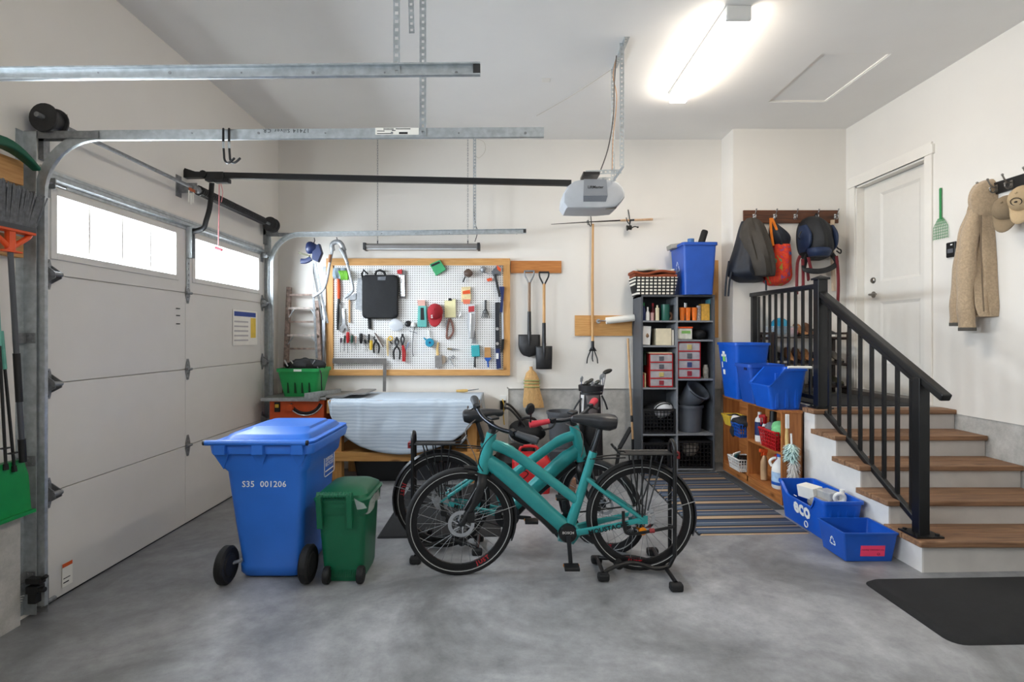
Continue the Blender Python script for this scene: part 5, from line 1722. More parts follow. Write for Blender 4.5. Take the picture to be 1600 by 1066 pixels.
solo(B().cyl((2.45, 3.97, .30), (2.452, 3.97, .395), .017, n=12), 'white_tube', WHITEP, 'small white tube standing in the eco box', 'tube')

zS = zf(2.35) + .002
t = thing('recycling_box', 'small blue floor box with a pink label and recycling mark', 'recycling box', (2.34, 3.58, zS))
tub(2.312, 3.59, zS, .268, .15, .125, .172, .145, r=.012, rim=.006, rimh=.012).build('box_shell', mat('box_blue_dark', '#1350b0', .42, var=.05), t)
PINK = mat('label_pink', '#ef3f6c', .6, var=.03)
fy = lambda z: 3.59 - (.125 + .02 * (z - zS) / .18) - .0015
lb = B().add([(2.252, fy(.115), .115), (2.407, fy(.115), .115), (2.407, fy(.185), .185), (2.252, fy(.185), .185)], [(0, 1, 2, 3)]).build('pink_label', PINK, t, smooth=0, solid=.001)
lettering('recycling · mixed paper only', .0125, mat('ink_plum', '#5d1838', .7), t, (2.329, fy(.158) - .0015, .158), (1, 0, 0), (0, -.1, 1), 'label_text')
B().tube([(2.367 + .008 * math.cos(a), fy(.13) - .001, .130 + .008 * math.sin(a)) for a in [2 * math.pi * i / 10 for i in range(10)]], .0012, 4, closed=True).build('label_ring', mat('ink_plum', '#5d1838', .7), t)
fxs = lambda z: 2.312 - (.15 + .022 * min(1, (z - zS) / .172)) - .001
recycling_mark(t, (fxs(.165), 3.585, .165), (0, -1, 0), (-.12, 0, 1), .038, WHITEM)

# ================================================================== coat rack wall (above the landing)
AY = 5.856
DARKW = wood('walnut_board', '#3c2013', '#6a3d22', 'X', rough=.5, ring=6)
cr_ = thing('coat_rack', 'dark wooden coat rack with five double hooks', 'coat rack', (3.05, AY, 2.73))
B().box(2.545, 3.565, AY - .024, AY - .001, 2.733, 2.872).build('board', DARKW, cr_, smooth=0, bev=.003)
for px in (1177, 1209, 1241, 1274, 1304):
    coat_hook((P(px, 340, AY - .02).x, AY - .024, 2.80), (0, -1, 0), cr_, CHROME)
def aw(px, py, Y=AY):
    q = P(px, py, Y); return q.x, q.z
def wallrows(lst, Y):
    """[(py, px_left, px_right, depth)] -> rows for hang() with x along the wall"""
    out = []
    for (py, a, c, d) in lst:
        out.append((aw(0, py, Y)[1], aw(a, py, Y)[0], aw(c, py, Y)[0], d))
    return out
NAVY = mat('navy_nylon', '#161c28', .6, var=.2, scale=20, bump=.15)
PUFF = mat('olive_grey_quilt', '#3a352f', .75, var=.15, scale=10, bump=.2)
t = thing('puffer_jacket', 'grey-brown quilted jacket hung over the navy pack on the coat rack', 'jacket', (2.72, AY - .1, 2.2))
hang(densify(wallrows([(340, 1170, 1184, .06), (352, 1162, 1194, .14), (375, 1158, 1201, .20), (400, 1163, 1206, .23), (420, 1167, 1209, .23), (432, 1172, 1209, .2)], AY - .12)), (1, 0, 0), (0, -1, 0), fold=.07, nf=7, seed=3).xf(Matrix.Translation((0, AY - .06, 0))).build('jacket_body', PUFF, t)
t = thing('daypack', 'navy backpack with dangling straps hung on the coat rack', 'backpack', (2.66, AY - .1, 2.1))
hang(densify(wallrows([(344, 1163, 1183, .05), (358, 1158, 1190, .12), (385, 1151, 1190, .18), (410, 1143, 1185, .2), (428, 1140, 1190, .2), (438, 1152, 1196, .14), (441, 1160, 1185, .05)], AY - .08)), (1, 0, 0), (0, -1, 0), fold=.08, nf=4, seed=6).xf(Matrix.Translation((0, AY, 0))).build('pack_body', NAVY, t)
for pts in ([(1139, 408), (1135, 435), (1133, 463)], [(1143, 425), (1140, 440), (1138, 463)], [(1196, 438), (1197, 445), (1197, 454)]):
    B().tube(curve([P(a, c, AY - .12) for a, c in pts], 4), .008, 6, flat=((1, 0, 0), 1.3)).build('strap', NAVY, t)

TOTEM = bpy.data.materials.new('tie_dye_print'); TOTEM.use_nodes = True
nt = TOTEM.node_tree; bs = nt.nodes['Principled BSDF']; bs.inputs['Roughness'].default_value = .85
tc = nt.nodes.new('ShaderNodeTexCoord'); nz = nt.nodes.new('ShaderNodeTexNoise')
nz.inputs['Scale'].default_value = 7; nz.inputs['Detail'].default_value = 2; nz.inputs['Distortion'].default_value = 2.2
nt.links.new(tc.outputs['Object'], nz.inputs['Vector'])
rp = nt.nodes.new('ShaderNodeValToRGB')
el = rp.color_ramp.elements
el[0].position = .30; el[0].color = (*lin('#2b5f9c'), 1); el[1].position = .42; el[1].color = (*lin('#c92c26'), 1)
for p_, c_ in ((.52, '#d8461f'), (.60, '#c92c26'), (.66, '#7b9a35'), (.75, '#2b5f9c')):
    e = el.new(p_); e.color = (*lin(c_), 1)
nt.links.new(nz.outputs['Fac'], rp.inputs['Fac']); nt.links.new(rp.outputs['Color'], bs.inputs['Base Color'])
t = thing('tote_bag', 'bright red, orange and blue swirl tote bag on the coat rack', 'bag', (2.9, AY - .08, 2.1))
hang(densify(wallrows([(382, 1209, 1237, .10), (395, 1208, 1238, .12), (415, 1202, 1238, .13), (432, 1195, 1239, .13), (441, 1197, 1234, .11), (446, 1205, 1225, .05)], AY - .07)), (1, 0, 0), (0, -1, 0), fold=.06, nf=4, seed=2).xf(Matrix.Translation((0, AY - .01, 0))).build('bag_body', TOTEM, t)
for pts in ([(1208, 384), (1205, 362), (1204, 341)], [(1222, 382), (1215, 362), (1206, 341)]):
    B().tube(curve([P(a, c, AY - .10) for a, c in pts], 4), .012, 6, flat=((1, 0, 0), 1.2)).build('handle', mat('strap_orange', '#e07b1e', .8), t)
hang(densify(wallrows([(350, 1204, 1214, .05), (362, 1202, 1228, .09), (372, 1203, 1234, .10), (384, 1209, 1232, .08)], AY - .04)), (1, 0, 0), (0, -1, 0), fold=.1, nf=4, seed=8).xf(Matrix.Translation((0, AY - .02, 0))).build('dark_lining', NAVY, t)

PACK = mat('black_pack_nylon', '#14161a', .65, var=.25, scale=16, bump=.2)
PACKB = mat('blue_pack_nylon', '#1a2c4c', .6, var=.15, bump=.15)
MAROON = mat('maroon_webbing', '#6d1720', .7)
t = thing('hiking_pack', 'large black and blue hiking pack with maroon straps on the coat rack', 'backpack', (3.3, AY - .15, 2.0))
hang(densify(wallrows([(336, 1270, 1280, .06), (342, 1260, 1290, .16), (355, 1254, 1299, .24), (375, 1253, 1302, .28), (392, 1256, 1301, .27), (402, 1262, 1297, .2), (405, 1268, 1290, .1)], AY - .12)), (1, 0, 0), (0, -1, 0), fold=.07, nf=4, seed=1).xf(Matrix.Translation((0, AY, 0))).build('pack_body', PACK, t)
for (a, c) in ((1252, 1263), (1294, 1303)):
    hang(densify(wallrows([(352, a + 2, c, .1), (368, a, c, .2), (385, a + 1, c - 1, .2), (394, a + 3, c - 2, .1)], AY - .12)), (1, 0, 0), (0, -1, 0), fold=.05, nf=2, seed=2).xf(Matrix.Translation((0, AY - .04, 0))).build('side_pocket', PACKB, t)
hang(densify(wallrows([(388, 1263, 1296, .1), (394, 1262, 1297, .13), (401, 1265, 1294, .1)], AY - .2)), (1, 0, 0), (0, -1, 0), fold=.03, nf=2, seed=2).xf(Matrix.Translation((0, AY - .18, 0))).build('base_pocket', PACKB, t)
belt = curve([P(1262, 396, AY - .1), P(1257, 412, AY - .14), P(1258, 421, AY - .2), P(1275, 424, AY - .24), P(1294, 421, AY - .2), P(1307, 411, AY - .14), P(1299, 396, AY - .1)], 5)
B().tube(belt, .028, 8, flat=((0, 1, 0), .4)).build('hip_belt', PACK, t)
for pts in ([(1250, 400), (1246, 412), (1245, 440), (1245, 460)], [(1254, 405), (1255, 440), (1254, 491)], [(1263, 402), (1266, 416), (1268, 422)], [(1307, 400), (1309, 420), (1310, 445), (1309, 474)], [(1262, 424), (1263, 436), (1262, 437)]):
    B().tube(curve([P(a, c, AY - .16) for a, c in pts], 4), .013, 6, flat=((1, 0, 0), 1.3)).build('webbing', MAROON, t)
for pts in ([(1303, 380), (1309, 388), (1314, 391), (1313, 396), (1307, 392)], [(1252, 362), (1248, 370), (1250, 374)]):
    B().tube(curve([P(a, c, AY - .18) for a, c in pts], 4), .007, 6).build('clip', BLACK, t)
B().tube(curve([P(1301, 344, AY - .05), P(1300, 380, AY - .04), P(1302, 430, AY - .04), P(1303, 455, AY - .04)], 4), .018, 6, flat=((1, 0, 0), 1.3)).build('pale_strap', mat('pale_strap', '#cdb89f', .8), t)
B().tube(curve([P(1272, 343, AY - .04), P(1275, 334, AY - .06), P(1279, 343, AY - .04)], 5), .006, 6).build('haul_loop', PACK, t)

# ------------------------------------------------------------------ shoe rack and shoes on the landing
RACKW = mat('espresso_wood', '#2a1a14', .5, var=.2)
sr = thing('shoe_rack', 'dark espresso shoe rack with three tiers on the landing', 'shoe rack', (3.05, 5.7, .92))
rx0, rx1, ry0, ry1 = 2.72, 3.50, 5.56, 5.82
for z in (.99, 1.225, 1.495):
    for i in range(5):
        yy = ry0 + .02 + i * .055
        B().box(rx0, rx1, yy - .016, yy + .016, z, z + .014).build('slat', RACKW, sr, smooth=0)
for xx in (rx0, rx1):
    for yy in (ry0, ry1):
        B().box(xx - .014, xx + .014, yy - .014, yy + .014, .921, 1.56).build('leg', RACKW, sr, smooth=0)
    for z in (.985, 1.22, 1.49, 1.545):
        B().box(xx - .01, xx + .01, ry0, ry1, z - .01, z + .012).build('cross_rail', RACKW, sr, smooth=0)

def shoe(name, label, cat, c, ang, up, sole, L=.27, high=.0, group=None):
    """toe along local +x"""
    M = Matrix.Translation(Vector(c)) @ Matrix.Rotation(ang, 4, 'Z')
    t_ = thing(name, label, cat, M=M, group=group)
    s_ = L / .27
    outl = [(-.13, .025), (-.135, 0), (-.13, -.025), (-.06, -.034), (.0, -.034), (.07, -.044), (.115, -.035), (.135, 0), (.115, .035), (.07, .044), (.0, .034), (-.06, .034)]
    B().loft([[Vector((x * s_, y * s_, .0)) for x, y in outl], [Vector((x * s_ * 1.02, y * s_ * 1.04, .022)) for x, y in outl]]).build('sole', sole, t_, world=False, smooth=50)
    rings = []
    for (dx, hw, top) in [(-.128, .020, .075 + high), (-.11, .030, .09 + high), (-.06, .033, .09 + high), (-.015, .035, .088 + high * .85), (.03, .040, .07 + high * .2), (.08, .043, .056), (.115, .034, .046), (.132, .015, .032)]:
        rings.append([Vector((dx * s_, hw * s_ * math.cos(a) * (1 if math.sin(a) < .3 else .8), .02 + (top - .02) * (.5 + .5 * math.sin(a)))) for a in [2 * math.pi * j / 12 for j in range(12)]])
    B().loft(rings).build('upper', up, t_, world=False)
    return t_
BRN = mat('brown_leather', '#5f3d26', .55, var=.2); TANL = mat('tan_leather', '#9a6b43', .6, var=.15); SUED = mat('grey_suede', '#6d665c', .9, var=.2)
BLKL = mat('black_leather', '#17181b', .45, var=.2); SOLEW = mat('sole_white', '#cfcac0', .7); SOLED = mat('sole_dark', '#2a2624', .8)
shoes = [('sneaker', 'black sneaker at the door end of the top tier', 3.37, 1.511, BLKL, SOLEW, 0), ('sneaker', 'black sneaker next to the brown leather shoe, top tier', 3.27, 1.511, BLKL, SOLEW, 0),
         ('loafer', 'tan leather shoe standing up on the top tier', 3.07, 1.511, TANL, SOLED, .05), ('loafer', 'brown leather shoe on the top tier', 3.16, 1.511, BRN, SOLED, .06),
         ('sneaker', 'black trainer against the rack leg on the middle tier', 2.77, 1.24, BLKL, SOLEW, .02), ('sneaker', 'black trainer beside the tan work boot', 2.865, 1.24, BLKL, SOLEW, .02),
         ('boot', 'tan work boot on the middle tier of the shoe rack', 2.96, 1.24, TANL, SOLED, .07), ('boot', 'brown work boot beside the tan one on the middle tier', 3.055, 1.24, BRN, SOLED, .07),
         ('boot', 'brown boot at the rail post, middle tier', 3.145, 1.24, TANL, SOLED, .06),
         ('sneaker', 'dark grey sneaker on the middle tier next to the suede shoes', 3.25, 1.24, mat('charcoal_mesh', '#34363a', .8), SOLEW, .02),
         ('walking_shoe', 'grey suede shoe next to the dark grey sneaker', 3.35, 1.24, SUED, SOLED, .03), ('walking_shoe', 'grey suede shoe at the end of the middle tier', 3.445, 1.24, SUED, SOLED, .03),
         ('clog', 'black clog with no olive neighbour on the bottom tier', 3.25, 1.005, BLKL, SOLED, 0), ('clog', 'black clog beside the olive clog on the bottom tier', 3.35, 1.005, BLKL, SOLED, 0),
         ('clog', 'olive clog on the bottom tier of the shoe rack', 3.445, 1.005, mat('olive_rubber', '#4c4a38', .7), SOLED, 0)]
for (nm, lab, xx, z, u_, s_, hi) in shoes:
    shoe(nm, lab, 'shoe', (xx, 5.69, z + .001), -math.pi / 2 + random.uniform(-.1, .1), u_, s_, .25, hi, group='shoes on the landing rack')
t = thing('toy_bin', 'clear bin with a teal ball on the shoe rack', 'bin', (2.85, 5.68, 1.51))
tub(2.87, 5.69, 1.511, 1.62, .12, .10, .13, .11, r=.02, wall=.003, rim=.006, rimh=.01).build('bin_shell', plastic_clear('clear_bin', '#cfd3d6', .3), t)
solo(B().ball((2.86, 5.69, 1.615), .095, 20, 14), 'ball', mat('teal_ball', '#2b93b8', .25, var=.05), 'glossy teal ball sitting in the clear bin', 'ball')
solo(lump((2.97, 5.64, 1.56), (.05, .05, .045), 31, .3, 18), 'pink_toy', mat('pink_cloth', '#c9808a', .8), 'soft pink bundle beside the teal ball', 'toy')
# ================================================================== grey cube shelf
GREYL = mat('grey_laminate', '#4c5056', .5, var=.06, scale=9)
GREYF = mat('shelf_edge_grey', '#7f8286', .5, var=.05)
sh = thing('shelf_unit', 'tall grey laminate shelf unit with two columns', 'shelf', (1.82, 5.96, zf(1.8)))
hx0, hx1, hy0, hy1, hz0, hz1 = 1.431, 2.215, 5.78, 6.155, zf(1.8) + .002, 1.957
XD = 1.813
DARKL = mat('dark_laminate', '#3c3f45', .5, var=.08)
B().box(hx0, hx0 + .018, hy0, hy1, hz0, hz1).build('side_panel', GREYL, sh, smooth=0)
B().box(hx1 - .018, hx1, hy0, hy1, hz0, hz1).build('side_panel', GREYL, sh, smooth=0)
B().box(XD - .009, XD + .009, hy0, hy1, hz0, hz1 - .02).build('divider', GREYF, sh, smooth=0)
B().box(hx0, hx1, hy0 - .002, hy1, hz1 - .02, hz1).build('top_panel', DARKL, sh, smooth=0)
B().box(hx0, hx1, hy1 - .008, hy1, hz0, hz1).build('back_panel', DARKL, sh, smooth=0)
LZ = (.105, .474, .968, 1.418, 1.684); RZ = (.105, .477, 1.063, 1.479, 1.684)
for z in LZ:
    B().box(hx0 + .018, XD - .009, hy0 + .002, hy1 - .008, z - .018, z).build('shelf_board', GREYF, sh, smooth=0)
for z in RZ:
    B().box(XD + .009, hx1 - .018, hy0 + .002, hy1 - .008, z - .018, z).build('shelf_board', GREYF, sh, smooth=0)

def S(px, py, Y=5.83):
    return P(px, py, Y)
def can(name, label, cat, px0, px1, pyt, zb, m, Y=5.85, prof=None, cap=None, n=16):
    a = S(px0, pyt, Y); c = S(px1, pyt, Y)
    r = (c.x - a.x) / 2; h = a.z - zb; cx = (a.x + c.x) / 2
    t = thing(name, label, cat, (cx, Y, zb))
    if prof is None: prof = [(0, 0), (1, 0), (1, 1), (0, 1)]
    hb = h * (.82 if cap else 1)
    B().lathe([(p * r, q * hb) for p, q in prof], (cx, Y, zb + .001), (0, 0, 1), n).build('vessel', m, t)
    if cap:
        B().cyl((cx, Y, zb + hb), (cx, Y, zb + h), r * .45, n=10).build('cap', cap, t)
    return t
BOT = [(0, 0), (.95, 0), (1, .05), (1, .6), (.8, .75), (.45, .85), (.4, 1), (0, 1)]
can('glue_bottle', 'dark blue bottle with a green cap, top left shelf', 'bottle', 1003, 1009, 473, 1.684, BLUED, 5.86, BOT, GREEN)
can('glue_bottle', 'white squeeze bottle with nozzle on the top left shelf', 'bottle', 1009, 1015, 480, 1.684, WHITEP, 5.83, BOT, WHITEP)
can('spray_can', 'dark red spray can on the top left shelf', 'can', 1016, 1024, 474, 1.684, mat('can_maroon', '#6d1f2a', .4), 5.92, BOT, RED)
can('jar', 'small pink jar at the front of the top left shelf', 'jar', 1016, 1022, 489, 1.684, mat('jar_pink', '#b98f8c', .4), 5.84)
can('candle', 'tall cream candle on the top left shelf', 'candle', 1024, 1030, 477, 1.684, mat('cream_wax', '#d9cfae', .5), 5.84, None, mat('cream_wax', '#d9cfae', .5))
t = can('mug', 'big dark green travel mug with a handle on the shelf', 'mug', 1033, 1046, 476, 1.684, mat('bottle_green', '#1f5a4c', .35), 5.86, [(0, 0), (.95, 0), (1, .04), (1, 1), (.9, 1), (.88, .1), (0, .1)])
B().torus((S(1046, 489, 5.86).x + .005, 5.85, 1.77), (0, 1, 0), .04, .008, 14, 6, a0=-1.4 + math.pi, a1=1.4 + math.pi).build('handle', mat('bottle_green', '#1f5a4c', .35), t)
t = thing('tape_roll', 'brown roll of tape standing beside the green mug', 'tape', (1.77, 5.93, 1.684))
B().torus((1.765, 5.93, 1.735), (0, 1, 0), .037, .014, 22, 8).build('roll', mat('tape_brown', '#8d6a55', .5), t)
# orange tumblers, tin, card (top right)
OR2 = mat('tumbler_orange', '#e8761f', .4, var=.05)
for i, px in enumerate((1061, 1070, 1080)):
    can('tumbler', ('orange tumbler against the shelf divider', 'orange tumbler between two others', 'orange tumbler beside the jar of small parts')[i], 'cup', px, px + 9.5, 481, 1.684, OR2, 5.84, [(0, 0), (.7, 0), (.95, .95), (1, 1), (.9, 1), (.62, .06), (0, .06)]).__setitem__('group', 'orange tumblers on the top right shelf')
can('tin', 'bright tin can standing behind the orange tumblers', 'tin', 1066, 1074, 474, 1.684, CHROME, 5.95)
solo(B().box(S(1095, 500, 5.86).x, S(1108, 500, 5.86).x, 5.84, 5.93, 1.685, S(0, 475, 5.86).z), 'tea_tin', mat('tin_yellow', '#d8a544', .4, var=.15, scale=40), 'yellow patterned square tin on the top right shelf', 'tin', smooth=0, bev=.004)
can('jar', 'clear jar of small parts beside the yellow tin', 'jar', 1088, 1095, 478, 1.684, mat('jar_grey', '#9a9290', .25, var=.4, scale=50), 5.86)
solo(B().box(S(1108.5, 500, 5.88).x, S(1112.5, 500, 5.88).x, 5.86, 6.0, 1.685, S(0, 468, 5.88).z), 'teal_book', mat('book_teal', '#5aa0ad', .6), 'thin teal book standing at the end of the top right shelf', 'book', smooth=0)
# second row left: carton with pine-cone print, beige box, paper
t = thing('carton', 'tall white carton with a brown print leaning on the shelf', 'carton', (1.50, 5.85, 1.418))
B().cbox((1.50, 5.85, 1.525), (.085, .05, .20), Matrix.Rotation(.06, 3, 'Y')).build('box', WHITEP, t, smooth=0, bev=.002)
B().lathe([(0, 0), (.014, .008), (.018, .02), (.010, .04), (0, .05)], (1.508, 5.824, 1.50), (0, 0, 1), 10).build('print', mat('print_brown', '#8a6a4d', .7), t)
t = thing('storage_box', 'beige lidded box on the second left shelf', 'box', (1.68, 5.93, 1.418))
B().box(1.60, 1.765, 5.82, 5.99, 1.419, 1.60).build('box', mat('beige_card', '#ded3b6', .7), t, smooth=0, bev=.004)
solo(B().box(1.775, 1.797, 5.84, 6.0, 1.419, 1.585), 'paper_pad', PAPER, 'white paper pad standing beside the beige box', 'paper', smooth=0)
# second row right: patterned container, black bag
t = thing('storage_box', 'clear tub with orange lid and green print', 'box', (1.91, 5.87, 1.479))
B().box(1.832, 1.985, 5.81, 5.96, 1.481, 1.60).build('tub', mat('tub_frosted', '#cfcfc2', .4, var=.2, scale=25), t, smooth=0, bev=.008)
B().box(1.826, 1.991, 5.805, 5.965, 1.60, 1.618).build('lid', ORANGE, t, smooth=0, bev=.004)
B().box(1.87, 1.965, 5.808, 5.811, 1.545, 1.575).build('print', mat('print_green', '#7fb35c', .6), t, smooth=0)
solo(lump((2.09, 5.92, 1.54), (.085, .10, .058), 41, .2, 12), 'black_pouch', BLACKM, 'soft black pouch on the second right shelf', 'pouch')
# drawer units
def drawers(label, x0, x1, z0, z1, cols):
    t = thing('drawer_unit', label, 'drawer unit', ((x0 + x1) / 2, 5.9, z0))
    B().box(x0, x0 + .008, 5.80, 6.04, z0, z1).box(x1 - .008, x1, 5.80, 6.04, z0, z1).box(x0, x1, 5.80, 6.04, z1 - .008, z1).box(x0, x1, 5.80, 6.04, z0, z0 + .008).box(x0, x1, 6.03, 6.04, z0, z1).build('casing', RED, t, smooth=0)
    h = (z1 - z0 - .016) / 4
    for i in range(4):
        za = z0 + .008 + i * h
        d = B().box(x0 + .01, x1 - .01, 5.795, 6.02, za + .008, za + h - .004).build('drawer', mat('drawer_frosted', '#a9a4a6', .3, var=.15, scale=12), t, smooth=0, bev=.004)
        B().box(x0 + .008, x1 - .008, 5.79, 5.80, za - .002, za + .009).build('rail', RED, d, smooth=0)
        xm = (x0 + x1) / 2
        B().box(xm - .025, xm + .025, 5.785, 5.797, za + .02, za + h - .02).build('pull', cols[i], d, smooth=0, bev=.004)
    return t
GY = mat('pull_grey', '#55565c', .4); BRASS = mat('pull_brass', '#c9b873', .4, .3); PR = mat('pull_red', '#8f2a35', .4)
drawers('red four-drawer unit with a cream tray on top, left column', 1.525, 1.775, .969, 1.33, (PR, BRASS, GY, GY))
solo(B().box(1.52, 1.77, 5.81, 6.02, 1.331, 1.343), 'tray', mat('tray_cream', '#d8c7a8', .6), 'flat cream tray lying on the left red drawers', 'tray', smooth=0)
drawers('red four-drawer unit in the right column above the grey buckets', 1.828, 2.07, 1.064, 1.455, (PR, mat('pull_navy', '#3a4670', .4), GY, BRASS))
can('jar', 'dusty glass jar beside the right red drawers', 'jar', 1098, 1107, 570, 1.063, mat('jar_dusty', '#8d8a80', .25, var=.4, scale=30), 5.86, [(0, 0), (.9, 0), (1, .1), (1, .7), (.7, .85), (.7, 1), (0, 1)])
solo(B().box(1.455, 1.472, 5.82, 6.0, .969, 1.10), 'red_book', RED, 'red book standing beside the left red drawers', 'book', smooth=0)
solo(B().box(1.478, 1.49, 5.82, 6.0, .969, 1.12), 'cream_book', mat('book_cream', '#cfc08f', .7), 'cream book standing beside the left red drawers', 'book', smooth=0)
can('bottle', 'dark green bottle behind the left red drawers', 'bottle', 1003, 1012, 548, 1.2, mat('glass_green', '#183a2c', .3), 5.95, BOT)

def crate(label, x0, x1, y0, y1, z0, z1, m, diamond=False):
    t = thing('milk_crate', label, 'crate', ((x0 + x1) / 2, (y0 + y1) / 2, z0))
    b_ = B()
    w = .016
    for z in (z0 + .012, z1 - .012):
        for (a, c) in (((x0, y0), (x1, y0)), ((x1, y0), (x1, y1)), ((x1, y1), (x0, y1)), ((x0, y1), (x0, y0))):
            b_.bar((a[0], a[1], z), (c[0], c[1], z), .024, w, (0, 0, 1))
    for (x, y) in ((x0, y0), (x1, y0), (x1, y1), (x0, y1)):
        b_.bar((x, y, z0), (x, y, z1), w * 1.3, w * 1.3, (1, 0, 0))
    n = 9
    for i in range(1, n):
        x = x0 + (x1 - x0) * i / n
        b_.bar((x, y0, z0), (x, y0, z1), .007, .008, (1, 0, 0)); b_.bar((x, y1, z0), (x, y1, z1), .007, .008, (1, 0, 0))
        y = y0 + (y1 - y0) * i / n
        b_.bar((x0, y, z0), (x0, y, z1), .007, .008, (0, 1, 0)); b_.bar((x1, y, z0), (x1, y, z1), .007, .008, (0, 1, 0))
    for i in range(1, 7):
        z = z0 + (z1 - z0) * i / 7
        for (a, c) in (((x0, y0), (x1, y0)), ((x1, y0), (x1, y1)), ((x1, y1), (x0, y1)), ((x0, y1), (x0, y0))):
            b_.bar((a[0], a[1], z), (c[0], c[1], z), .007, .008, (0, 0, 1))
    b_.box(x0, x1, y0, y1, z0, z0 + .01)
    b_.build('crate_lattice', m, t, smooth=0)
    return t
crate('black milk crate with a white helmet on the shelf', 1.46, 1.79, 5.80, 6.10, .475, .74, BLACK)
solo(lump((1.58, 5.97, .64), (.12, .12, .12), 51, .3, 9), 'dark_bundle', DARKC, 'dark bundle of clothing in the black milk crate', 'bundle')
t = thing('bike_helmet', 'white and grey vented bike helmet in the black crate', 'helmet', (1.70, 5.90, .66))
RH = Matrix.Rotation(-.35, 3, 'Y')
hel = B().ball((1.69, 5.90, .715), (.115, .085, .085), 20, 12, RH)
hel.build('shell', mat('helmet_white', '#d9dadc', .35), t)
for i in range(4):
    yy = 5.85 + i * .033
    B().tube(curve([Vector((1.69, 5.90, .715)) + RH @ Vector((.105 * math.sin(a), (yy - 5.90), .0885 * math.cos(a) * math.sqrt(max(.05, 1 - ((yy - 5.9) / .085) ** 2)))) for a in (-1.1, -.5, 0, .5, 1.0)], 4), .007, 6).build('vent', BLACK, t)
crate('black milk crate in the bottom left cube', 1.46, 1.79, 5.80, 6.10, .107, .38, BLACK)
solo(lump((1.62, 5.95, .30), (.12, .12, .09), 52, .3, 9), 'dark_bundle', DARKC, 'dark bundle in the bottom left crate', 'bundle')
crate('black lattice crate with a pale bundle, bottom right cube', 1.835, 2.185, 5.80, 6.10, .107, .40, BLACK)
solo(lump((2.0, 5.95, .29), (.10, .11, .08), 53, .3, 10), 'pale_bundle', mat('pale_cloth', '#a29a92', .9, var=.3), 'pale cloth bundle in the bottom right crate', 'bundle')
# grey buckets
BUCK = mat('bucket_grey', '#565b63', .45, var=.06)
t = thing('bucket', 'grey plastic bucket upright in the right column', 'bucket', (2.0, 5.93, .477))
B().lathe([(0, 0), (.118, 0), (.135, .26), (.147, .262), (.147, .29), (.132, .29), (.114, .008), (0, .008)], (2.0, 5.945, .479), (0, 0, 1), 28).build('bucket_shell', BUCK, t)
t = thing('bucket', 'grey plastic bucket tipped over on the upright bucket', 'bucket', (2.03, 5.93, .77))
axb = Vector((.42, -.55, .72)).normalized()
B().lathe([(0, 0), (.10, 0), (.128, .21), (.137, .212), (.137, .235), (.124, .235), (.096, .008), (0, .008)], (1.965, 5.975, .775), axb, 28).build('bucket_shell', BUCK, t)
B().torus(Vector((1.965, 5.975, .775)) + axb * .222, axb, .142, .004, 24, 6, a0=0, a1=3.4).build('bail', BLACK, t)

# on top of the shelf
t = thing('recycling_box', 'big blue bin with a recycling mark standing on the grey shelf', 'recycling box', (2.0, 5.95, 1.957))
tub(2.03, 5.925, 1.958, 2.505, .15, .195, .175, .225, r=.03, rim=.012, rimh=.03, seg=1).build('box_shell', BB2, t)
recycling_mark(t, (1.862, 5.92, 2.26), (0, -1, 0), (-.065, 0, 1), .075, mat('mark_pale', '#b9c8ea', .6))
solo(B().lathe([(0, 0), (.034, 0), (.036, .03), (.036, .33), (.03, .345), (0, .35)], (2.055, 5.90, 2.34), Vector((.32, .05, 1)), 16), 'foam_roller', BLACKM, 'black foam roller sticking out of the big blue bin', 'roller')
solo(B().cyl((2.0, 5.90, 2.35), (2.0, 5.90, 2.575), .035, n=16), 'blue_canister', mat('canister_blue', '#3a6aa6', .4), 'blue canister standing in the big blue bin', 'canister')
solo(B().cbox((1.86, 5.96, 2.50), (.17, .16, .05), Matrix.Rotation(-.12, 3, 'Y')), 'grey_lid', mat('lid_grey', '#9a978f', .6), 'grey lid lying over the corner of the big blue bin', 'lid', smooth=0, bev=.008)
# patterned fabric basket with towels
PAT = bpy.data.materials.new('dash_pattern_fabric'); PAT.use_nodes = True
nt = PAT.node_tree; bs = nt.nodes['Principled BSDF']; bs.inputs['Roughness'].default_value = .9
tc = nt.nodes.new('ShaderNodeTexCoord'); mp = nt.nodes.new('ShaderNodeMapping')
mp.inputs['Rotation'].default_value = (math.pi / 2, 0, 0)
nt.links.new(tc.outputs['Object'], mp.inputs['Vector'])
br = nt.nodes.new('ShaderNodeTexBrick')
br.offset = 0.0
br.inputs['Scale'].default_value = 1.0
br.inputs['Brick Width'].default_value = .0445; br.inputs['Row Height'].default_value = .0345
br.inputs['Mortar Size'].default_value = .0075; br.inputs['Mortar Smooth'].default_value = .0
br.inputs['Color1'].default_value = (*lin('#e8e2d6'), 1); br.inputs['Color2'].default_value = (*lin('#e2dccf'), 1); br.inputs['Mortar'].default_value = (*lin('#151515'), 1)
nt.links.new(mp.outputs['Vector'], br.inputs['Vector']); nt.links.new(br.outputs['Color'], bs.inputs['Base Color'])
t = thing('fabric_basket', 'black and white dash-patterned fabric basket with towels', 'basket', (1.56, 5.92, 1.957))
tub(1.595, 5.93, 1.958, 2.148, .20, .14, .235, .155, r=.03, wall=.005, rim=.002, rimh=.01).build('fabric', PAT, t)
RUST = mat('rust_towel', '#8d4527', .95, var=.15, bump=.4, bscale=200)
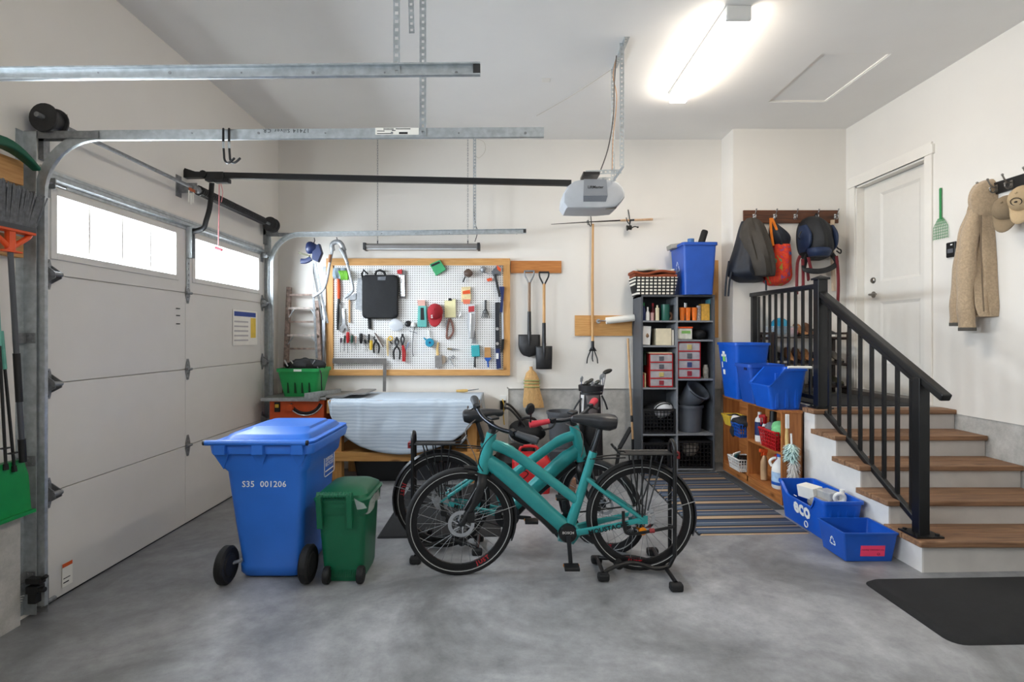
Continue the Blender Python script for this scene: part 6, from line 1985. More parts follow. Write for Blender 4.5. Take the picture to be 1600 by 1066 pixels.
def fold_towel(x0, x1, y0, y1, z, amp, seed, th):
    b_ = B()
    rings = []
    for i in range(21):
        f_ = i / 20
        x = x0 + (x1 - x0) * f_
        zz = z + amp * math.sin(f_ * 9 + seed) * .5 + amp * .4 * math.sin(f_ * 4 + seed * 2)
        rings.append([Vector((x, (y0 + y1) / 2 + a, zz + c)) for a, c in rrect((y1 - y0) / 2, th / 2, th * .45, 3)])
    return b_.loft(rings)
fold_towel(1.365, 1.82, 5.80, 6.05, 2.165, .012, 1, .04).build('towel', RUST, t)
fold_towel(1.35, 1.80, 5.785, 6.05, 2.20, .02, 2, .03).build('towel', RUST, t)
fold_towel(1.395, 1.79, 5.80, 6.04, 2.228, .018, 4, .022).build('pale_towel', mat('pale_towel', '#c9c5b8', .95, var=.06, bump=.4, bscale=200), t)
# boards beside the shelf
b = B().box(2.235, 2.36, 6.10, 6.14, .10, 2.35)
solo(B().box(2.245, 2.375, 6.09, 6.13, 1.50, 2.37), 'plank', PINEZ, 'short orange-pine plank standing behind the shelf', 'plank', smooth=0, bev=.003)
solo(B().box(2.235, 2.30, 6.135, 6.165, zf(2.2) + .001, 1.56), 'plank', PINEZ, 'long narrow pine plank standing on the floor behind the shelf', 'plank', smooth=0, bev=.003)

# ================================================================== back wall boards and garden tools
WY = YB
def rail_board(label, px0, px1, py0, py1, m=PINE):
    a = P(px0, py0, WY); c = P(px1, py1, WY)
    return solo(B().box(a.x, c.x, WY - .022, WY - .001, c.z, a.z), 'timber_board', m, label, 'board', smooth=0, bev=.002)
rail_board('orange-stained board above the shovels on the wall', 798, 877, 408, 427, wood('stained_pine', '#a9662c', '#c98544', 'X'))
rail_board('pine board behind the paper towel holder', 898, 987, 493, 525)
def dhook(parent, px, py, Y=WY - .03):
    c = P(px, py, Y)
    B().tube(curve([c + Vector((0, .01, .05)), c + Vector((0, -.01, .03)), c + Vector((0, -.04, 0)), c + Vector((0, -.055, .02))], 4), .004, 6).build('wall_hook', STEELD, parent)
def shovel(label, px, pyt, pyb, blade, handle_m, dark, Y=WY - .055):
    t = thing('shovel', label, 'shovel', P(px, pyb, Y))
    tp = P(px, pyt, Y); bt = P(px, pyb, Y)
    W_ = .052
    zh = tp.z
    g = B()
    g.tube(curve([tp + Vector((-W_, 0, -.012)), tp + Vector((-W_ * .95, 0, -.06)), tp + Vector((-.018, 0, -.125)), tp + Vector((-.008, 0, -.15))], 4), .009, 8)
    g.tube(curve([tp + Vector((W_, 0, -.012)), tp + Vector((W_ * .95, 0, -.06)), tp + Vector((.018, 0, -.125)), tp + Vector((.008, 0, -.15))], 4), .009, 8)
    g.cyl(tp + Vector((-W_ - .005, 0, -.012)), tp + Vector((W_ + .005, 0, -.012)), .011, n=10)
    g.build('d_grip', dark, t)
    zb = P(px, blade[0], Y).z
    B().tube([tp + Vector((0, 0, -.14)), Vector((bt.x, Y, zb + .12))], [.0165, .018], 10).build('shaft', handle_m, t)
    B().tube([Vector((bt.x, Y, zb + .26)), Vector((bt.x, Y, zb + .02))], [.021, .023], 10).build('socket', IRON, t)
    w2 = blade[1]
    H = zb - bt.z
    def fn(u, v):
        x = (v * 2 - 1)
        z = u
        if blade[2] == 'round':
            hw = w2 * (1 if u < .45 else math.sqrt(max(0, 1 - ((u - .45) / .55) ** 2)) ** .9)
        else:
            hw = w2 * (.95 - .05 * u)
        return Vector((bt.x + x * hw, Y - .012 + .03 * x * x - .02 * math.sin(u * 3.1), zb - H * u))
    B().grid(fn, 16, 13).build('blade', IRON, t, solid=.004)
    B().tube([Vector((bt.x, Y - .012, zb + .03)), Vector((bt.x, Y - .035, zb - H * .25)), Vector((bt.x, Y - .03, zb - H * .55))], [.024, .018, .004], 8).build('blade_rib', IRON, t)
    return t
shovel('round-pointed shovel with a grey handle on the wall', 827, 422, 558, (523, .122, 'round'), wood('weathered_handle', '#7d6450', '#98806a', 'Z', knots=False), STEELD)
shovel('square-ended spade with a black D grip on the wall', 850, 424, 577, (541, .098, 'square'), ASHH, BLACK, WY - .10)
# cultivator
Y = WY - .05
t = thing('garden_cultivator', 'three-tine garden cultivator on a long wooden pole', 'cultivator', P(926, 568, Y))
B().tube([P(926.5, 350, Y), P(925.5, 440, Y), P(926, 534, Y)], [.012, .016, .016], 10).build('pole', ASHH, t)
B().cyl(P(926, 533, Y), P(926, 546, Y), .018, n=10).build('ferrule', BLACK, t)
for pts in ([(925, 544), (921, 552), (918, 560), (917, 568)], [(926, 544), (926, 552), (925.5, 560), (926.5, 565)], [(927, 544), (930, 552), (933, 560), (934, 568)]):
    B().tube(curve([P(a, c, Y - .02 * (i > 1)) for i, (a, c) in enumerate(pts)], 4), .007, 7).build('tine', BLACK, t)
B().prism([(-.015, .03), (.015, .03), (.045, -.02), (-.045, -.02)], P(926, 546, Y + .006), (1, 0, 0), (0, 0, 1), (0, -.012, 0)).build('yoke', BLACK, t, smooth=0)
# fishing rod on two wall hooks
Y = WY - .06
t = thing('fishing_rod', 'fishing rod with reel lying across two wall hooks', 'fishing rod', P(940, 348, Y))
B().tube([P(861, 350.5, Y), P(920, 347, Y), P(970, 344.5, Y)], [.003, .006, .009], 8).build('rod_blank', mat('rod_brown', '#2f2620', .4), t)
B().tube([P(969, 344.8, Y), P(975, 344.4, Y), P(983, 344.2, Y)], [.011, .013, .012], 10).build('fore_grip', mat('cork', '#c9a582', .8, var=.15, scale=60), t)
B().tube([P(983, 344.2, Y), P(992, 343.8, Y)], .011, 10).build('reel_seat', BLACK, t)
B().tube([P(991, 344, Y), P(1003, 343.6, Y), P(1018, 342.8, Y), P(1020, 343, Y)], [.012, .0125, .014, .012], 10).build('rear_grip', mat('cork', '#c9a582', .8, var=.15, scale=60), t)
c = P(983, 356, Y - .02)
b = B().cyl(P(985, 346, Y), c, .006, n=8).lathe([(0, -.03), (.028, -.03), (.032, -.02), (.024, -.01), (.024, .012), (.03, .02), (.02, .03), (0, .03)], c, (1, 0, .1), 18)
b.tube(curve([c + Vector((.03, 0, 0)), c + Vector((.06, -.02, .01)), c + Vector((.085, -.03, .0))], 4), .006, 6).ball(c + Vector((.09, -.03, 0)), .011, 8, 6)
b.build('reel', mat('reel_black', '#26231f', .3, .4), t)
B().tube([P(922, 350, Y), P(918, 351, Y - .02), P(917, 345, Y - .02)], .004, 6).build('guide', BLACK, t)
for (px, py) in ((924, 349), (984, 345)):
    hk = thing('hook', 'black wall hook above the %s' % ('cultivator pole' if px < 950 else 'fishing reel'), 'hook', P(px, py, WY))
    c = P(px, py, Y)
    B().tube(curve([P(px - 2.5, 328, WY - .008), P(px - 1.5, 333, WY - .03), P(px, py, Y - .0), P(px - 1, py + 4.5, Y - .03), P(px - 4, py + 1, Y - .045), P(px - 5.5, py - 5, Y - .05)], 5), .0055, 7).build('hook_rod', BLACK, hk)
# paper towel holder
Y = WY - .10
t = thing('paper_towel_roll', 'thin paper towel roll on a metal wall arm', 'paper towel', P(970, 498, Y))
B().tube([P(947, 501.5, Y), P(991, 496.5, Y)], .038, 16).build('roll', PAPER, t)
B().tube([P(934, 502, WY - .03), P(938, 501.5, Y + .01), P(947, 501.5, Y), P(996, 496, Y)], .008, 8).build('arm', CHROME, t)
B().cyl(P(935, 502, WY - .024), P(935, 502, WY - .045), .026, n=14).build('arm_base', CHROME, t)
# corn broom
Y = WY - .06
t = thing('corn_broom', 'straw corn broom head hanging on the wall', 'broom', P(831, 637, Y))
STRAW = mat('straw', '#c9a06a', .9, var=.25, scale=40, stretch=(8, 8, .6), bump=.3, bscale=60)
prof = [(577, 828, 832, .018), (583, 822, 838, .03), (592, 819.5, 842, .04), (600, 819.5, 842.5, .042), (607, 819, 843, .042), (618, 818, 846, .043), (630, 817, 849, .045), (637, 818, 850, .042)]
rings = []
for (py, a, c_, d) in prof:
    p0 = P(a, py, Y); p1 = P(c_, py, Y)
    cx_ = (p0.x + p1.x) / 2; hw = (p1.x - p0.x) / 2
    rings.append([Vector((cx_ + hw * math.cos(q) * (1 + .03 * math.sin(q * 14)), Y + d * math.sin(q) * (1 + .06 * math.sin(q * 11)), p0.z)) for q in [2 * math.pi * j / 40 for j in range(40)]])
B().loft(rings).build('bristles', STRAW, t)
for py in (594.5, 599, 604.5):
    p0 = P(819, py, Y); p1 = P(843, py, Y)
    cx_ = (p0.x + p1.x) / 2; hw = (p1.x - p0.x) / 2 + .004
    B().tube([Vector((cx_ + hw * math.cos(q), Y + .046 * math.sin(q), p0.z)) for q in [2 * math.pi * j / 24 for j in range(24)]], .006, 6, closed=True).build('stitching', mat('twine_green', '#9aa56a', .9), t)
B().cyl(P(830, 579, Y), P(829.5, 573, Y), .018, n=12).build('handle_stub', ASHH, t)
# leaning stick and dark blade in the corner of the shelf
t = thing('leaning_pole', 'pale wooden pole with black tape leaning beside the shelf', 'pole', P(987, 695, 5.95))
p0, p1 = P(981, 529, 6.12), P(989, 693, 5.95)
B().tube([p0, p0.lerp(p1, .74)], .0125, 10).build('shaft', mat('pole_wood', '#caa277', .6, var=.1), t)
B().tube([p0.lerp(p1, .74), p0.lerp(p1, .80)], .0135, 10).build('tape_band', BLACK, t)
B().tube([p0.lerp(p1, .80), p0.lerp(p1, .96)], .0125, 10).build('lower_shaft', mat('pole_wood', '#caa277', .6, var=.1), t)
B().tube([p0.lerp(p1, .96), Vector((p1.x, p1.y, zf(p1.x) + .01))], .014, 10).build('tip', BLACK, t)
t = thing('hockey_stick', 'black hockey stick blade standing behind the bicycle rack', 'hockey stick', P(975, 715, 6.0))
B().bar(P(986, 668, 6.05), P(968, 700, 5.98), .05, .02, (1, 0, 1)).bar(P(968, 700, 5.98), P(962, 735, 5.95), .04, .02, (1, 0, 0)).build('blade', BLACK, t, smooth=0, bev=.005)

# golf bag with clubs
t = thing('golf_bag', 'black and white golf bag full of clubs', 'golf bag', (P(923, 735, 5.75).x, 5.75, zf(.9)))
GB = mat('golf_black', '#1b1b1e', .5, var=.15, bump=.1); GW = mat('golf_white', '#d5d3d2', .5, var=.05)
GG = mat('golf_grey', '#57504f', .6, var=.1)
ctr = lambda py: P(923, py, 5.75)
rings = []
for (py, r_) in ((613, .115), (618, .118), (640, .122), (680, .125), (715, .13), (736, .125)):
    c = ctr(py)
    rings.append([c + Vector((r_ * math.cos(q), r_ * .8 * math.sin(q), 0)) for q in [2 * math.pi * j / 24 for j in range(24)]])
for q in rings[-1]: q.z = zf(.9) + .002
B().loft(rings).build('bag_body', GB, t)
c = ctr(608)
B().lathe([(.10, -.02), (.128, -.02), (.132, .04), (.12, .045), (.108, .04), (.10, -.01)], c, (0, 0, 1), 24, ring=True).build('collar', GB, t)
for (a0, a1, m_) in ((-2.65, -2.25, GW), (-.75, -.35, GW), (-2.15, -.85, GG)):
    b = B()
    def fn(u, v, a0=a0, a1=a1):
        w = (a1 - a0) / 2 * (1 - .55 * u)
        q = (a0 + a1) / 2 + w * (2 * v - 1)
        cc = ctr(616 + 36 * u)
        rr = .126
        return cc + Vector((rr * math.cos(q), rr * .83 * math.sin(q), 0))
    b.grid(fn, 6, 6).build('side_panel', m_, t, solid=.004)
B().ball(ctr(672) + Vector((0, -.10, 0)), (.09, .05, .16), 14, 10).build('pocket', GB, t)
for pts in ([(908, 622), (897, 640), (893, 658)], [(940, 618), (945, 628), (949, 640)]):
    B().tube(curve([P(a, c_, 5.68) for a, c_ in pts], 4), .010, 6).build('strap', GB, t)
clubs = [((909, 610), (908.5, 594), 'iron'), ((914, 612), (914.5, 600), 'wood'), ((918, 612), (921, 596.5), 'wood'), ((925, 612), (925, 602), 'iron'), ((929, 612), (931, 599), 'wood'), ((936, 612), (938.5, 591), 'iron'), ((940, 612), (942, 588), 'iron'), ((938, 612), (947, 580.5), 'driver')]
for i, (b0, h0, kd) in enumerate(clubs):
    p0 = P(b0[0], b0[1] + 20, 5.74 + .02 * (i % 3)); p1 = P(h0[0], h0[1], 5.74 + .02 * (i % 3))
    names = {'iron': 'iron', 'wood': 'fairway wood', 'driver': 'driver'}
    tc_ = thing('golf_club', '%s golf club, %s in the bag' % (names[kd], ('furthest to the broom side', 'next to the thin iron', 'largest of the mid clubs', 'short one at the bag centre', 'beside the short iron', 'bright long one', 'tall one under the driver', 'with the biggest dark head')[i]), 'golf club', p0, group='clubs in the golf bag')
    B().tube([p0, p1], .0055, 6).build('shaft', CHROME, tc_)
    if kd == 'iron':
        B().prism([(-.014, -.02), (.014, -.015), (.020, .03), (.006, .045), (-.012, .02)], p1 + Vector((0, .008, 0)), (1, 0, 0), (0, 0, 1), (0, -.016, 0)).build('head', STEELD, tc_, smooth=0, bev=.004)
    elif kd == 'wood':
        B().ball(p1 + Vector((.012, -.01, .012)), (.035, .03, .02), 12, 8, Matrix.Rotation(-.6, 3, 'Y')).build('head', mat('club_grey', '#55534e', .3, .5), tc_)
    else:
        B().ball(p1 + Vector((.012, -.01, .0)), (.055, .045, .024), 14, 8, Matrix.Rotation(-.35, 3, 'Y')).build('head', mat('club_dark', '#33322f', .3, .5), tc_)
# ================================================================== pegboard and its tools
PEGM = bpy.data.materials.new('pegboard_white'); PEGM.use_nodes = True
nt = PEGM.node_tree; bs = nt.nodes['Principled BSDF']; bs.inputs['Roughness'].default_value = .6
tc = nt.nodes.new('ShaderNodeTexCoord'); sp = nt.nodes.new('ShaderNodeSeparateXYZ')
nt.links.new(tc.outputs['Object'], sp.inputs[0])
def fold(sock):
    a = nt.nodes.new('ShaderNodeMath'); a.operation = 'DIVIDE'; a.inputs[1].default_value = .0254
    nt.links.new(sock, a.inputs[0])
    f = nt.nodes.new('ShaderNodeMath'); f.operation = 'FRACT'; nt.links.new(a.outputs[0], f.inputs[0])
    s_ = nt.nodes.new('ShaderNodeMath'); s_.operation = 'SUBTRACT'; s_.inputs[1].default_value = .5; nt.links.new(f.outputs[0], s_.inputs[0])
    q_ = nt.nodes.new('ShaderNodeMath'); q_.operation = 'POWER'; q_.inputs[1].default_value = 2; nt.links.new(s_.outputs[0], q_.inputs[0])
    return q_.outputs[0]
su = nt.nodes.new('ShaderNodeMath'); su.operation = 'ADD'
off_ = nt.nodes.new('ShaderNodeVectorMath'); off_.operation = 'ADD'; off_.inputs[1].default_value = (10.16, 0, 10.16)
nt.links.new(tc.outputs['Object'], off_.inputs[0]); nt.links.new(off_.outputs[0], sp.inputs[0])
nt.links.new(fold(sp.outputs['X']), su.inputs[0]); nt.links.new(fold(sp.outputs['Z']), su.inputs[1])
ls = nt.nodes.new('ShaderNodeMath'); ls.operation = 'LESS_THAN'; ls.inputs[1].default_value = .045
nt.links.new(su.outputs[0], ls.inputs[0])
mx = nt.nodes.new('ShaderNodeMix'); mx.data_type = 'RGBA'
mx.inputs['A'].default_value = (*lin('#e9e7e4'), 1); mx.inputs['B'].default_value = (*lin('#403c38'), 1)
nt.links.new(ls.outputs[0], mx.inputs['Factor']); nt.links.new(mx.outputs['Result'], bs.inputs['Base Color'])

PGY = YB - .045                       # face of the pegboard
pb = thing('pegboard', 'white pegboard in a pine frame above the workbench', 'pegboard', (-1.0, YB, 1.07))
fx0, fx1, fz0, fz1 = -2.035, .036, 1.073, 2.393
fw = .078
B().box(fx0 + .04, fx1 - .04, PGY, PGY + .006, fz0 + .04, fz1 - .04).build('board', PEGM, pb, smooth=0)
B().box(fx0, fx1, PGY - .016, YB - .001, fz1 - fw, fz1).build('frame_rail', PINE, pb, smooth=0, bev=.002)
B().box(fx0, fx1, PGY - .016, YB - .001, fz0, fz0 + fw * .85).build('frame_rail', PINE, pb, smooth=0, bev=.002)
B().box(fx0, fx0 + fw, PGY - .0155, YB - .001, fz0 + fw * .85, fz1 - fw).build('frame_stile', PINEZ, pb, smooth=0, bev=.002)
B().box(fx1 - fw, fx1, PGY - .0155, YB - .001, fz0 + fw * .85, fz1 - fw).build('frame_stile', PINEZ, pb, smooth=0, bev=.002)

PY = PGY - .02
def G(px, py, d=0.0):
    return P(px, py, PY - d)
def peg(name, label, cat, px, py):
    return thing(name, label, cat, G(px, py))
def rod(t, nm, m, pts, r, d=0.0, n=8, flat=None):
    return B().tube([G(a, c, d) for a, c in pts], r, n, flat=flat).build(nm, m, t)
def plate(t, nm, m, pts, th=.006, d=0.0, bev=0.0):
    q = [G(a, c, d) for a, c in pts]
    o = q[0]
    return B().prism([((p - o).x, (p - o).z) for p in q], o, (1, 0, 0), (0, 0, 1), (0, th, 0)).build(nm, m, t, smooth=0, bev=bev)

GLV = mat('glove_green', '#6fb03a', .8, var=.15); GLVG = mat('glove_grey', '#8b9aa4', .8, var=.1)
t = peg('work_gloves', 'green and grey work gloves hung at the top of the pegboard', 'gloves', 532, 437)
hang(densify([(G(0, 419).z, G(521, 0).x, G(541, 0).x, .03), (G(0, 426).z, G(520, 0).x, G(543, 0).x, .05), (G(0, 432).z, G(520, 0).x, G(544, 0).x, .05), (G(0, 436).z, G(522, 0).x, G(540, 0).x, .03)]), (1, 0, 0), (0, -1, 0), fold=.2, nf=5, seed=3).xf(Matrix.Translation((0, PY, 0))).build('glove', GLVG, t)
for i in range(5):
    B().tube(curve([G(530 + i * 2.6, 424, .05), G(533 + i * 2.4, 430, .07), G(534 + i * 2.2, 437, .05)], 4), .013, 8).build('finger', GLV, t)
t = peg('pruning_saw', 'pruning saw with an orange handle on the pegboard', 'saw', 529, 515)
rod(t, 'handle', ORANGE, [(528.5, 436), (529, 450), (529, 467)], [.017, .022, .018])
rod(t, 'blade', BLACK, [(529, 466), (528, 490), (527.5, 516)], [.012, .014, .008], flat=((1, 0, 0), 1.2))
t = peg('adjustable_wrench', 'large chrome adjustable wrench on the pegboard', 'wrench', 540, 520)
plate(t, 'handle', CHROME, [(534, 482), (538, 482), (540, 508), (535, 508)], .012)
plate(t, 'jaw', CHROME, [(531, 512), (536, 506), (541, 507), (544, 516), (541, 517), (539, 512), (536, 518), (533, 520)], .016, .004)
t = peg('chrome_wrench', 'slim chrome wrench hung next to the pruning saw', 'wrench', 531, 510)
rod(t, 'handle', CHROME, [(531.5, 476), (532, 505)], .008)
B().torus(G(532, 474), (0, 1, 0), .014, .005, 14, 6).build('ring', CHROME, t)
t = peg('hatchet', 'wooden-handled hatchet with steel head on the pegboard', 'hatchet', 546, 505)
rod(t, 'handle', ASHH, [(546, 466), (546, 504)], .011)
plate(t, 'head', STEELD, [(542, 462), (550, 461), (556, 458), (556, 468), (550, 469), (543, 469)], .025, .01)
t = peg('hand_saw', 'grey hand saw blade behind the black bag on the pegboard', 'saw', 560, 485)
plate(t, 'blade', STEELD, [(559, 434), (568, 436), (568, 486), (555, 483)], .003)
t = peg('laptop_bag', 'flat black bag with a handle hanging on the pegboard', 'bag', 595, 498)
rings = []
cx_, cz_ = (G(567, 0).x + G(623, 0).x) / 2, (G(0, 430).z + G(0, 498).z) / 2
hw, hh = (G(623, 0).x - G(567, 0).x) / 2, (G(0, 430).z - G(0, 498).z) / 2
for (s_, d_) in ((.97, 0), (1, .012), (1, .035), (.95, .05), (.85, .053)):
    rings.append([Vector((cx_ + a * s_, PY - d_, cz_ + c * s_)) for a, c in rrect(hw, hh, .05, 5)])
B().loft(list(reversed(rings))).build('bag_body', mat('bag_black', '#111215', .75, var=.15, bump=.2), t)
rod(t, 'handle', BLACKM, [(586, 432), (588, 424), (594, 422.5), (600, 425), (603, 432)], .013, .03)
rod(t, 'strap', BLACKM, [(575, 428), (568, 422), (565.5, 428), (567, 438)], .014, .03, flat=((1, 0, 0), .8))
rod(t, 'strap', BLACKM, [(577, 497), (577.5, 506), (578, 514)], .014, .0, flat=((1, 0, 0), 1.3))
plate(t, 'badge', GREYP, [(590, 433), (603, 432), (602, 438), (590, 438)], .002, .055)
t = peg('wrench_set', 'packaged set of chrome wrenches with a red top', 'wrench set', 628, 467)
plate(t, 'backing', mat('card_grey', '#6f6a68', .6), [(623, 424), (634, 423), (634, 467), (625, 466)], .006)
plate(t, 'header', RED, [(620.5, 422), (628, 421), (628, 428), (621, 428)], .01, .01)
for i in range(4):
    rod(t, 'wrench', CHROME, [(624.5 + i * 2.3, 430), (626 + i * 2, 463)], .0065, .012)
t = peg('clear_bag', 'clear plastic bag of small parts under the black bag', 'bag', 618, 518)
lump(G(618, 508, .02), (.075, .02, .07), 61, .3, 14).build('bag', plastic_clear('clear_poly', '#dfe4ea', .4), t)
t = peg('headlamp', 'small black and white lamp with a hanging cord', 'lamp', 640, 558)
lump(G(638, 506, .02), (.035, .03, .035), 62, .3, 20).build('lamp_head', BLACK, t)
B().ball(G(645, 508, .015), (.035, .02, .03), 12, 8).build('lamp_body', WHITEP, t)
rod(t, 'cord', BLACK, [(648, 511), (646, 520), (645, 535), (644.5, 550), (646, 557)], .004, 0, 6)
B().tube([G(639, 517), G(652, 521)], .003, 5).build('cord_bar', GREYP, t)
t = peg('work_glove_pack', 'teal retail pack hung on the pegboard', 'pack', 660, 512)
plate(t, 'pack', mat('pack_teal', '#62b3ab', .5, var=.1), [(653, 478), (666, 478), (667, 511), (652, 511)], .03, .02, .006)
plate(t, 'pack_panel', BLACK, [(657, 481), (662, 481), (663, 500), (657, 500)], .002, .022)
plate(t, 'header', mat('pack_pink', '#d8a79a', .6), [(652, 469), (664, 469), (664, 478), (653, 478)], .004, .01)
t = peg('baseball_cap', 'red baseball cap with a white letter mark on the pegboard', 'cap', 681, 512)
REDC = mat('red_cotton', '#a3222c', .85, var=.1, bump=.15)
fx = Vector((.02, -.45, -1)).normalized(); fz = Vector((0, -1, .45)).normalized(); fyv = fz.cross(fx).normalized()
RC = Matrix((fx, fyv, fz)).transposed()
crw, brm = cap_mesh(G(680, 488, .03), RC, rx=.088, rz=.085, brim=.085)
crw.build('crown', REDC, t); brm.build('brim', REDC, t, solid=.004)
B().ball(G(680, 488, .03) + RC @ Vector((.02, 0, .108)), .008, 8, 5).build('button', REDC, t)
lettering('S', .05, WHITEM, t, tuple(G(676.5, 497, .03) + RC @ Vector((.03, 0, .093))), (1, 0, 0), (0, -.3, 1), 'letter_mark', bold=.001)
t = peg('notepad', 'pale yellow notepad held by a black binder clip', 'notepad', 703, 497)
plate(t, 'pad', mat('pad_yellow', '#e6dfae', .8), [(694.5, 470), (711.5, 467.5), (712, 496), (695, 496.5)], .012, .01)
plate(t, 'binder_clip', BLACK, [(701, 466), (705, 466), (706, 470), (700, 470)], .018, .016)
t = peg('spring_clip', 'small chrome clip beside the yellow notepad', 'clip', 719, 497)
rod(t, 'clip', CHROME, [(718, 484), (720, 490), (717, 497), (720, 494)], .005)
t = peg('saw_handle', 'brown wooden saw handle below the notepad', 'saw', 702, 530)
B().tube(curve([G(702, 498), G(699, 512), G(698, 528), G(703, 527), (G(708, 518)), G(706, 505), G(702, 498)], 5), .012, 8, flat=((0, 1, 0), .7)).build('handle', mat('rosewood', '#7a5348', .5, var=.15), t)
plate(t, 'blade', STEELD, [(696, 505), (699, 500), (700, 527), (697, 530)], .004)
t = peg('retail_pack', 'orange and cream retail pack on the pegboard', 'pack', 728, 475)
plate(t, 'card', mat('card_cream', '#e3cf9d', .6, var=.15, scale=40), [(721, 449), (735, 448), (736, 470), (721, 472)], .008, .01)
plate(t, 'band', ORANGE, [(723, 455), (734, 453), (735, 459), (723, 460)], .003, .013)
plate(t, 'band', mat('pack_red', '#e07656', .6), [(723, 468), (735, 468), (734, 475), (724, 475)], .003, .013)
t = peg('hand_drill', 'old brown hand drill near the top of the pegboard', 'drill', 729, 440)
lump(G(731, 427, .03), (.05, .04, .05), 65, .35, 14).build('drill_body', mat('drill_brown', '#5d4a40', .5, var=.2), t)
rod(t, 'crank', IRON, [(727, 432), (725, 437), (723.5, 441)], .008, .02)
t = peg('caulk_tool', 'silver packaged caulking tool with a red label', 'tool', 736, 530)
plate(t, 'pack', plastic_clear('blister', '#dfe0e2', .6), [(731, 476), (742, 475), (743, 500), (740, 528), (733, 530), (729, 505)], .02, .02)
plate(t, 'label', mat('label_red', '#b5363c', .5), [(732, 479), (741, 478), (741, 487), (732, 488)], .002, .022)
rod(t, 'barrel', CHROME, [(736, 490), (735, 528)], .016, .03)
t = peg('green_sponge_pack', 'green square package pinned over the pegboard frame', 'pack', 684, 430)
plate(t, 'pack', mat('pack_green', '#3fa86d', .5, var=.1), [(671, 413), (687, 406), (697, 421), (681, 431)], .03, .02, .004)
plate(t, 'stripe', BLACK, [(673, 414), (686, 408.5), (688, 411), (675, 417)], .002, .022)
t = peg('scrub_brush', 'teal scrubbing block with a black handle on the pegboard', 'brush', 742, 575)
plate(t, 'block', mat('scrub_teal', '#35a5ac', .6, var=.1), [(736, 540), (749, 539), (750, 557), (737, 558)], .04, .03, .006)
rod(t, 'handle', BLACK, [(742, 557), (742, 574)], [.008, .013], .01)
t = peg('putty_knife', 'grey tapering putty knife above the teal brush', 'knife', 741, 537)
plate(t, 'blade', STEELD, [(740, 516), (742, 516), (744, 537), (737, 537)], .005)
t = peg('hand_rake', 'small black hand rake on the pegboard', 'rake', 759, 498)
rod(t, 'handle', BLACK, [(758.5, 469), (758.5, 482)], .011)
for i in range(5):
    B().tube(curve([G(758.5, 481), G(755 + i * 1.8, 488), G(752.5 + i * 3.1, 497)], 4), .0045, 6).build('tine', BLACK, t)
rod(t, 'bar', BLACK, [(754, 490), (763, 490)], .004, 0, 6)
t = peg('quick_clamp', 'grey clamp with orange pads in the top corner of the pegboard', 'clamp', 772, 465)
plate(t, 'jaw', mat('clamp_grey', '#5f6368', .5), [(768, 424), (777, 415), (782, 419), (783, 430), (776, 428), (770, 432)], .035, .02, .004)
plate(t, 'pad', ORANGE, [(776, 414), (783, 420), (782, 425), (777, 421)], .03, .025)
plate(t, 'trigger', ORANGE, [(760, 436), (768, 434), (769, 438), (762, 440)], .02, .02)
rod(t, 'bar', IRON, [(773, 428), (777, 446), (781, 464)], .012, .01, flat=((1, 0, 0), 1.2))
t = peg('spring_clamp', 'dull metal spring clamp beside the orange-padded clamp', 'clamp', 757, 430)
lump(G(755, 421, .02), (.035, .025, .035), 67, .4, 22).build('clamp_body', STEELD, t)
rod(t, 'arm', STEELD, [(756, 425), (763, 428)], .008, .02)
t = peg('spirit_level', 'black and blue spirit level at the side of the pegboard', 'level', 778, 576)
plate(t, 'level_body', mat('level_black', '#22242a', .4), [(773.5, 473), (780, 472), (781, 545), (774, 545)], .03, .02)
plate(t, 'lower_body', BLUED, [(774, 545), (781, 545), (783, 575), (776, 577)], .03, .02)
for py in (514, 537):
    B().cyl(G(777, py, .022), G(777, py, .028), .018, n=14).build('vial', CHROME, t)
plate(t, 'vial_window', WHITEP, [(775, 552), (779, 552), (779, 561), (775, 561)], .002, .022)
t = peg('bar_clamp', 'long blue and white bar clamp along the pegboard edge', 'clamp', 786, 545)
rod(t, 'bar', mat('clamp_white', '#c9cdd4', .4), [(785, 470), (786, 530)], .011)
plate(t, 'head', BLUED, [(780, 448), (788, 448), (787, 462), (785, 488), (781, 488), (783, 462)], .03, .02)
plate(t, 'foot', BLACK, [(784, 530), (788, 530), (787, 545), (783, 552)], .025, .02)
t = peg('paint_brush', 'wide grey paint brush with a pale handle', 'brush', 685, 575)
rod(t, 'handle', mat('pale_wood', '#d8b778', .5, var=.08), [(684.5, 535), (683, 545), (684, 556)], [.010, .014, .016], flat=((0, 1, 0), .6))
plate(t, 'bristles', mat('bristle_grey', '#8a8683', .9, var=.2), [(679, 556), (690, 555), (691, 573), (680, 575)], .025, .015)
t = peg('paint_brush', 'tan-bristled paint brush with a blue handle, bristles up', 'brush', 762, 575)
plate(t, 'bristles', mat('bristle_tan', '#b98a55', .9, var=.2), [(757, 543), (766, 543), (767, 559), (757, 559)], .022, .012)
plate(t, 'ferrule', BLUEP, [(757, 559), (767.5, 559), (765, 564), (759, 564)], .024, .013)
rod(t, 'handle', BLUEP, [(762, 563), (762.5, 568), (763, 574)], [.012, .008, .010])
t = peg('chalk_reel', 'round turquoise chalk reel on the pegboard', 'reel', 671, 543)
B().lathe([(0, -.02), (.045, -.02), (.05, -.01), (.05, .01), (.045, .02), (0, .02)], G(671.5, 535.5, .02), (0, 1, 0), 22).build('reel_case', mat('turquoise', '#1d8fb0', .35), t)
B().cyl(G(671.5, 535.5, .045), G(671.5, 535.5, .035), .012, n=12).build('knob', BLUED, t)
rod(t, 'tip', mat('turquoise', '#1d8fb0', .35), [(666, 532), (662, 528)], .008)
rod(t, 'hanger', WHITEP, [(671, 527), (670, 516)], .008)
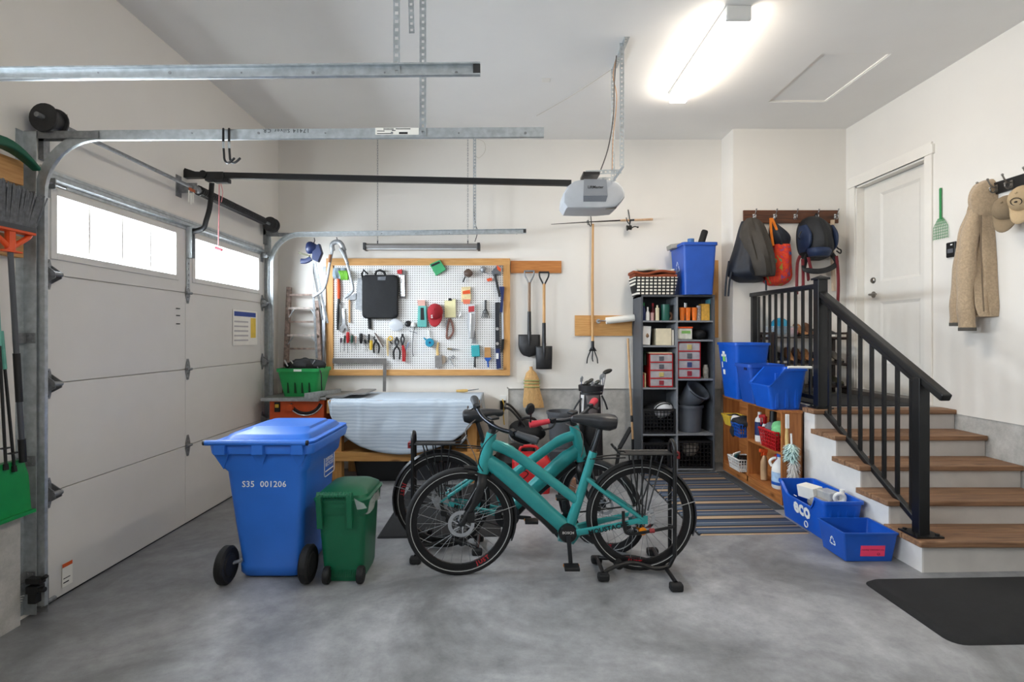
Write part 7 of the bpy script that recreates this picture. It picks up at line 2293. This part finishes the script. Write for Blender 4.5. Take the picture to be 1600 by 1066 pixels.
t = peg('trowel', 'small thin trowel lying across the pegboard', 'trowel', 708, 546)
rod(t, 'handle', mat('olive_wood', '#8d8268', .6), [(699, 545), (706, 546)], .011)
plate(t, 'blade', STEELD, [(705, 544), (719, 546), (706, 548)], .003)
t = peg('scissors', 'small silver scissors near the bottom of the pegboard', 'scissors', 706, 572)
B().torus(G(703, 559), (0, 1, 0), .015, .005, 12, 6).torus(G(708, 558), (0, 1, 0), .015, .005, 12, 6).build('rings', STEELD, t)
rod(t, 'blade', CHROME, [(704, 562), (709, 573)], .006)
t = peg('sanding_block', 'brown sanding block behind the grey paint brush', 'sanding block', 693, 572)
plate(t, 'block', mat('sand_brown', '#9b8a78', .9), [(689, 556), (695, 556), (696, 566), (690, 571)], .02, .01)

def screwdriver(label, px, pyt, pyh, pyb, m, r=.014, dx=0):
    t = peg('screwdriver', label, 'screwdriver', px + dx, pyb)
    t['group'] = 'screwdrivers on the pegboard'
    f_ = (pyh - pyt)
    rod(t, 'handle', m, [(px, pyt), (px + dx * .1, pyt + f_ * .15), (px + dx * .3, pyt + f_ * .7), (px + dx * .4, pyh)], [r * .7, r, r * .9, r * .6], max(.004, r - .004))
    rod(t, 'shank', CHROME, [(px + dx * .4, pyh), (px + dx, pyb)], .0038, max(.004, r - .004), 6)
PUR = mat('handle_plum', '#3d2336', .4); DG = mat('handle_green', '#1e5244', .4)
screwdriver('short plum-handled screwdriver on the pegboard', 533, 528, 536, 550, PUR, .012, -1)
screwdriver('dark green screwdriver beside the big red one', 539, 524, 536, 549, mat('handle_pine', '#18362c', .4), .012, -1)
screwdriver('big red-handled screwdriver on the pegboard', 543.5, 519, 536, 552, RED, .021, .3)
screwdriver('bright green screwdriver on the pegboard', 550, 524, 536, 550, DG, .014, 0)
screwdriver('thin pink-handled screwdriver on the pegboard', 556, 525, 536, 546, mat('handle_pink', '#d7a58f', .5), .006, 0)
screwdriver('stout black and grey screwdriver on the pegboard', 564, 521, 537, 547, BLACK, .021, 0)
screwdriver('slanting black screwdriver with a long shank', 569.5, 531, 537, 551, BLACK, .013, 5)
screwdriver('black screwdriver hung above the yellow chisel', 576.5, 522, 536, 545, BLACK, .013, 0)
t = peg('chisel', 'yellow-handled chisel on the pegboard', 'chisel', 580, 547)
rod(t, 'handle', YELLOW, [(580, 532), (580, 540), (579.5, 547)], [.016, .018, .014], .03)
def pliers(label, px, pyt, pyp, pyb, m, spread=8, lean=0):
    t = peg('pliers', label, 'pliers', px, pyb)
    for s in (-1, 1):
        B().tube(curve([G(px - s * 1, pyt, .015), G(px + s * 2.5, (pyt + pyp) / 2, .015), G(px, pyp, .015)], 3), .010, 7).build('jaw', IRON, t)
        B().tube(curve([G(px, pyp, .02), G(px + lean + s * spread * .6, pyp + (pyb - pyp) * .4, .02), G(px + lean + s * spread * .5, pyb, .02)], 4), .010, 7).build('handle', m, t)
    B().cyl(G(px, pyp, .03), G(px, pyp, .005), .014, n=10).build('pivot', IRON, t)
pliers('long black pliers on the pegboard', 620, 527, 541, 562, BLACK, 8)
pliers('red-handled pliers on the pegboard', 629, 522, 538, 565, RED, 2.5, 2)
pliers('black cutters hung behind the yellow chisel', 587, 524, 533, 552, BLACK, 7, 1)
t = peg('snips', 'cream-handled snips with a yellow latch', 'snips', 606, 556)
rod(t, 'handle', mat('cream_plastic', '#d2b98a', .5), [(605, 528), (605.5, 540), (606, 556)], [.010, .014, .009], .01)
B().torus(G(610, 529, .01), (0, 1, 0), .022, .008, 14, 7).build('latch', YELLOW, t)
rod(t, 'spring', BLACK, [(609, 533), (613, 538)], .006, .01)
t = peg('utility_knife', 'grey and white utility knife slanting on the pegboard', 'knife', 598, 542)
rod(t, 'body', mat('knife_grey', '#7b6d66', .5), [(585, 521), (591, 530), (599, 542)], [.012, .018, .008], .03, 8)
rod(t, 'trim', WHITEP, [(585, 522), (590, 531), (597, 542)], .005, .045, 6)
t = peg('marker_pen', 'slim blue-grey marker slanting beside the red pliers', 'pen', 635, 550)
rod(t, 'barrel', mat('pen_blue', '#7c8fae', .4), [(638.5, 535), (633, 550)], .007)
t = peg('carpenter_square', 'grey steel carpenter square hung over the pegboard frame', 'square', 600, 612)
plate(t, 'blade', mat('square_steel', '#77736f', .45, .5, var=.1), [(519.5, 560), (604, 560), (604, 568), (519.5, 568)], .004, .022)
plate(t, 'tongue', mat('square_steel', '#77736f', .45, .5, var=.1), [(598.5, 568), (604, 568), (603, 612), (598, 612)], .004, .022)

# ================================================================== workbench corner
BW = wood('bench_fir', '#a8763c', '#c69554', 'X', ring=7)
BWZ = wood('bench_fir_z', '#a8763c', '#c69554', 'Z', ring=7)
wbx0, wbx1, wby0, wby1, wbz = -1.80, -.27, 5.43, 6.12, .875
wb_ = thing('workbench', 'pine workbench with a lower rail under the blue cloth', 'workbench', (-1.03, 5.8, zf(-1)))
B().box(wbx0, wbx1, wby0, wby1, wbz - .035, wbz).build('bench_top', BW, wb_, smooth=0)
B().box(wbx0, wbx1, wby0 - .005, wby0 + .035, wbz - .13, wbz - .035).build('front_apron', BW, wb_, smooth=0)
for x_ in (wbx0 + .04, wbx1 - .13):
    for y_ in (wby0 + .036, wby1 - .10):
        B().box(x_, x_ + .095, y_, y_ + .09, zf(x_) + .001, wbz - .036).build('leg', BWZ, wb_, smooth=0, bev=.003)
B().box(wbx0, wbx1, wby0 - .004, wby0 + .034, .265, .355).build('lower_rail', BW, wb_, smooth=0, bev=.003)
B().box(wbx0 + .02, wbx1 - .02, wby0 + .03, wby1, .33, .35).build('lower_shelf', BW, wb_, smooth=0)

CLOTH = bpy.data.materials.new('blue_stripe_cloth'); CLOTH.use_nodes = True
nt = CLOTH.node_tree; bs = nt.nodes['Principled BSDF']; bs.inputs['Roughness'].default_value = .9
tc = nt.nodes.new('ShaderNodeTexCoord'); mp = nt.nodes.new('ShaderNodeMapping')
mp.inputs['Scale'].default_value = (.25, 1, 1)
nt.links.new(tc.outputs['UV'], mp.inputs['Vector'])
wv = nt.nodes.new('ShaderNodeTexWave'); wv.bands_direction = 'Y'; wv.inputs['Scale'].default_value = 9.5; wv.inputs['Distortion'].default_value = 3.5; wv.inputs['Detail'].default_value = 3; wv.inputs['Detail Scale'].default_value = 1.5
nt.links.new(mp.outputs['Vector'], wv.inputs['Vector'])
rp = nt.nodes.new('ShaderNodeValToRGB'); el = rp.color_ramp.elements
el[0].position = .2; el[0].color = (*lin('#afbdcb'), 1); el[1].position = .9; el[1].color = (*lin('#c6d0da'), 1)
nt.links.new(wv.outputs['Fac'], rp.inputs['Fac']); nt.links.new(rp.outputs['Color'], bs.inputs['Base Color'])
t = thing('table_cloth', 'round pale blue striped cloth draped over the workbench', 'cloth', (-1.03, 5.6, wbz))
def cloth_obj():
    vs, uv, fs = [], [], []
    nu, nv = 61, 44
    for i in range(nu):
        u = i / (nu - 1)
        x = wbx0 + .02 + (wbx1 + .01 - wbx0 - .02) * u
        f_ = (u - .46) / .54 if u > .46 else (u - .46) / .46
        drop = .535 * math.sqrt(max(0, 1 - min(1, abs(f_)) ** 2))
        drop = max(drop, .015)
        top = .66
        L = top + drop
        for j in range(nv):
            s_ = L * j / (nv - 1)
            wr = .006 * math.sin(x * 9 + s_ * 3) + .004 * mnoise.noise(Vector((x * 4, s_ * 4, 0)))
            crease = .008 * math.exp(-((x + .73) / .012) ** 2) + .006 * math.exp(-((x + 1.45) / .02) ** 2) + .005 * math.exp(-((x + 1.08) / .012) ** 2) + .005 * math.exp(-((x + .50) / .012) ** 2)
            if s_ < top:
                p = (x, wby1 - .01 - s_, wbz + .007 + abs(wr) * .5 + crease)
            else:
                d = s_ - top
                r_ = .02
                bil = .02 * math.sin(x * 6 + 1) * min(1, d * 3) + .012 * mnoise.noise(Vector((x * 5, d * 5, 3)))
                p = (x, wby0 - .022 - r_ * min(1, d / .04) - abs(bil) - crease * 1.5, wbz + .006 - d)
            vs.append(p); uv.append((x, s_))
    for i in range(nu - 1):
        for j in range(nv - 1):
            fs.append((i * nv + j, i * nv + j + 1, (i + 1) * nv + j + 1, (i + 1) * nv + j))
    me = bpy.data.meshes.new('cloth_sheet')
    inv = WORLD[t.name].inverted()
    me.from_pydata([tuple(inv @ Vector(p)) for p in vs], [], fs)
    l = me.uv_layers.new(name='uv')
    for poly in me.polygons:
        for li, vi in zip(poly.loop_indices, poly.vertices):
            l.data[li].uv = uv[vi]
    me.polygons.foreach_set('use_smooth', [True] * len(me.polygons))
    me.materials.append(CLOTH)
    o = bpy.data.objects.new('cloth_sheet', me); COL.objects.link(o); o.parent = t
    md = o.modifiers.new('solid', 'SOLIDIFY'); md.thickness = .003; md.offset = 0
    WORLD[o.name] = WORLD[t.name]
cloth_obj()
b = B().grid(lambda u, v: Vector((wbx1 + .006 + .10 * v * v + .01 * math.sin(u * 9), wby1 - .02 - .62 * u, wbz + .01 - .42 * v * (1 - .4 * u))), 14, 10)
b.build('side_drop', mat('cloth_grey', '#a9adae', .9, var=.1), t, solid=.003)
t = thing('hand_file', 'file with a yellow wooden handle lying on the cloth', 'file', P(718, 611, 6.0))
B().tube([P(713, 611.2, 6.0), P(724, 611, 6.0), P(731, 610.5, 6.0)], [.014, .019, .015], 10).build('handle', mat('file_handle', '#d0ab66', .5, var=.1), t)
B().tube([P(731, 610.5, 6.0), P(748, 608, 6.02)], [.007, .005], 6).build('blade', STEELD, t)
# storage under the bench
solo(lump((-1.35, 5.75, .475), (.30, .20, .11), 71, .35, 7, 24, 14), 'cloth_heap', DARKC, 'heap of dark cloths on the lower shelf of the bench', 'cloth heap')
solo(lump((-.75, 5.76, .475), (.26, .2, .11), 72, .3, 7, 24, 14), 'cloth_heap', BLACKM, 'black bundled sheets on the bench shelf behind the cloth', 'cloth heap')
solo(B().loft([rring(-1.55, -1.05, 5.60, 6.0, zf(-1.3) + .002, .04), rring(-1.58, -1.02, 5.57, 6.03, .25, .04)]), 'storage_tote', BLACK, 'low black storage tote under the workbench', 'tote')
solo(B().loft([rring(-.98, -.50, 5.60, 6.0, zf(-.7) + .002, .04), rring(-1.0, -.48, 5.57, 6.03, .22, .04)]), 'storage_tote', DARKL, 'dark grey storage tote under the workbench', 'tote')

# table saw
SAWO = mat('saw_orange', '#d2521c', .45, var=.08)
t = thing('table_saw', 'orange table saw with a grey cast table', 'table saw', (-2.15, 5.75, zf(-2.1)))
B().box(-2.49, -1.83, 5.50, 6.02, .868, .892).build('table', mat('saw_table', '#8f8e8c', .4, .5, var=.1), t, smooth=0, bev=.004)
B().box(-2.49, -1.93, 5.488, 5.502, .858, .893).build('front_rail', STEEL, t, smooth=0)
B().box(-2.42, -1.86, 5.53, 6.0, .50, .866).build('cabinet', SAWO, t, smooth=0, bev=.008)
for x_ in (-2.38, -1.92):
    for y_ in (5.57, 5.95):
        B().bar((x_, y_, .50), (x_ + (-.05 if x_ < -2.1 else .05), y_, zf(x_) + .001), .04, .04).build('leg', IRON, t, smooth=0)
B().box(-2.365, -2.31, 5.522, 5.532, .745, .845).build('switch_plate', BLACK, t, smooth=0)
B().box(-2.355, -2.32, 5.508, 5.524, .79, .825).build('switch', YELLOW, t, smooth=0, bev=.003)
c = Vector((-2.05, 5.525, .90))
B().tube([c + Vector((.17 * math.cos(a), 0, .17 * math.sin(a))) for a in [math.radians(q) for q in range(205, 336, 10)]], .016, 8, flat=((0, 1, 0), .4)).build('scale_slot', BLACK, t)
B().tube([c + Vector((.19 * math.cos(a), -.004, .19 * math.sin(a))) for a in [math.radians(q) for q in range(215, 336, 10)]], .006, 6).build('scale', CHROME, t)
B().cyl((-2.20, 5.53, .79), (-2.20, 5.48, .79), .035, n=16).build('handwheel', SAWO, t)
B().cbox((-1.90, 5.62, .925), (.06, .50, .05), Matrix.Rotation(-.35, 3, 'Z')).box(-1.98, -1.90, 5.46, 5.52, .86, .91).build('rip_fence', STEEL, t, smooth=0)
b = B().prism([(-.16, .0), (.02, .0), (.10, .03), (.24, .03), (.24, .045), (.08, .045), (.0, .02), (-.16, .02)], (-1.68, 5.50, .893), (1, 0, 0), (0, 0, 1), (0, .48, 0))
b.build('extension_wing', mat('saw_table', '#8f8e8c', .4, .5, var=.1), t, smooth=0)
# green basket with gear
t = thing('green_crate', 'bright green slotted crate heaped with black gear', 'crate', (-2.13, 5.74, .893))
GC = mat('crate_green', '#1f9a4f', .45, var=.06)
tub(-2.14, 5.74, .894, 1.185, .165, .14, .215, .18, r=.03, wall=.005, rim=.012, rimh=.035).build('crate_shell', GC, t)
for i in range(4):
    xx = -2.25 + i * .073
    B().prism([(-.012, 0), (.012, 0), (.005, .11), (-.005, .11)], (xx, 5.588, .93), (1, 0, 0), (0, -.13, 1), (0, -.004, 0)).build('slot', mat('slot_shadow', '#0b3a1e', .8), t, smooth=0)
B().box(-2.18, -2.10, 5.545, 5.555, 1.155, 1.178).build('label', WHITEP, t, smooth=0)
solo(lump((-2.14, 5.74, 1.20), (.18, .15, .08), 81, .5, 12, 26, 16), 'gear_heap', BLACKM, 'heap of black straps and gear in the green crate', 'gear')
for i, (xx, a) in enumerate(((-2.30, -.5), (-2.23, -.6), (-2.12, -.5), (-2.02, .6))):
    solo(B().cbox((xx, 5.66, 1.235), (.016, .012, .075), Matrix.Rotation(a, 3, 'Y')), 'strap_buckle', CHROME, ('pale buckle at the door side of the green crate', 'bright buckle next to the door-side one', 'small buckle at the centre of the green crate', 'bright buckle nearest the pegboard in the crate')[i], 'buckle', smooth=0, bev=.003)
B().tube(curve([(-1.95, 5.58, 1.20), (-1.905, 5.56, 1.14), (-1.90, 5.56, 1.02), (-1.90, 5.57, .96)], 4), .006, 6).build('hanging_strap', BLACK, t)
# ladder
LAD = mat('paint_spattered_wood', '#8d7a70', .75, var=.45, scale=30)
t = thing('step_ladder', 'paint-spattered wooden step ladder leaning in the corner', 'ladder', (-2.25, 6.05, zf(-2.2)))
for (a, c_) in (((452, 449), (444, 640)), ((496, 470), (503, 640))):
    B().bar(P(a[0], a[1], 6.08), P(c_[0], c_[1], 6.02), .045, .055, (1, 0, 0)).build('side_rail', LAD, t, smooth=0, bev=.003)
for py in (461, 482, 503, 524, 545, 566, 590):
    k_ = (py - 449) / 190
    p0 = P(452 - 8 * k_ + 2, py, 6.07 - .05 * k_); p1 = P(496 + 6 * k_ - 1, py, 6.07 - .05 * k_)
    st_ = B().bar(p0, p1, .085 if py in (482, 524, 566) else .03, .022, (0, 1, 0)).build('step', mat('white_spatter', '#b9ada5', .75, var=.4, scale=25) if py in (482, 524) else LAD, t, smooth=0)
    if py in (482, 524):
        for s in (0, 1):
            q0 = p0.lerp(p1, .02 if s == 0 else .98); q1 = p0.lerp(p1, .2 if s == 0 else .8)
            B().bar(q1 - Vector((0, .03, .01)), q0 - Vector((0, .03, .10)), .012, .008).build('brace', STEEL, t, smooth=0)
# aluminium lengths leaning by the ladder
ALM = mat('brushed_aluminium', '#8f9298', .35, .85, var=.1, scale=20, stretch=(6, 6, .5))
for (a, c_, w, lab) in (((507.5, 417), (504, 612), .035, 'aluminium strip standing against the pegboard frame'), ((503, 478), (503, 612), .04, 'wide aluminium length leaning beside the ladder')):
    solo(B().bar(P(a[0], a[1], 6.12), P(c_[0], c_[1], 6.05), w, .02, (1, 0, 0)), 'metal_length', ALM, lab, 'metal bar', smooth=0)
# clamps hanging from the far track
t = thing('bar_clamps', 'blue bar clamps hanging from the garage track', 'clamp', P(490, 400, 5.80))
DB = mat('clamp_navy', '#18264f', .45, var=.1)
Yc = 5.79
lump(P(487, 387, Yc), (.07, .05, .07), 91, .35, 12).build('clamp_head', DB, t)
B().prism([(-.02, .06), (.05, .10), (.08, .0), (.04, -.10), (-.03, -.07)], P(491, 395, Yc - .03), (1, 0, 0), (0, 0, 1), (0, .06, 0)).build('clamp_jaw', DB, t, smooth=0, bev=.008)
B().tube(curve([P(470, 408, Yc), P(478, 408, Yc), P(486, 404, Yc)], 3), .028, 8, flat=((0, 1, 0), .6)).build('clamp_grip', DB, t)
B().bar(P(467, 395, Yc), P(484, 400, Yc), .026, .02).build('trigger', mat('trigger_olive', '#5d5a45', .5), t, smooth=0)
for (a, c_) in (((488, 408), (504, 500)), ((491, 406), (512, 505)), ((487, 410), (495, 560))):
    B().bar(P(a[0], a[1], Yc), P(c_[0], c_[1], Yc + .12), .022, .007, (1, 0, 0)).build('bar', STEELD, t, smooth=0)
B().tube([P(491, 372, 5.81), P(492, 376, 5.80), P(490, 381, Yc)], .005, 6).build('hang_bolt', IRON, t)
t = thing('long_reach_clamp', 'pair of long steel locking clamps hanging from the garage track', 'clamp', P(530, 400, 5.80))
B().tube(curve([P(520, 392, Yc), P(519, 382, Yc), P(526, 378, Yc), P(533, 381, Yc), P(538, 392, Yc)], 5), .026, 8, flat=((0, 1, 0), .5)).build('clamp_body', STEELD, t)
B().tube(curve([P(519, 392, Yc), P(515, 412, Yc), P(512, 430, Yc), P(507, 449, Yc), P(500, 457, Yc), P(489, 464, Yc)], 5), .016, 8, flat=((0, 1, 0), .6)).build('clamp_arm', STEELD, t)
B().tube(curve([P(538, 392, Yc), P(542, 410, Yc), P(547, 430, Yc), P(551, 447, Yc), P(550, 456, Yc), P(538, 466, Yc)], 5), .016, 8, flat=((0, 1, 0), .6)).build('clamp_arm', STEELD, t)
B().tube(curve([P(531, 388, Yc - .02), P(537, 398, Yc - .02), P(543, 412, Yc - .02)], 4), .018, 8, flat=((0, 1, 0), .6)).build('release_lever', STEELD, t)
B().tube([P(516, 398, Yc - .01), P(514, 410, Yc - .01)], .016, 8).build('rust_sleeve', mat('rust', '#9a6a47', .7, var=.3), t)
B().tube([P(526, 371, 5.81), P(527, 375, 5.80), P(526, 380, Yc)], .005, 6).build('hang_bolt', IRON, t)
# hanging shop light
t = thing('shop_light', 'long grey shop light hanging on two chains', 'hanging light', (-.925, 5.9, 2.46))
B().prism([(-.05, .0), (-.062, .03), (-.03, .055), (.03, .055), (.062, .03), (.05, .0)], (-1.53, 5.9, 2.465), (0, 1, 0), (0, 0, 1), (1.21, 0, 0)).build('reflector', mat('shop_light_grey', '#8b8885', .4, .3), t, smooth=0)
B().box(-1.52, -.33, 5.855, 5.945, 2.452, 2.468).build('diffuser', mat('diffuser_grey', '#b9bbbb', .35), t, smooth=0)
for x_ in (-1.55, -.32):
    B().box(x_, x_ + .03, 5.835, 5.965, 2.45, 2.525).build('end_cap', IRON, t, smooth=0, bev=.004)
for px in (590, 731):
    x_ = P(px, 300, 5.9).x
    n = 44
    for i in range(n):
        z = 2.54 + (ZC - 2.54) * (i + .5) / n
        hl_ = (ZC - 2.54) / n * .68
        ax_ = (1, 0, 0) if i % 2 else (0, 1, 0)
        B().tube([Vector((x_, 5.9, z)) + (Vector((0, .0065 * math.cos(q), 0)) if i % 2 else Vector((.0065 * math.cos(q), 0, 0))) + Vector((0, 0, hl_ * math.sin(q))) for q in [2 * math.pi * j / 8 for j in range(8)]], .0016, 4, closed=True).build('chain_link', STEELD, t)
    B().tube([(x_, 5.9, 2.52), (x_, 5.9, 2.555)], .006, 6).build('chain_hook', BLACK, t)
B().tube(curve([P(741, 258, 5.84), P(740, 300, 5.85), P(742, 345, 5.86), P(746, 362, 5.87), P(742, 378, 5.88)], 5), .0045, 6).build('lead', BLACK, t)
B().tube(curve([P(742, 216, 5.85), P(756, 222, 5.85), P(758, 236, 5.85), P(748, 247, 5.85), P(741, 240, 5.85)], 5), .003, 5).build('lead_loop', mat('wire_white', '#cfc8bd', .6), t)
# utility hook on the near track
t = thing('storage_hook', 'black twin storage hook over the near garage track', 'hook', P(352, 255, 2.93))
for dx in (0, 9):
    B().tube(curve([P(349 + dx, 204, 2.955), P(349 + dx, 201.5, 2.93), P(349 + dx, 204, 2.905), P(349 + dx, 222, 2.905), P(350 + dx, 240, 2.905), P(351 + dx, 250, 2.905), P(355 + dx, 254.5, 2.90), P(360 + dx, 253, 2.88), P(366 + dx, 247.5, 2.86)], 4), .0062, 7).build('hook_arm', BLACK, t)
    B().tube([P(349.2 + dx, 222, 2.904), P(349.6 + dx, 232, 2.904)], .0064, 7).build('worn_band', STEEL, t)

# ================================================================== tools beside the near jamb
WX = -2.555
def LW(px, py, X):
    Y = -X * FPX / (792 - px)
    return Vector((X, Y, CAMZ - (py - 525) * Y / FPX))
for (pa, pb_, lab) in ((250, 288, 'upper pine block on the wall by the garage track'), (369, 402, 'lower pine block on the wall by the garage track')):
    z1_, z0_ = CAMZ - (pa - 525) * 2.84 / FPX, CAMZ - (pb_ - 525) * 2.84 / FPX
    solo(B().box(XL + .001, XL + .045, 2.35, 2.87, z0_, z1_), 'timber_block', wood('pine_y', '#b98349', '#d2a063', 'Y'), lab, 'board', smooth=0, bev=.002)
t = thing('push_broom', 'grey-bristled broom with an orange head hung upside down', 'broom', LW(40, 720, -2.47))
BXc = -2.48
hd = LW(16, 372, BXc)
br = B()
rnd = random.Random(5)
for i in range(34):
    for j in range(6):
        u = i / 33 - .5; v = j / 5 - .5
        base = Vector((hd.x + v * .05, hd.y + u * .22, hd.z + .055 + .03 * u * 0))
        tip = base + Vector((v * .05 + rnd.uniform(-.006, .006), u * .09 + rnd.uniform(-.006, .006), .20 - .04 * u + rnd.uniform(-.012, .008)))
        br.tube([base, tip], .0042, 4)
br.build('bristles', mat('bristle_slate', '#74767a', .8, var=.25, scale=50), t, kind='stuff')
B().box(hd.x - .03, hd.x + .03, hd.y - .115, hd.y + .115, hd.z + .045, hd.z + .07).build('bristle_block', mat('block_slate', '#4a4c4f', .7), t, smooth=0)
o_ = B()
o_.tube(curve([hd + Vector((0, -.115, .05)), hd + Vector((0, -.10, .02)), hd + Vector((0, -.03, -.03)), hd + Vector((0, 0, -.055))], 4), .014, 8)
o_.tube(curve([hd + Vector((0, .115, .05)), hd + Vector((0, .10, .02)), hd + Vector((0, .03, -.03)), hd + Vector((0, 0, -.055))], 4), .014, 8)
o_.tube([hd + Vector((0, 0, .05)), hd + Vector((0, 0, -.065))], .022, 10)
o_.box(hd.x - .028, hd.x + .028, hd.y - .12, hd.y + .12, hd.z + .032, hd.z + .048)
o_.box(hd.x - .02, hd.x + .02, hd.y - .05, hd.y + .05, hd.z - .072, hd.z - .062)
o_.build('head', ORANGE, t, smooth=0, bev=.003)
h0, h1 = hd + Vector((0, 0, -.06)), LW(36, 722, -2.49)
B().tube([h0, h0.lerp(h1, .5)], .0125, 10).tube([h0.lerp(h1, .70), h0.lerp(h1, .90)], .0125, 10).build('handle', mat('handle_slate', '#55585d', .4, .4), t)
B().tube([h0.lerp(h1, .48), h0.lerp(h1, .71)], .016, 10).build('handle_sleeve', BLACK, t)
B().tube([h0.lerp(h1, .89), h1], .017, 10).build('grip', BLACK, t)
t = thing('green_broom', 'dark green broom head resting on the upper pine block', 'broom', LW(20, 250, -2.53))
c = LW(16, 236, -2.50)
B().loft([[Vector((c.x + a, c.y - .18 + .33 * k_, c.z + b_ + .05 * math.sin(k_ * 3) - .05 * k_)) for a, b_ in rrect(.05 * (1 - .5 * k_), .03 * (1 - .6 * k_), .01, 3)] for k_ in [i / 8 for i in range(9)]]).build('broom_head', mat('deep_green', '#0f5a41', .5, var=.2, scale=40, stretch=(3, 1, 20)), t)
t = thing('dustpan', 'green dustpan hanging low by the garage track', 'dustpan', LW(10, 805, -2.52))
c = LW(8, 770, -2.53)
B().loft([[Vector((c.x + a, c.y + b_ * w, c.z + z)) for a, b_ in rrect(.02, .13, .018, 4)] for (z, w) in ((.15, .55), (.13, .75), (.06, .95), (-.08, 1.05), (-.125, 1.08))]).build('pan', mat('pan_green', '#178a45', .4, var=.05), t)
B().box(c.x + .01, c.x + .04, c.y - .13, c.y + .135, c.z - .14, c.z - .122).build('lip', mat('pan_green', '#178a45', .4, var=.05), t, smooth=0)
for k_, (a, c_, lab) in enumerate((((-2, 520), (9, 725), 'black trekking pole nearest the dustpan'), ((6, 560), (22, 728), 'black trekking pole beside the broom handle'))):
    t = thing('trekking_pole', lab, 'pole', LW(c_[0], c_[1], -2.50))
    p0, p1 = LW(a[0], a[1], -2.52), LW(c_[0], c_[1], -2.50)
    B().tube([p0, p1], .007, 8).build('shaft', BLACK, t)
    B().lathe([(.004, -.004), (.022, -.002), (.022, .002), (.004, .006)], p0.lerp(p1, .88), p1 - p0, 14).build('basket', BLACK, t)
    B().tube([p1, p1 + (p1 - p0).normalized() * .03], [.010, .012], 8).build('tip', RUBBER, t)
    B().tube([p0.lerp(p1, -.25), p0.lerp(p1, .1)], .0095, 8).build('upper_section', mat('pole_mint', '#69b3a2', .4, var=.2), t)

# ================================================================== dim things behind the bicycles
t = thing('outlet', 'white wall outlet with two black plugs and a yellow cord', 'outlet', P(786, 632, YB))
B().box(P(781, 0, YB).x, P(791, 0, YB).x, YB - .008, YB, P(0, 645, YB).z, P(0, 618, YB).z).build('plate', WHITEP, t, smooth=0)
for px in (783.5, 788):
    B().cyl(P(px, 626, YB - .01), P(px, 640, YB - .02), .016, n=10).build('plug', BLACK, t)
B().tube(curve([P(785, 624, YB - .035), P(787.5, 634, YB - .045), P(786.5, 648, YB - .03), P(788, 664, YB - .03)], 4), .006, 6).build('yellow_cord', YELLOW, t)
t = thing('lawn_mower', 'black lawn mower stored against the concrete footing', 'lawn mower', (.01, 5.72, zf(0)))
zq = zf(.2)
B().loft([rring(-.10, .31, 5.45, 5.98, zq + .07, .10), rring(-.12, .33, 5.43, 6.0, zq + .20, .10), rring(-.06, .27, 5.50, 5.94, zq + .28, .10)]).build('deck', BLACK, t)
B().loft([rring(-.02, .20, 5.55, 5.90, zq + .27, .08), rring(-.03, .21, 5.54, 5.91, zq + .30, .08), rring(.02, .16, 5.60, 5.85, zq + .32, .06)]).build('engine_cover', mat('mower_black', '#232326', .4, var=.1), t)
for (x_, y_) in ((-.09, 5.45), (.31, 5.45), (-.09, 5.98), (.31, 5.98)):
    wheel(B(), (x_, y_, zf(x_) + .09), (0, 1, 0), .09, .05).build('wheel', RUBBER, t)
for y_ in (5.55, 5.88):
    B().tube(curve([(.28, y_, zq + .25), (.25, y_, zq + .45), (.06, y_, zq + .70), (-.02, y_, zq + .74)], 5), .012, 8).build('handle_tube', BLACK, t)
B().tube([(-.02, 5.55, zq + .74), (-.02, 5.88, zq + .74)], .012, 8).build('handle_bar', BLACK, t)
t = thing('gas_can', 'red plastic gas can behind the bicycle frames', 'gas can', (.22, 5.15, zf(.2)))
zq = zf(.2)
B().loft([rring(.06, .40, 5.05, 5.27, zq + .002, .04), rring(.05, .41, 5.04, 5.28, zq + .10, .04), rring(.05, .41, 5.04, 5.28, zq + .30, .04), rring(.10, .36, 5.08, 5.24, zq + .36, .04)]).build('can_body', RED, t)
B().tube(curve([(.12, 5.16, zq + .35), (.14, 5.16, zq + .42), (.28, 5.16, zq + .42), (.30, 5.16, zq + .35)], 4), .014, 8).build('handle', RED, t)
B().cyl((.36, 5.16, zq + .34), (.40, 5.16, zq + .43), .018, n=12).build('spout', BLACK, t)
t = thing('bucket', 'dark grey pail behind the red-gripped bicycle', 'bucket', (.47, 5.45, zf(.5)))
B().lathe([(0, 0), (.12, 0), (.15, .33), (.16, .33), (.16, .36), (.146, .36), (.115, .01), (0, .01)], (.56, 5.50, zf(.5) + .35), (0, 0, 1), 24).build('pail', mat('pail_grey', '#4c4e52', .5), t)
solo(B().box(.40, .72, 5.35, 5.65, zf(.5) + .001, zf(.5) + .348), 'storage_tote', DARKL, 'dark tote carrying the grey pail', 'tote', smooth=0, bev=.02)
t = thing('clay_pot', 'small brown pot with a wire handle behind the bicycles', 'pot', (.66, 5.0, zf(.6)))
B().lathe([(0, 0), (.05, 0), (.07, .08), (.062, .15), (.05, .15), (.055, .08), (0, .02)], (.575, 5.02, zf(.6) + .002), (0, 0, 1), 18).build('pot', mat('clay', '#8a6650', .7, var=.15), t)
B().torus((.575, 5.02, zf(.6) + .15), (0, 1, 0), .055, .004, 16, 6, a0=0, a1=math.pi).build('wire_handle', STEELD, t)
t = thing('duffel_bag', 'black soft duffel bag piled on the mower deck', 'bag', (.24, 5.62, .36))
lump((.20, 5.67, .52), (.20, .16, .12), 95, .3, 7, 24, 14).build('bag_body', BLACKM, t)
B().tube(curve([(.12, 5.58, .58), (.16, 5.55, .67), (.28, 5.55, .67), (.32, 5.58, .58)], 5), .014, 8, flat=((0, 1, 0), .6)).build('handle', BLACK, t)
